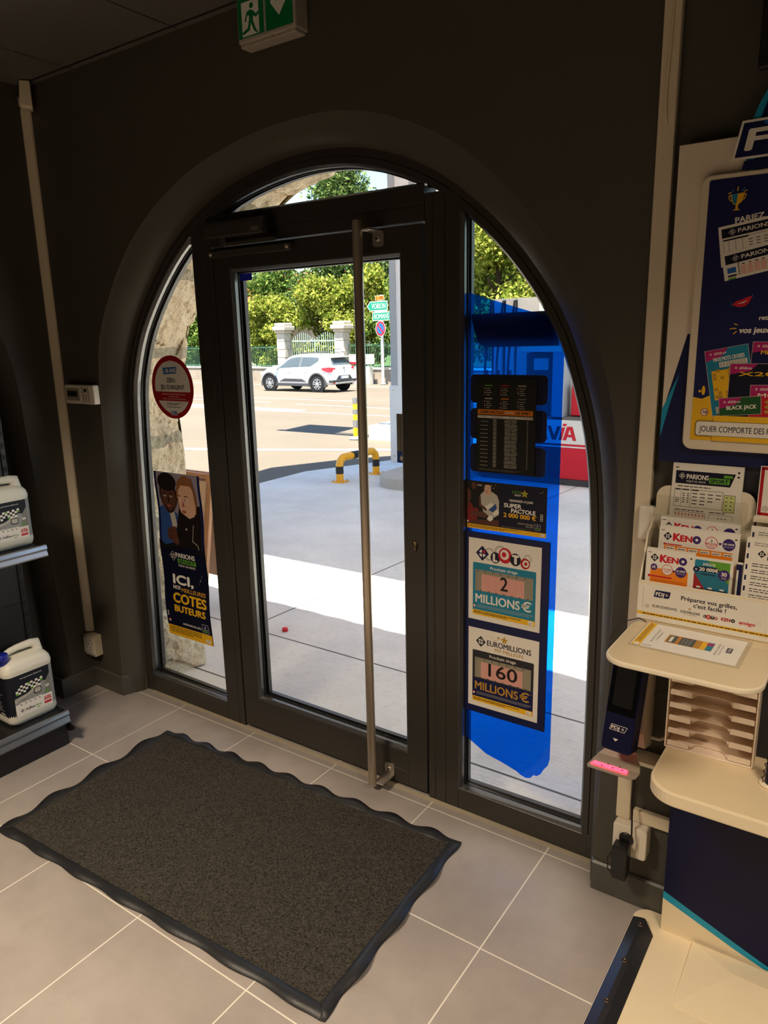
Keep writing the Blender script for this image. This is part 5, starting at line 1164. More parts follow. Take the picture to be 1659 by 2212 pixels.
# blue film and what is stuck to it
s = Sheet(1, 1); FP = [(1.4575, 1.790), (1.504, 1.776), (1.565, 1.757), (1.626, 1.738), (1.69, 1.719), (1.75, 1.701), (1.762, 1.690), (1.7725, 1.655), (1.7725, .293), (1.766, .266), (1.753, .248), (1.742, .226), (1.729, .214), (1.716, .213), (1.707, .199), (1.690, .193), (1.671, .198), (1.655, .207), (1.6, .222), (1.539, .235), (1.4575, .280)]
s.poly(FP[::-1], MATS['blue_film']); sheet_at(s, 'blue_window_film', 0, 0, 1.0, YG - .0003, 'translucent blue film covering most of the right sidelight', 'window film')
s = Sheet(300, 110); shp = [(0, 100), (24, 22), (34, 8), (52, 0), (294, 2), (274, 102)]
s.poly(shp[::-1], ink('vinyl_back', (84, 74, 64), .6)); DB = ink('vinyl_letter', (70, 62, 56), .6); s.text('FDJ', 254, 30, 44, DB, 'L', width=150, bold=.05, mirror=True); s.clover(62, 52, 28, None, DB)
o = s.build('reversed_sign', (1.455, YG + .0205 + .0004, 1.625), (1, 0, 0), (0, 0, 1), .001); tag(o, 'dark back of an outdoor sign showing through the blue film', 'sign')
hd = thing('schedule_holder', 'clear holder with dark tabs and black match schedule on blue film', 'document holder', (1.598, YG, 1.24))
TABM = mat('tab_navy', (9, 15, 60), .3)
for z0, z1 in ((1.236, 1.326), (1.342, 1.438), (1.455, 1.543)):
    mb = MB(); mb.prism(rrect(1.471, 1.727, z0, z1, .014), YG - .003, YG - .0006, TABM); mb.build('tab', hd)
mb = MB(); mb.box(1.482, 1.712, YG - .0074, YG - .0064, 1.228, 1.538, MATS['clear_plastic']); mb.build('clear_cover', hd)
s = Sheet(200, 288, BLACK)
for r in range(2):
    for c in range(3):
        x, y = 18 + c * 56, 244 - r * 40; s.frame(x, y - 6, x + 46, y + 26, .7, CHAR); s.rect(x + 10, y + 24, x + 36, y + 27.5, (GREEN, RED, LGREY, LGREY, ORANGE, GREY)[r * 3 + c])
        for k in range(4): s.rect(x + 8, y + 16 - k * 6.4, x + 11.5, y + 18.6 - k * 6.4, RED if (k + c) % 2 else WHITE); s.rect(x + 15, y + 16 - k * 6.4, x + 28 + 3 * ((k + c) % 3), y + 18 - k * 6.4, LGREY)
s.rect(4, 180, 190, 196, ORANGE, 2); s.text('SUPER PACTOLE', 14, 184, 8, BLACK, width=78, bold=.05, shear=.12); s.text('LOTO FOOT', 98, 185.5, 5.5, WHITE, width=30, bold=.03); s.text('DE 2M€*', 134, 184, 8, BLACK, width=46, bold=.05, shear=.12)
s.rect(4, 169, 190, 177, PAPER); s.text('DATE', 22, 171, 4, BLACK); s.text('PARIEZ JUSQU’À', 52, 171, 4, BLACK); s.text('MATCH', 112, 171, 4, BLACK); s.text('N° DE PARI', 160, 171, 4, BLACK)
L1 = []; L2 = []; rnd = random.Random(4); y = 164; g = 0
while y > 12:
    n = rnd.choice((2, 3, 3, 4)); L1.append((14, y - n * 2.0, 40, y - n * 2.0 + 1.5))
    for k in range(n):
        L1 += [(58, y, 70, y + 1.7), (96 + 3 * rnd.random(), y, 116 + 5 * rnd.random(), y + 1.7), (120, y, 136 + 5 * rnd.random(), y + 1.7), (172, y, 175, y + 1.7)]; y -= 3.9
    L2.append((6, y + 1.9, 188, y + 2.3)); y -= 1.0
s.rects(L1, LGREY); s.rects(L2, CHAR); s.lines(8, 7, 150, 2, 3, GREY, .9)
s.frame(1, 1, 199, 287, .8, CHAR)
o = s.build('schedule_sheet', (1.494, YG - .0060, 1.240), (1, 0, 0), (0, 0, 1), .001, None, hd); o['label'] = 'black match schedule sheet with an orange bar'
# 2 000 000 euro poster
s = Sheet(302, 172, NAVY2); s.rect(0, 18, 128, 172, HAIR)
s.poly([(40, 18), (50, 70), (20, 90), (0, 96), (0, 18)], ink('photo_red', (122, 34, 30))); s.poly([(0, 18), (128, 18), (128, 40), (70, 36), (30, 30)], ink('photo_brown', (88, 52, 38)))
s.poly([(56, 124), (70, 138), (98, 140), (120, 128), (128, 108), (128, 60), (104, 44), (70, 60), (60, 88)], LGREY); s.poly([(80, 138), (92, 118), (100, 138)], SKIN); person_head(s, 84, 146, 13, 20, SKIN, HAIR, HAIR, -.15)
s.poly([(52, 118), (60, 90), (84, 76), (78, 68), (52, 84), (46, 112)], SKIN2); s.poly([(74, 84), (100, 100), (108, 90), (84, 72)], PAPER); s.poly([(88, 74), (116, 98), (120, 80), (104, 66)], DENIM); s.poly([(82, 40), (92, 54), (104, 52), (106, 40), (94, 32)], PAPER); s.poly([(104, 60), (122, 82), (128, 66), (112, 54)], PAPER)
s.poly([(0, 150), (14, 150), (20, 120), (18, 100), (10, 80), (0, 80)], SKIN2); s.poly([(0, 160), (12, 166), (22, 150), (22, 130), (10, 142), (0, 150)], HAIR); s.disc(30, 154, 9, SKIN2, 13); s.poly([(18, 140), (44, 138), (52, 96), (30, 70), (20, 100)], BLACK); s.poly([(20, 60), (66, 66), (84, 56), (80, 44), (58, 44), (20, 50)], SKIN2)
s.rects([(96, 158, 100, 162), (106, 150, 109, 154), (112, 162, 116, 164), (44, 156, 62, 160)], LGREY)
s.text('LOTO', 176, 142, 9, GREEN, width=34, bold=.02, shear=.1); s.text('FOOT', 186, 133, 6, WHITE, width=22, bold=.05, shear=.1)
st5 = lambda cx, cy_, r: [(cx + (r if k % 2 == 0 else r * .42) * math.sin(k * PI / 5), cy_ + (r if k % 2 == 0 else r * .42) * math.cos(k * PI / 5)) for k in range(10)]
s.poly(st5(222, 143, 14), YEL); s.poly(st5(222, 143, 9), GREEN)
s.text('VENDREDI 14 JUIN', 166, 112, 8, WHITE, width=86, bold=.03); s.text('SUPER', 147, 91, 14, WHITE, width=64, bold=.06); s.text('PACTOLE', 174, 74, 14, WHITE, width=88, bold=.06); s.text('2 000 000 €', 146, 56, 15, YEL, width=118, bold=.05); s.text('*', 266, 64, 6, YEL)
s.text('PRÉPAREZ VOTRE GRILLE', 256, 36, 6, LGREY, 'R', width=58, shear=.15); s.text("SUR L'APPLI", 256, 28, 6, LGREY, 'R', width=28, shear=.15); s.poly(rrect(260, 282, 22, 44, 4), LGREY); s.poly(rrect(261, 281, 23, 43, 3.5), NAVY); s.clover(271, 37, 5, None, WHITE); s.rect(264, 27, 278, 31, GREEN)
s.rect(280, 56, 289, 80, LGREY); s.rects([(282, 74, 287, 78), (282, 66, 287, 70), (282, 58, 287, 62)], NAVY); s.lines(136, 22, 118, 2, 3, GREY, .8); s.stroke([(276, 150), (290, 158)], 1.2, GOLD); s.stroke([(290, 158), (290, 96)], 1, CHAR)
s.disc(7, 24, 5, RED); s.disc(7, 24, 3.6, WHITE)
s.rect(0, 0, 302, 16, YEL); s.lines(6, 10, 196, 2, 5, BLACK, 2.2, .3, 8); s.rect(282, 4, 296, 13, WHITE); s.lines(284, 9, 8, 2, 3, GREY)
sheet_at(s, 'jackpot_poster', 1.4565, 1.046, .000924, YS_ - .0012, 'navy 2 000 000 € jackpot poster with a man in a pale shirt', 'poster')
# double jackpot display
jb = thing('jackpot_display', 'navy board with 2 MILLIONS and 160 MILLIONS sheets on right sidelight', 'display board', (1.59, YG, .39))
mb = MB(); mb.box(1.4575, 1.752, YG - .0075, YG - .0008, .388, 1.035, NAVY, .001, 1); bb_ = mb.build('backing_board', jb); 
def jackpot(s, kind):
    s.rect(18, 18, 266, 202 if kind == 'L' else 208, TEAL if kind == 'L' else CHAR, 4)
    if kind == 'E': s.rect(18, 30, 266, 104, NAVY)
    s.rect(18, 18, 266, 36, YEL, 4); s.lines(22, 29, 190, 2, 5, BLACK, 2.6, .3, 2); s.rect(240, 21, 260, 33, WHITE); s.lines(243, 27, 12, 2, 4, GREY)
    s.text('Prochain tirage', 142, 184 if kind == 'L' else 190, 10.5, PAPER, 'C', width=106, bold=.02)
    WN = ink('slip_grey', (150, 142, 122), .6); y0, y1 = (104, 178) if kind == 'L' else (108, 182)
    s.rect(28, y0, 256, y1, WN); s.rect(54, y0 + 2, 222, y1 - 14, PINK)
    rnd = random.Random(3); s.rects([(56 + 1.65 * k, y0 + 2, 56 + 1.65 * k + .6 + .3 * rnd.random(), y1 - 14) for k in range(100)], ink('slip_rose', (206, 134, 122)))
    s.rects([(34 + 31 * k, y1 - 6, 41 + 31 * k, y1 - 3.5) for k in range(7)] + [(48 + 31 * k, y0 + 1, 55 + 31 * k, y0 + 3.5) for k in range(7)], BLACK); s.rect(34.5, y0 + 6, 35.2, y1 - 8, GREY)
    s.text('2' if kind == 'L' else '160', 144, y0 + 15, 47, BLACK, 'C', width=None if kind == 'L' else 116, bold=.02)
    s.text('MILLIONS', 30, 64, 30, PAPER if kind == 'L' else GOLD, width=176, bold=.03); s.text('€', 214, 64, 32, PAPER if kind == 'L' else GOLD, width=36, bold=.035); s.text('*' if kind == 'L' else '**', 254, 90, 6, PAPER if kind == 'L' else GOLD)
    s.disc(25, 49, 5, RED); s.disc(25, 49, 3.6, WHITE); s.lines(36, 54, 222, 3, 4, LGREY, .9, .2, 6)
    if kind == 'L':
        for cx, cy_, r in ((84, 236, 22), (128, 248, 24), (232, 240, 15)): s.disc(cx, cy_, r, LGREY); s.disc(cx, cy_, r * .72, PAPER)
        s.clover(56, 236, 26, NAVY, PAPER, RED); s.disc(108, 228, 19, NAVY2); s.disc(146, 240, 26, RED); s.disc(186, 232, 21, NAVY2); s.disc(224, 224, 18, DRED)
        s.text('L', 108, 215, 26, PAPER, 'C', bold=.09); s.disc(144, 243, 17, PAPER); s.disc(142, 243, 9, RED); s.text('T', 187, 218, 29, PAPER, 'C', bold=.09); s.disc(226, 224, 12, PAPER); s.disc(226, 224, 6, DRED)
    else:
        s.clover(52, 242, 20, CHAR, PAPER); s.text('EUROMILLIONS', 78, 233, 19, NAVY2, width=176, bold=.03); s.text('MY MILLION', 110, 216, 12.5, GOLD, width=112, bold=.02)
        for cx, cy_, r in ((148, 264, 16), (124, 268, 7), (98, 264, 3), (108, 256, 3.4), (117, 259, 2.6), (127, 252, 3)): s.poly(st5(cx, cy_, r), GOLD)
s = Sheet(284, 285, PAPER); jackpot(s, 'L'); o = s.build('amount_sheet', (1.4705, YG - .0080, .732), (1, 0, 0), (0, 0, 1), .0009, .000995, jb); o['label'] = 'white sheet reading 2 MILLIONS in a teal box'
s = Sheet(284, 288, PAPER); jackpot(s, 'E'); o = s.build('amount_sheet', (1.4715, YG - .0080, .4145), (1, 0, 0), (0, 0, 1), .0009, .000998, jb); o['label'] = 'white sheet reading 160 MILLIONS in a navy box'
# small stickers on the door glass
s = Sheet(60, 26, ink('sticker_blue', (34, 44, 190))); sheet_at(s, 'corner_sticker', .489, 1.878, .001, YS_, 'small plain blue sticker in the top left corner of the door glass', 'sticker')
s = Sheet(62, 168, ink('sticker_grey', (112, 106, 98))); s.rect(0, 0, 62, 40, ink('push_blue', (16, 62, 122)))
for i, ch in enumerate('POUSSEZ'): s.text(ch, 20, 146 - i * 16.5, 11, BLACK, 'C')
s.poly([(14, 16), (26, 28), (26, 22), (46, 22), (46, 10), (26, 10), (26, 4)], LGREY); sheet_at(s, 'push_sticker', 1.188, 1.240, .00075, YS_, 'grey and blue POUSSEZ sticker at the right edge of the door glass', 'sticker', None) if False else s.build('push_sticker', (1.1865, YS_, 1.240), (1, 0, 0), (0, 0, 1), .00072, .001)
tag(bpy.data.objects['push_sticker'], 'grey and blue POUSSEZ sticker at the right edge of the door glass', 'sticker')
# ================================================================== lottery stand on the right
CREAM = mat('stand_cream', (232, 216, 184), .3, 0, .5, .03, 10); CREAM2 = mat('stand_edge', (236, 224, 198), .35, 0, .5, .02, 10); SNAVY = mat('stand_navy', (6, 11, 56), .42, 0, .25, .05, 10)
# wide cable trunking beside the stand, lower run, sockets
vt = thing('vertical_trunking', 'wide cream cable trunking from ceiling to socket right of the arch', 'cable trunking', (2.065, YW, 1.5))
mb = MB(); mb.box(2.042, 2.082, YW - .022, YW, .285, H_C, TRUNK, .003); vb = mb.build('cover', vt)
mb = MB(); mb.tube([(2.066, YW - .022, 2.44), (2.062, YW - .0235, 2.30), (2.058, YW - .024, 2.20), (2.060, YW - .023, 2.155), (2.064, YW - .022, 2.13)], [.003, .004, .004, .004, .002], TRUNK, 8); o = mb.build('cable_bulge', vb)
ht = thing('horizontal_trunking', 'short cream cable trunking running behind the stand near the floor', 'cable trunking', (2.4, YW, .30))
mb = MB(); mb.box(2.090, 2.70, YW - .02, YW, .286, .324, TRUNK, .003); mb.build('cover', ht)
s2 = thing('wall_socket', 'cream double wall socket low on wall with black adapter plugged in', 'socket', (2.09, YW, .24))
mb = MB(); mb.prism(rrect(2.044, 2.140, .186, .284, .010), YW - .048, YW, WHITEP, axis=1, bev=.004); bx = mb.build('back_box', s2)
mb = MB(); mb.box(2.062, 2.120, YW - .0495, YW - .0478, .205, .262, mat('socket_face', (216, 206, 190), .4), .0006, 1); fc = mb.build('face_plate', bx)
mb = MB(); mb.lathe([(.001, -.004), (.019, -.004), (.021, 0)], BLACKP, (2.084, YW - .0495, .242), 20, 1); mb.build('socket_ring', fc)
s3 = thing('wall_socket', 'cream socket box on the wall left of the slip rack', 'socket', (2.085, YW, 1.18))
mb = MB(); mb.box(2.060, 2.150, YW - .045, YW - .0225, 1.135, 1.225, WHITEP, .005); bx = mb.build('back_box', s3)
mb = MB(); mb.box(2.088, 2.146, YW - .0462, YW - .045, 1.150, 1.210, mat('socket_face', (216, 206, 190), .4), .0005, 1); mb.build('face_plate', bx)
ad = thing('power_adapter', 'black plug-in power adapter hanging in the low right socket', 'adapter', (2.08, YW - .08, .19))
mb = MB(); mb.box(2.055, 2.100, YW - .092, YW - .050, .135, .235, BLACKP, .006); mb.box(2.058, 2.097, YW - .088, YW - .053, .128, .138, BLACKP, .003); b_ = mb.build('body', ad)
s = Sheet(40, 60); s.lines(6, 48, 26, 3, 6, CHAR, 1.4, .4, 2); s.rects([(8 + 4 * k, 16, 10 + 4 * k, 30) for k in range(6)], CHAR); s.build('rating_print', (2.058, YW - .0921, .150), (1, 0, 0), (0, 0, 1), .001, None, b_)
mb = MB(); mb.tube([(2.094, YW - .075, .225), (2.104, YW - .07, .26), (2.098, YW - .055, .31), (2.091, YW - .045, .36), (2.089, YW - .034, .42), (2.089, YW - .030, .52), (2.090, YW - .03, .60)], .0025, BLACKP, 8); mb.build('cable', ad)
mb = MB(); mb.tube([(2.057, YW - .085, .215), (2.045, YW - .09, .19), (2.047, YW - .09, .155), (2.060, YW - .085, .14)], .002, BLACKP, 8); mb.build('cable_loop', ad)

# ticket scanner on its bracket
sc_ = thing('ticket_scanner', 'navy ticket checking terminal with black screen and lit red tray', 'ticket scanner', (2.085, -.15, .65))
TIL = Matrix.Translation((2.083, -.205, .700)) @ Matrix.Rotation(math.radians(-5), 4, 'Z') @ Matrix.Rotation(math.radians(-14), 4, 'X')
GREYP = mat('scanner_grey', (176, 166, 148), .45, 0, .5, .04, 15)
mb = MB(); mb.prism(rrect(-.041, .041, -.112, .132, .012), -.018, .030, SNAVY, axis=1, bev=.004); mb.xform(TIL); hd_ = mb.build('front_housing', sc_)
mb = MB(); mb.prism(rrect(-.037, .037, -.012, .128, .004), -.0192, -.0170, mat('screen_surround', (6, 6, 8), .12), axis=1); mb.xform(TIL); sf = mb.build('screen_surround', hd_)
mb = MB(); mb.prism(rrect(-.026, .026, .008, .112, .001), -.0197, -.0190, mat('screen_off', (22, 21, 20), .25), axis=1); mb.xform(TIL); mb.build('screen', sf)
mb = MB(); mb.box(-.014, .030, -.012, .008, .1305, .1328, mat('led_violet', (92, 80, 255), .4, 0, .5, 0, 5, 0, None, 0, 1.2)); mb.xform(TIL); mb.build('status_light', hd_)
s = Sheet(60, 60); s.stroke([(6, 34), (44, 34), (50, 48), (10, 48), (6, 34)], 1.2, PAPER); s.text('FDJ', 10, 37, 8, PAPER, width=20, bold=.06, shear=.15); s.clover(39, 41, 6.5, None, PAPER); s.poly([(18, 14), (32, 14), (25, 7)], PAPER)
o = s.build('front_print', TIL @ Vector((-.030, -.0187, -.092)), TIL.to_3x3() @ Vector((1, 0, 0)), TIL.to_3x3() @ Vector((0, 0, 1)), .00105, None, hd_)
mb = MB(); mb.loft([[(2.060, YW - .022, z0), (2.128, YW - .022, z0), (2.129, yf, z1), (2.056, yf, z1)] for z0, z1, yf in ((.545, .570, -.150), (.62, .622, -.172), (.70, .70, -.172), (.77, .775, -.160), (.79, .80, -.150))], GREYP, True, True, smooth=False); mb.build('rear_housing', sc_)
mb = MB(); path = [(-.168, .635), (-.166, .585), (-.170, .555), (-.185, .540), (-.215, .533), (-.255, .540), (-.275, .546)]; wid = [.032, .034, .040, .056, .064, .064, .056]
xc = 2.072; lo = []; 
rings = [[(xc - w, y, z), (xc + w, y, z), (xc + w, y + .0035, z - .0035), (xc - w, y + .0035, z - .0035)] for (y, z), w in zip(path, wid)]
mb.loft(rings, GREYP, True, True, smooth=False); ty = mb.build('tray', sc_)
mb = MB(); mb.add([(xc - .058, -.248, .5412), (xc + .040, -.248, .5412), (xc + .036, -.222, .5368), (xc - .054, -.222, .5368)], [[0, 1, 2, 3]], mat('tray_light', (255, 70, 96), .4, 0, .5, 0, 5, 0, None, 0, 1.5)); o = mb.build('red_light', ty); o['label'] = 'red lit reading strip'
mb = MB()
for k, (x, y) in enumerate(((-.03, -.244), (-.018, -.228), (-.002, -.240), (.012, -.226), (.022, -.238))): mb.box(xc + x, xc + x + .005, y, y + .002, .5405, .5418, GAP)
mb.build('reading_marks', ty)
mb = MB(); mb.box(2.088, 2.21, -.125, YW - .004, .500, .512, WHITEP, .002); o = tag(mb.build('shelf_bracket'), 'flat white bracket between scanner and lower desk', 'bracket')
mb = MB(); mb.tube([(2.122, -.09, .575), (2.15, -.085, .572), (2.18, -.08, .59), (2.21, -.07, .62)], .005, LGREY, 8); tag(mb.build('cream_cable'), 'cream cable sagging from the scanner to behind the letter tray', 'cable')
mb = MB(); mb.tube([(2.124, -.09, .70), (2.15, -.08, .715), (2.19, -.07, .75)], .0016, BLACKP, 6); tag(mb.build('thin_cable'), 'thin black wire from the scanner side to the letter tray', 'cable')

# the stand itself
X0, X1 = 2.10, 2.67
st = thing('lottery_stand', 'cream and navy lottery stand with writing shelf, desk and header board', 'display stand', (2.42, -.2, 0))
mb = MB(); mb.prism(rrect(2.12, 2.86, -.80, -.069, .045, 8), 0.0, .010, CREAM, axis=2, bev=.002); bp = mb.build('base_plate', st)
mb = MB(); mb.add([(2.122, -.80, .010), (2.150, -.80, .024), (2.172, -.80, .024), (2.190, -.80, .011), (2.122, -.120, .010), (2.150, -.128, .024), (2.158, -.128, .024), (2.190, -.165, .011)], [[0, 1, 2, 3], [7, 6, 5, 4], [0, 4, 5, 1], [1, 5, 6, 2], [2, 6, 7, 3]], mat('edge_bar', (52, 53, 58), .34, .4, .5, .12, 14)); eb = mb.build('edge_bar', bp)
for y in (-.158, -.305, -.451, -.60, -.74): mb = MB(); mb.lathe([(.0005, .0262), (.003, .0262), (.0032, .0275), (.0065, .0275), (.008, .0262), (.0085, .024)], mat('screw_bronze', (96, 84, 76), .35, .8), (2.152, y, 0), 14); mb.build('screw', eb)
mb = MB(); b0, b1, c0, c1 = 2.288, 2.66, -.36, -.136; ap = (2.40, -.20, .030)
mb.add([(b0, c0, .0115), (b1, c0, .0115), (b1, c1, .022), (b0, c1, .022), ap, (2.58, -.20, .030), (b0, c0, .010), (b1, c0, .010), (b1, c1, .010), (b0, c1, .010)], [[0, 4, 3], [0, 1, 5, 4], [1, 2, 5], [4, 5, 2, 3], [6, 7, 1, 0], [7, 8, 2, 1], [9, 6, 0, 3]], CREAM); mb.build('ballast_cover', bp)
mb = MB(); mb.box(2.200, 2.66, -.125, YW - .013, .010, .565, SNAVY, .002); fp = mb.build('front_panel', st)
s = Sheet(460, 555); s.poly([(0, 0), (460, 0), (460, 20), (300, 14), (270, 10), (194, 30), (0, 104)], CREAM); s.poly([(0, 104), (194, 30), (262, 8), (300, 6), (330, 12), (300, 18), (272, 20), (194, 50), (0, 128)], CYAN); s.build('panel_graphics', (2.200, -.1254, .010), (1, 0, 0), (0, 0, 1), .001, None, fp)
mb = MB(); mb.prism(rrect(2.183, 2.70, -.362, YW - .004, .075, 10, (1, 1, 0, 0)), .565, .600, CREAM, axis=2, bev=.004); ds = mb.build('lower_desk', st)
mb = MB(); mb.prism(rrect(2.191, 2.692, -.354, -.062, .068, 10, (1, 1, 0, 0)), .6000, .6008, mat('desk_top', (226, 208, 172), .22, 0, .5, .03, 6), axis=2); mb.build('desk_surface', ds)
mb = MB(); mb.box(2.24, 2.60, YW - .03, YW - .004, .600, 1.36, CHAR, .002); mb.build('spine', st)
mb = MB(); mb.prism(rrect(2.098, 2.424, -.478, -.19, .055, 10), .945, .957, CREAM2, axis=2, bev=.003); sh = mb.build('writing_shelf', st)
mb = MB(); mb.prism(rrect(2.103, 2.419, -.473, -.195, .05, 10), .957, .9576, mat('desk_top', (226, 208, 172), .22), axis=2); mb.build('shelf_surface', sh)
mb = MB(); mb.box(2.28, 2.56, -.20, YW - .03, .935, .946, CREAM2, .002); mb.build('shelf_arm', st)
# header board with its graphics
ZB0, ZB1 = 1.345, 2.076
mb = MB(); mb.box(X0, X1, -.095, YW - .022 - .001, ZB0, ZB1, mat('board_white', (232, 218, 196), .4, 0, .4, .02, 8), .0015, 1); hb_ = mb.build('header_board', st)
s = Sheet(570, 731); s.poly([(0, 0), (570, 0), (570, 340), (520, 310), (48, 310), (0, 115)], NAVY); s.poly([(0, 60), (0, 128), (36, 218), (15, 130)], CYAN); s.poly([(0, 0), (570, 0), (570, 20), (0, 20)], NAVY)
s.build('board_graphics', (X0, -.0954, ZB0), (1, 0, 0), (0, 0, 1), .001, None, hb_)
mb = MB(); hp_ = [(2.245, 2.0), (2.245, 2.085), (2.262, 2.132), (2.285, 2.175), (2.32, 2.205), (2.385, 2.215), (2.45, 2.205), (2.485, 2.175), (2.508, 2.132), (2.525, 2.085), (2.525, 2.0)]
mb.prism(hp_, -.105, -.096, CYAN); hd2 = mb.build('header_arch', st)
mb = MB(); hq = [(2.262, 2.0), (2.262, 2.085), (2.280, 2.14), (2.300, 2.185), (2.33, 2.212), (2.385, 2.222), (2.44, 2.212), (2.47, 2.185), (2.49, 2.14), (2.508, 2.085), (2.508, 2.0)]; mb.prism(hq, -.1085, -.105, SNAVY); mb.build('header_arch_face', hd2)
s = Sheet(330, 78); s.poly([(0, 0), (300, 0), (330, 26), (318, 78), (16, 78)], PAPER); s.poly([(6, 5), (296, 5), (322, 28), (312, 73), (20, 73)], NAVY); s.poly([(60, 66), (312, 66), (312, 73), (60, 73)], BLUE); s.text('FDJ', 26, 18, 42, PAPER, width=150, bold=.05, shear=.18); s.clover(250, 39, 30, None, PAPER, RED)
s.poly([(22, -22), (318, -22), (318, -4), (26, -4)], NAVY)
s.build('badge', (2.216, -.1095, 2.024), (1, 0, 0), (0, 0, 1), .001, None, hd2)
# framed poster on the board
pf = thing('poster_frame', 'white rounded snap frame with navy games poster on the stand board', 'poster frame', (2.385, -.1, 1.38))
fx0, fx1, fz0, fz1 = 2.157, 2.613, 1.382, 2.0
mb = MB(); mb.prism(rrect(fx0, fx1, fz0, fz1, .022, 6), -.112, -.0962, mat('frame_white', (228, 214, 190), .35, 0, .5, .02, 8), bev=.003); pfr = mb.build('frame', pf)
s = Sheet(420, 583, ink('poster_navy', (18, 22, 78), .45), 5)
P_ = lambda x, z: ((x - 2.175) * 1000, (z - 1.406) * 1000)
s.poly([(0, 0), (420, 0), (420, 110), (300, 96), (40, 98), (36, 106), (20, 98), (0, 102)], YEL); s.poly(ell(22, 118, 4, 11, 14), YEL); s.disc(14, 116, 3, YEL)
x, z = P_(2.235, 1.940); s.poly([(x - 15, z + 14), (x + 15, z + 16), (x + 11, z - 2), (x + 2, z - 9), (x - 8, z - 6)], YEL); s.poly([(x - 12, z + 14), (x + 1, z + 15), (x - 1, z - 7), (x - 8, z - 4)], TEAL); s.poly([(x - 2, z - 8), (x + 3, z - 8), (x + 3, z - 17), (x + 9, z - 20), (x - 9, z - 20), (x - 2, z - 17)], YEL); s.stroke([(x + 14, z + 13), (x + 18, z + 12), (x + 15, z + 3), (x + 10, z + 1)], 2, YEL); s.stroke([(x - 14, z + 13), (x - 18, z + 10), (x - 14, z + 2), (x - 9, z)], 2, YEL)
for dx, dz, ex_, ez, m_ in ((-13, 18, -9, 24, TEAL), (0, 20, 0, 29, YEL), (9, 19, 14, 25, TEAL), (-19, 17, -13, 18, YEL), (13, 18, 19, 20, YEL)): s.stroke([(x + dx, z + dz), (x + ex_, z + ez)], 2, m_)
x, z = P_(2.236, 1.893); s.text('PARIEZ', x, z, 12, PAPER, width=58, bold=.05, rot=.12)
def slip(x, z, w, h, rot_, kind):
    c_, s_ = math.cos(rot_), math.sin(rot_); T = lambda u, v: (x + u * c_ - v * s_, z + u * s_ + v * c_)
    R = lambda u0, v0, u1, v1, m: s.poly([T(u0, v0), T(u1, v0), T(u1, v1), T(u0, v1)], m)
    R(0, 0, w, h, PAPER); R(6, h - 26, w - 6, h - 6, NAVY2); cx, cz = T(28, h - 16); s.clover(cx, cz, 8, NAVY2, PAPER, rot=PI / 4 + rot_, frame=PAPER)
    tx, tz = T(40, h - 20); s.text('PARIONS', tx, tz, 9, PAPER, width=64, bold=.04, rot=rot_); R(108, h - 23, 150, h - 10, GREEN); tx, tz = T(112, h - 20); s.text('SPORT', tx, tz, 7, NAVY2, width=34, bold=.04, rot=rot_)
    if kind:
        for k in range(9): R(36 + 13.5 * k, 6, 36 + 13.5 * k + 11, h - 34, PINK); R(36 + 13.5 * k + 3, h - 32, 36 + 13.5 * k + 9, h - 30, BLACK)
        for k in range(9): R(30, 8 + k * 4.2, 34, 10 + k * 4.2, BLACK)
        R(8, h - 46, 26, h - 34, BLUE); R(8, h - 54, 26, h - 50, NAVY2); R(8, h - 60, 24, h - 56, GREEN)
    else:
        R(8, 4, w - 8, h - 30, LGREY); R(9, 5, w - 9, h - 31, PAPER); R(8, h - 33, 60, h - 30, BLACK)
        for k in range(3): R(19 + 14 * k, 4, 19.7 + 14 * k, h - 32, BLACK)
        for r in range(4):
            for c in range(6): R(60 + 15 * c, h - 40 - r * 6, 68 + 15 * c, h - 38.4 - r * 6, CHAR)
slip(*P_(2.214, 1.800), 190, 88, .15, 0); slip(*P_(2.224, 1.770), 190, 60, .20, 1); 
x, z = P_(2.243, 1.718); s.poly([(x, z), (x + 10, z + 8), (x + 18, z + 10), (x + 23, z + 12), (x + 31, z + 16), (x + 41, z + 18), (x + 36, z + 4), (x + 28, z - 4), (x + 14, z - 6)], RED); s.poly([(x + 10, z + 1), (x + 22, z + 5), (x + 33, z + 10), (x + 24, z + 3)], PAPER); s.stroke([(x - 2, z + 5), (x - 1, z - 4)], 1.4, TEAL); s.stroke([(x + 40, z + 22), (x + 43, z + 16)], 1.4, TEAL)
x, z = P_(2.302, 1.683); s.text('retirez', x, z, 10, PAPER, bold=.05, shear=.1); x, z = P_(2.263, 1.655); s.text('vos jeux !', x, z, 13, PAPER, bold=.06, shear=.1)
x, z = P_(2.243, 1.664); s.stroke([(x, z), (x + 6, z + 2), (x + 14, z + 1)], 2, YEL); s.stroke([(x + 8, z + 12), (x + 16, z + 9)], 2, YEL); s.stroke([(x + 8, z - 11), (x + 15, z - 5)], 2, YEL)
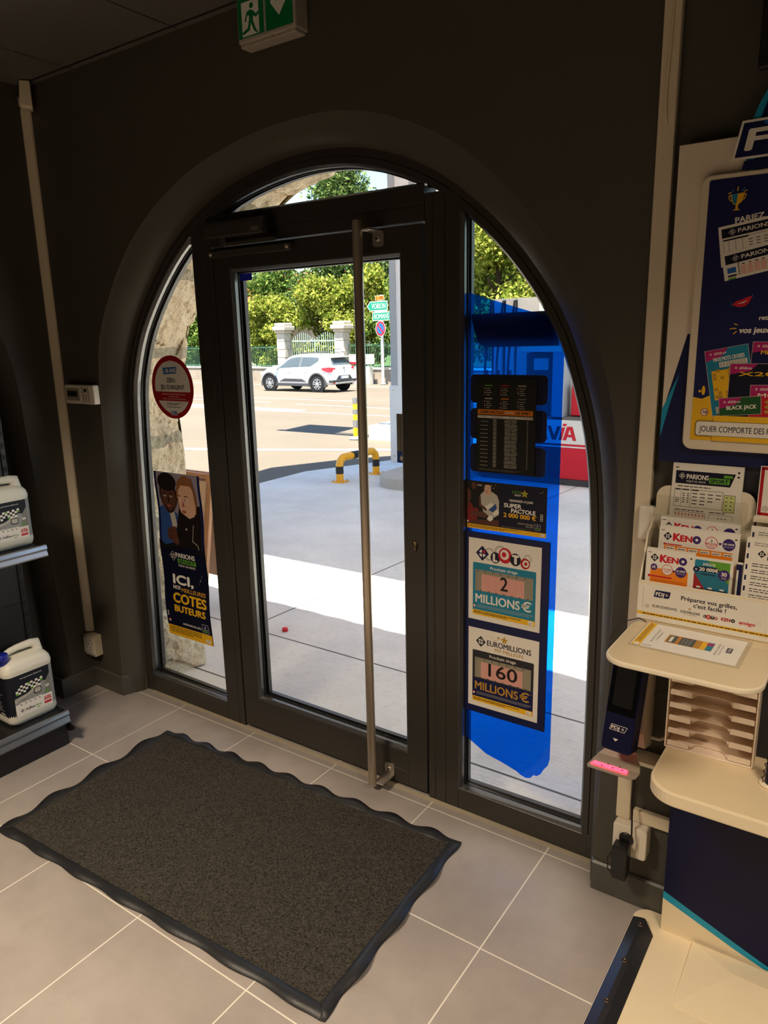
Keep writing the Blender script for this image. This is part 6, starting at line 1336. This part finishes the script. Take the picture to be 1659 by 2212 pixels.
def card(x, z, w, h, rot_, bgm, title, tm, kind):
    c_, s_ = math.cos(rot_), math.sin(rot_); T = lambda u, v: (x + u * c_ - v * s_, z + u * s_ + v * c_)
    R = lambda u0, v0, u1, v1, m: s.poly([T(u0, v0), T(u1, v0), T(u1, v1), T(u0, v1)], m)
    R(-1, -1, w + 1, h + 1, LGREY); R(0, 0, w, h, bgm); s.poly([T(0, h), T(w * .55, h), T(w * .4, h - 16), T(0, h - 24)], MAG); cx, cz = T(12, h - 9); s.clover(cx, cz, 5, None, PAPER)
    tx, tz = T(19, h - 12); s.text('illiko', tx, tz, 6, PAPER, width=26, bold=.02, shear=.2, rot=rot_)
    tx, tz = T(w * .18, h - 27); s.text(title, tx, tz, 9, tm, width=w * .72, bold=.04, rot=rot_)
    if kind == 'grid':
        R(w * .30, h - 42, w * .95, h - 30, PAPER)
        for k in range(9): R(w * (.31 + .07 * k), h - 41, w * (.365 + .07 * k), h - 31, LGREY)
        R(w * .10, 36, w * .95, h - 48, YEL); rnd = random.Random(3)
        for a in range(9):
            for b_ in range(8):
                if rnd.random() < .42: R(w * (.12 + .09 * a), 40 + b_ * 8.5, w * (.205 + .09 * a), 47 + b_ * 8.5, GOLD)
        R(w * .42, 6, w * .8, 28, NAVY); R(w * .1, 4, w * .3, 20, LGREY)
    if kind == 'gold':
        for a in range(3):
            for b_ in range(3): ex_, ez = T(w * (.2 + .22 * a), 12 + 11 * b_); s.poly(ell(ex_, ez, 7, 4, 10), GOLD)
card(*P_(2.222, 1.464), 92, 152, .19, TEAL, 'MAXI MOTS CROISES', PAPER, 'grid')
card(*P_(2.293, 1.52), 100, 115, -.02, NAVY, 'Millionnaire', YEL, 'none')
card(*P_(2.252, 1.466), 104, 120, 0, NAVY2, 'X20', YEL, 'gold'); 
card(*P_(2.300, 1.466), 90, 72, .02, RED, 'MOTS', PAPER, 'gold')
card(*P_(2.237, 1.466), 88, 40, .09, ink('card_green', (30, 84, 40)), 'BLACK JACK', PAPER, 'none')
s.rect(50, 0, 420, 60, YEL); x, z = P_(2.203, 1.473); s.disc(x, z, 9, DRED); s.disc(x, z, 7.6, PAPER); s.text('-18', x, z - 3.4, 7.5, BLACK, 'C', bold=.03); s.stroke([(x - 5, z + 5), (x + 5, z - 5)], 1.3, DRED)
s.rect(11, 11, 409, 46, BLACK, 6); s.rect(12, 12, 408, 45, PAPER, 6); s.text('JOUER COMPORTE DES RISQUES : DÉPENDANCE, ISOLEMENT...', 20, 21, 14, CHAR, width=376, bold=.01)
s.build('poster', (2.175, -.1122, 1.406), (1, 0, 0), (0, 0, 1), .001, None, pf)

# slip rack above the writing shelf
rk = thing('slip_rack', 'cream and clear slip rack with a white printed front strip', 'slip rack', (2.34, -.13, .96))
CLEAR = MATS['clear_plastic']
mb = MB(); mb.prism([(-.203, .958), (-.203, 1.0), (-.198, 1.06), (-.15, 1.17), (-.100, 1.20), (-.100, .958)], 2.099, 2.103, CREAM2, axis=0); mb.build('side_panel', rk)
mb = MB(); mb.prism(rrect(2.103, 2.332, .958, 1.285, .03, 6, (0, 0, 1, 1)), -.101, -.0975, CREAM2); mb.prism(rrect(2.336, 2.565, .958, 1.24, .03, 6, (0, 0, 1, 1)), -.101, -.0975, CREAM2); mb.box(2.103, 2.565, -.101, -.0975, .958, 1.0, CREAM2); mb.build('back_panel', rk)
mb = MB(); mb.box(2.099, 2.565, -.204, -.098, .9577, .9607, CREAM2); mb.build('floor', rk)
mb = MB(); mb.box(2.100, 2.565, -.2065, -.2035, .960, 1.062, CREAM2, .001, 1); ff = mb.build('front_strip', rk)
s = Sheet(465, 92, PAPER); s.rect(300, 0, 465, 92, NAVY); s.poly([(0, 0), (284, 0), (284, 17), (314, 52), (284, 92), (0, 92)], PAPER); s.rect(0, 12, 465, 19, YEL); s.lines(14, 14, 430, 1, 5, CHAR, 2.4, 0, 9)
s.poly([(38, 62), (72, 62), (76, 66), (78, 80), (42, 80)], NAVY); s.text('FDJ', 43, 66, 9.5, PAPER, width=19, bold=.05, shear=.12); s.clover(69.5, 71, 6.6, None, PAPER, RED)
s.text('Préparez vos grilles,', 103, 66, 10.5, NAVY2, width=124, bold=.03); s.text("c'est facile !", 132, 52, 10.5, NAVY2, width=72, bold=.03)
s.disc(24, 35, 4.6, CHAR); s.disc(24, 35, 3.9, PAPER); s.text('18', 24, 33, 4, CHAR, 'C'); s.text('EURODREAMS', 37, 35, 6.6, CHAR, width=58, bold=.02); s.text('EUROMILLIONS', 104, 34, 6.2, CHAR, width=44, bold=.03); s.poly(st5(124, 46, 4), GOLD); s.text('MY MILLION', 112, 29.5, 3, GOLD, width=28)
for i, (x, r, m_, ch) in enumerate(((160, 4.2, NAVY2, 'L'), (167.5, 5.6, RED, 'O'), (176, 4.6, NAVY2, 'T'), (184, 4, DRED, 'O'))): s.disc(x, 35, r, m_); s.text(ch, x, 33, 4.6, PAPER, 'C', bold=.06)
s.text('KEN', 196, 32, 8.5, DRED, width=19, bold=.06); s.disc(221, 36, 4.6, NAVY2); s.disc(221, 36, 1.6, PAPER); s.text('amigo', 234, 32, 8.4, RED, width=34, bold=.05); s.disc(276, 40, 4, LGREY); s.disc(276, 40, 3.4, PAPER); s.rect(13, 30, 13.6, 84, GREY)
s.build('front_print', (2.1005, -.2066, .962), (1, 0, 0), (0, 0, 1), .001, None, ff)
for y, z0, z1, x0, x1 in ((-.128, .961, 1.265, 2.104, 2.320), (-.158, .961, 1.185, 2.104, 2.325), (-.196, .961, 1.10, 2.226, 2.322)):
    mb = MB(); mb.prism(rrect(x0, x1, z0, z1, .008, 4, (0, 0, 1, 1)), y - .0012, y, CLEAR); mb.build('clear_divider', rk)

def pad(name, label, cat, x0, z0, w, h, y, tilt, thick, s, group=None, yaw=0.0, base_y=None):
    """a wad of printed slips leaning back by `tilt`; the printed face is one part, the wad behind it another"""
    t = thing(name, label, cat, (x0 + w / 2, y, z0), group)
    R = Matrix.Translation((x0, y, z0)) @ Matrix.Rotation(yaw, 4, 'Z') @ Matrix.Rotation(-tilt, 4, 'X')
    mb = MB(); n = max(2, int(thick / .0012)); rnd = random.Random(len(label))
    for k in range(n):
        o_ = .0016 * rnd.random(); mb.box(o_ - .0008, w + o_ - .0008, thick * k / n, thick * (k + .8) / n, 0, h + .004 * rnd.random() * (k > 0), PAPER)
    mb.xform(R); mb.build('slip_wad', t)
    U = R.to_3x3() @ Vector((1, 0, 0)); V = R.to_3x3() @ Vector((0, 0, 1))
    s.build('top_slip', R @ Vector((0, -.0004, 0)), U, V, w / s.w, h / s.h, t); return t
# tall sports slips
s = Sheet(160, 320, PAPER, thick=.3); s.poly([(8, 276), (134, 276), (144, 306), (8, 306)], NAVY2); s.clover(23, 294, 8, NAVY2, PAPER, frame=PAPER); s.text('PARIONS', 34, 288, 11, PAPER, width=50, bold=.04); s.text('POINT DE VENTE', 34, 280, 4.5, PAPER, width=44); s.rect(86, 281, 132, 294, GREEN); s.text('SPORT', 89, 283.5, 8, NAVY2, width=40, bold=.05); s.rect(118, 296, 138, 302, GREEN)
s.rects([(6, 312, 14, 314), (148, 308, 153, 312), (148, 298, 153, 302)], BLACK); s.lines(14, 269, 80, 1, 5, CHAR, 2)
s.frame(8, 222, 120, 264, .8, CHAR); s.rects([(24, 222, 24.7, 264), (46, 222, 46.7, 264), (10, 261, 22, 263.5), (26, 261, 42, 263.5), (48, 261, 64, 263.5)], CHAR)
s.lines(11, 240, 10, 3, 4, CHAR, 1.6, .3); s.rects([(28 + 10 * c, 232 + 5 * r, 33 + 10 * c, 234 + 5 * r) for c in range(2) for r in range(5)], CHAR); s.rects([(50 + 18 * c, 254 - 8 * r, 62 + 18 * c, 256 - 8 * r) for c in range(4) for r in range(4) if r + c < 5], CHAR)
s.rect(122, 218, 148, 258, BLACK); s.rect(123, 219, 147, 257, ink('slip_lime', (206, 214, 140))); s.rects([(127 + 10 * c, 224 + 9 * r, 131 + 10 * c, 226 + 9 * r) for c in range(2) for r in range(4)], CHAR)
for r in range(9):
    y = 196 - r * 20; s.rects([(12 + 8 * c, y, 17 + 8 * c, y + 13) for c in range(9)], PINK); s.rects([(13 + 8 * c, y + 8, 16 + 8 * c, y + 10) for c in range(9)], CHAR); s.stroke([(8, y - 3), (82, y - 3), (85, y + 6), (82, y + 15), (8, y + 15)], .8, CHAR); s.frame(92, y - 3, 146, y + 15, .7, CHAR); s.rects([(112 + 8 * c, y + 5, 116 + 8 * c, y + 8) for c in range(3)], GREY)
s.lines(12, 214, 70, 1, 5, CHAR, 2); s.lines(92, 214, 40, 1, 5, CHAR, 2)
pad('slip_pad', 'tall white slips with a black header at the back of the rack', 'betting slips', 2.139, 1.000, .160, .342, -.125, math.radians(4), .012, s, 'slip pads in the rack')
def keno(s, big):
    w, h = s.w, s.h; s.rects([(4, h - 8, 12, h - 6.5), (w - 10, h - 12, w - 5, h - 9)], BLACK)
    k = 22 if big else 18; y = h - (28 if big else 26); s.clover(20, y + 7, 10, NAVY2, PAPER); x0 = 34; cw = 62 if big else 64
    s.text('K', x0, y - 2, 18, RED, width=15, bold=.08); s.text('EN', x0 + 16, y - 1, 14, RED, width=26, bold=.08); s.disc(x0 + 53, y + 6, 9.5, PURPLE); s.disc(x0 + 53, y + 6, 3.4, PAPER)
    if big:
        s.disc(120, y + 4, 14, RED); s.disc(120, y + 4, 12.6, PAPER); s.text('2', 120, y + 6, 6, BLACK, 'C', bold=.04); s.text('MILLIONS', 120, y - 1, 5, RED, 'C', width=24, bold=.03); s.text('CASH', 120, y - 6, 3.6, RED, 'C', bold=.03); s.disc(139, y + 4, 3, PURPLE); s.disc(158, y + 4, 14, PURPLE); s.text('100 000€', 158, y + 3, 4.4, PAPER, 'C', width=23, bold=.03); s.text('PAR AN A VIE', 158, y - 2.5, 2.6, PAPER, 'C', width=20)
        s.rect(14, 0, w - 12, h - 42, ORANGE, 3)
        for i in range(6): s.rect(18 + i * 26, h - 52, 40 + i * 26, h - 45, PAPER, 2); s.lines(20 + i * 26, h - 50, 17, 1, 3, CHAR, 2, 0, i); s.rect(18 + i * 26, h - 110, 40 + i * 26, h - 70, PINK, 2)
        s.rects([(18 + i * 26 + 3 * a, h - 74 - 4 * b_, 18 + i * 26 + 3 * a + .6, h - 71.5 - 4 * b_) for i in range(6) for a in range(1, 7) for b_ in range(9)], DRED); s.rect(14, h - 41, 54, h - 38.5, RED); s.rect(14, h - 60, 60, h - 57.5, RED); s.disc(14, h - 40, 2.6, RED); s.disc(14, h - 58, 2.6, RED)
    else:
        yy = h - 44; s.rect(12, 0, w - 12, yy, ORANGE, 3); s.disc(20, yy + 2, 8, PURPLE); s.text('1€', 20, yy - 1, 6, PAPER, 'C', bold=.05); s.disc(52, yy - 1, 13, RED); s.disc(52, yy - 1, 11.8, PAPER); s.text('100 000€', 52, yy - 2, 4, RED, 'C', width=20, bold=.02); s.text('CASH', 52, yy - 7, 3.6, RED, 'C', bold=.03); s.disc(84, yy - 2, 13, PURPLE); s.text('10 000€', 84, yy - 2, 4.6, PAPER, 'C', width=21, bold=.02); s.text('PAR AN A VIE', 84, yy - 7, 2.4, PAPER, 'C', width=18); s.disc(68, yy - 2, 2.6, PURPLE)
        s.disc(10, yy - 20, 3.4, RED); s.rect(14, yy - 22, 64, yy - 18, RED, 1.5); s.lines(16, yy - 28, 80, 3, 4, DRED, .9); s.rect(16, yy - 52, w - 16, yy - 42, PINK, 2); s.rects([(18 + 8 * i, yy - 50, 24 + 8 * i, yy - 44) for i in range(int((w - 36) / 8))], PAPER)
s = Sheet(180, 190, PAPER, thick=.3); keno(s, True); pad('slip_pad', 'wide orange slips mostly hidden behind another orange slip row', 'betting slips', 2.125, 1.010, .182, .202, -.150, math.radians(6), .014, s, 'slip pads in the rack')
s = Sheet(180, 190, PAPER, thick=.3); keno(s, True); pad('slip_pad', 'wide orange slips with a round 2 millions badge, middle row of rack', 'betting slips', 2.131, .995, .182, .198, -.176, math.radians(5), .012, s, 'slip pads in the rack')
s = Sheet(113, 150, PAPER, thick=.3); keno(s, False); pad('slip_pad', 'small orange slips at the front left of the rack', 'betting slips', 2.112, .985, .112, .156, -.2005, math.radians(3), .010, s, 'slip pads in the rack')
s = Sheet(86, 150, PAPER, thick=.3); s.rect(2, 2, 80, 148, TEAL, 4); s.poly([(30, 148), (80, 148), (80, 96)], GREEN); s.poly([(2, 2), (2, 116), (36, 66), (80, 60), (80, 2)], DRED); s.poly([(2, 2), (14, 2), (14, 60), (2, 60)], TEAL)
for i in range(3): s.rect(4 + 26 * i, 4, 26 + 26 * i, 76, PINK, 2); s.rects([(6 + 26 * i + 3.4 * a, 8 + 6 * b_, 8 + 26 * i + 3.4 * a, 11 + 6 * b_) for a in range(6) for b_ in range(11)], DRED); s.rect(4 + 26 * i, 76, 26 + 26 * i, 79, NAVY2); s.rect(9 + 26 * i, 80, 19 + 26 * i, 84, PAPER, 1.5)
s.text("JUSQU'À", 34, 136, 6, PAPER, 'C', width=28, bold=.03); s.poly(rrect(11, 57, 120, 133, 5), NAVY2); s.text('20 000€', 34, 122, 8.5, PAPER, 'C', width=42, bold=.05); s.text('PAR MOIS', 34, 112, 5, NAVY2, 'C', width=30, bold=.03); s.disc(68, 118, 13, PURPLE); s.text('30', 68, 116, 9, PAPER, 'C', bold=.05); s.text('ANS', 68, 109, 4, PAPER, 'C'); s.disc(6, 124, 7, NAVY); s.clover(6, 124, 5, None, PAPER)
pad('slip_pad', 'green and blue 20 000 euro slips right of the small orange slips', 'betting slips', 2.2235, .982, .086, .152, -.199, math.radians(2), .008, s, 'slip pads in the rack')
# printed betting receipts on the right
def receipt(s):
    w, h = s.w, s.h
    for k in range(9): s.rect(3, h - 22 - 26 * k, 7, h - 10 - 26 * k, NAVY)
    s.lines(16, h - 10, 60, 2, 5, GREY, 1.8, .4, 2); s.clover(34, h - 34, 9, BLACK, PAPER); s.text('PARIONS', 46, h - 34, 9, BLACK, width=52, bold=.04); s.rect(46, h - 47, 90, h - 38, BLACK); s.text('SPORT', 48, h - 45.5, 6, PAPER, width=40, bold=.04)
    for k in range(9): s.lines(16, h - 60 - k * 15, w - 40, 2, 5.5, CHAR, 1.9, .5, k)
s = Sheet(120, 210, PAPER, thick=.3); receipt(s); pad('receipt_pad', 'dot printed betting receipts at the front right of the rack', 'betting receipts', 2.330, .990, .120, .205, -.200, math.radians(8), .010, s, 'receipt pads in the rack')
s = Sheet(120, 210, PAPER, thick=.3); receipt(s); pad('receipt_pad', 'dot printed betting receipts sticking up behind the front receipts', 'betting receipts', 2.334, .985, .120, .232, -.182, math.radians(8), .008, s, 'receipt pads in the rack')
s = Sheet(70, 120, NAVY); s.rect(6, 6, 30, 110, PAPER); pad('booklet', 'navy booklet wedged between the green slips and the receipts', 'booklet', 2.3145, .965, .013, .165, -.192, math.radians(4), .012, s)
def leaflet(x, z, label, seed):
    s = Sheet(80, 140, NAVY); s.rect(8, 70, 72, 128, ink('leaflet_sky', (120, 160, 196))); s.poly(ell(40, 70 + seed * 3, 14, 18, 18), SKIN); s.lines(10, 50, 56, 3, 9, PAPER, 3, .3, seed); pad('leaflet', label, 'leaflet', x, z, .075, .20, -.120 - .006 * seed, math.radians(2), .003, s, 'navy leaflets at the back right')
leaflet(2.345, 1.00, 'navy leaflet with blue picture, left one behind the receipts', 0); leaflet(2.372, 1.010, 'navy leaflet with blue picture, right one behind the receipts', 1)
cd = thing('framed_card', 'white card with a thick red border at the right edge of the rack', 'card', (2.41, -.11, 1.24))
s = Sheet(150, 118, PAPER); s.frame(2, 2, 148, 116, 7, DRED); s.text('Jouez', 20, 74, 11, BLACK, width=40, bold=.0, shear=.15); s.rect(24, 48, 60, 58, RED); s.text('Illiko', 26, 50, 6, PAPER, width=22); s.lines(22, 42, 50, 1, 5, RED, 2); s.disc(17, 18, 6, CHAR); s.disc(17, 18, 5, PAPER); s.text('18', 17, 15.5, 5, CHAR, 'C')
s.build('card_face', (2.336, -.1185, 1.236), (1, 0, 0), (0, .05, 1), .001, None, cd)
mb = MB(); mb.box(2.332, 2.49, -.130, -.1022, 1.222, 1.236, CREAM2, .002); mb.build('card_holder', cd)

# letter tray on the lower desk
lt = thing('letter_tray', 'cream plastic sorter with stepped compartments on the lower desk', 'letter tray', (2.285, -.11, .601))
LTP = mat('tray_plastic', (238, 220, 200), .42, 0, .5, .02, 12); a0, a1, f0, bk, tz0, tz1 = 2.178, 2.388, -.158, -.088, .601, .862
mb = MB(); TLT = Matrix.Translation((2.283, -.112, .601)) @ Matrix.Rotation(math.radians(2.0), 4, 'Z') @ Matrix.Translation((-2.283, .112, -.601))
for x in (a0, a1 - .004): mb.box(x, x + .004, f0, bk, tz0, tz1, LTP, .001, 1)
mb.box(a0, a1, bk - .003, bk, tz0, tz1, LTP); mb.box(a0, a1, f0, bk, tz0, tz0 + .004, LTP, .001, 1); mb.box(a0, a1, f0, bk, tz1 - .004, tz1, LTP, .001, 1); mb.xform(TLT); cs_ = mb.build('casing', lt)
for k in range(7):
    z = tz0 + .006 + k * .0362; mb = MB()
    n0, n1 = a0 + .062, a1 - .062
    pts = [(a0 + .006, f0 + .004), (n0 - .006, f0 + .004), (n0 - .001, f0 + .010), (n0 + .008, f0 + .030), (n0 + .016, f0 + .036), (n1 - .016, f0 + .036), (n1 - .008, f0 + .030), (n1 + .001, f0 + .010), (n1 + .006, f0 + .004), (a1 - .006, f0 + .004), (a1 - .006, bk - .005), (a0 + .006, bk - .005)]
    mb.prism(pts, z, z + .0022, LTP, axis=2); mb.xform(TLT); fl = mb.build('compartment', lt)
    for x0_, x1_ in ((a0 + .006, n0 - .004), (n1 + .004, a1 - .006)):
        mb = MB(); mb.prism(rrect(x0_, x1_, z, z + .0145, .004, 4, (0, 0, 1, 1)), f0 + .0035, f0 + .0058, LTP); mb.xform(TLT); mb.build('lip', fl)
# laminated leaflet and its wire on the writing shelf
lm_ = thing('laminated_leaflet', 'laminated leaflet with scratch card picture lying on the writing shelf', 'leaflet', (2.25, -.29, .958))
ANG = math.radians(-1.0); Ul = (math.cos(ANG), math.sin(ANG), 0); Vl = (-math.sin(ANG), math.cos(ANG), 0)
mb = MB(); o_ = Vector((2.128, -.375, .9579)); U_, V_ = Vector(Ul), Vector(Vl); q = [o_, o_ + U_ * .238, o_ + U_ * .238 + V_ * .166, o_ + V_ * .166]; mb.add([tuple(p) for p in q] + [tuple(p + Vector((0, 0, .0004))) for p in q], [[3, 2, 1, 0], [4, 5, 6, 7], [0, 1, 5, 4], [1, 2, 6, 5], [2, 3, 7, 6], [3, 0, 4, 7]], mat('laminate_edge', (196, 182, 154), .15)); mb.build('pouch', lm_)
s = Sheet(224, 150, WHITE, thick=.1)
s.rect(2, 0, 20, 150, YEL); s.rects([(6 + 3.5 * k, 20 + 12 * (k % 2), 7.2 + 3.5 * k, 140) for k in range(3)], CHAR); s.rect(5, 3, 17, 16, WHITE)
def vtext(b_, x, y, sz, m, w, bold=0): s.text(b_, x, y, sz, m, 'L', width=w, bold=bold, rot=-PI / 2)
vtext('NOUVEAU JEU À GRATTER', 34, 118, 4.5, CHAR, 84); vtext('DISPONIBLE ICI', 43, 104, 4.5, CHAR, 56)
s.rect(62, 50, 164, 100, ink('card_orange', (196, 132, 52))); s.rect(66, 54, 84, 96, ink('card_slate', (72, 84, 88))); s.rect(69, 58, 76, 90, PAPER); s.rect(92, 52, 124, 98, ink('card_slate', (72, 84, 88))); s.rects([(96 + 8 * a, 58 + 9 * b_, 101 + 8 * a, 64 + 9 * b_) for a in range(3) for b_ in range(4)], GREY); s.rect(126, 54, 134, 96, GOLD); s.rect(138, 52, 150, 98, YEL); s.rect(150, 50, 164, 100, TEAL); s.disc(156, 88, 8, MAG)
vtext('500 000€ À GAGNER', 172, 104, 4.5, CHAR, 70); vtext('PRIX DU TICKET 5€', 180, 98, 4, CHAR, 56)
s.rect(192, 62, 204, 92, NAVY, 2); vtext('FDJ', 195, 88, 6, PAPER, 20, .04); s.text('VOIR LE RÈGLEMENT', 22, 8, 3.6, CHAR, width=24, bold=.03); s.rect(5, 142, 10, 146, RED)
s.build('print', o_ + U_ * .005 + V_ * .008 + Vector((0, 0, .0005)), Ul, Vl, .001, None, lm_, eps=.00006)
mb = MB(); mb.tube([(2.130, -.222, .9605), (2.112, -.226, .968), (2.09, -.25, .965), (2.068, -.262, .945), (2.055, -.262, .915), (2.048, -.25, .88), (2.049, -.215, .84), (2.052, -.19, .825)], .0014, BLACKP, 8); tag(mb.build('black_wire'), 'thin black wire looping from the laminated leaflet down to the scanner', 'cable')
# pen holder cut by the right edge of the view
ph = thing('pen_holder', 'round cream pen holder with navy base and beaded chain at right edge', 'pen holder', (2.438, -.19, .601))
mb = MB(); mb.lathe([(.001, 0), (.024, 0), (.026, .003), (.024, .006), (.001, .006)], CREAM2, (2.436, -.20, .6009), 24); mb.build('base', ph)
mb = MB(); mb.lathe([(.001, .006), (.017, .006), (.017, .055), (.012, .09), (.001, .09)], SNAVY, (2.440, -.20, .6009), 22); mb.build('cup', ph)
mb = MB(); n = 46
for k in range(n):
    t_ = k / n; x, y, z = 2.418 + .016 * t_, -.207 + .012 * t_, .609 + .16 * t_; a = k * 1.25
    mb.lathe([(.0002, -.0021), (.0021, 0), (.0002, .0021)], mat('chain_beads', (70, 62, 50), .3, .8), (x + .0022 * math.cos(a), y + .0022 * math.sin(a), z), 7)
o = mb.build('bead_chain', ph)
# screen high on the right
tv = thing('wall_screen', 'black hanging screen corner at the top right of the view', 'screen', (2.62, -.16, 2.4))
mb = MB(); mb.box(2.262, 3.1, -.168, -.148, 2.182, 2.66, mat('screen_case', (10, 10, 11), .5), .004); cs2 = mb.build('case', tv)
mb = MB(); mb.box(2.275, 3.09, -.1695, -.1675, 2.196, 2.65, mat('screen_glass', (6, 6, 7), .2)); mb.build('display', cs2)
mb = MB(); mb.box(2.6, 2.8, -.148, YW, 2.35, 2.5, BLACKP); mb.build('wall_mount', tv)
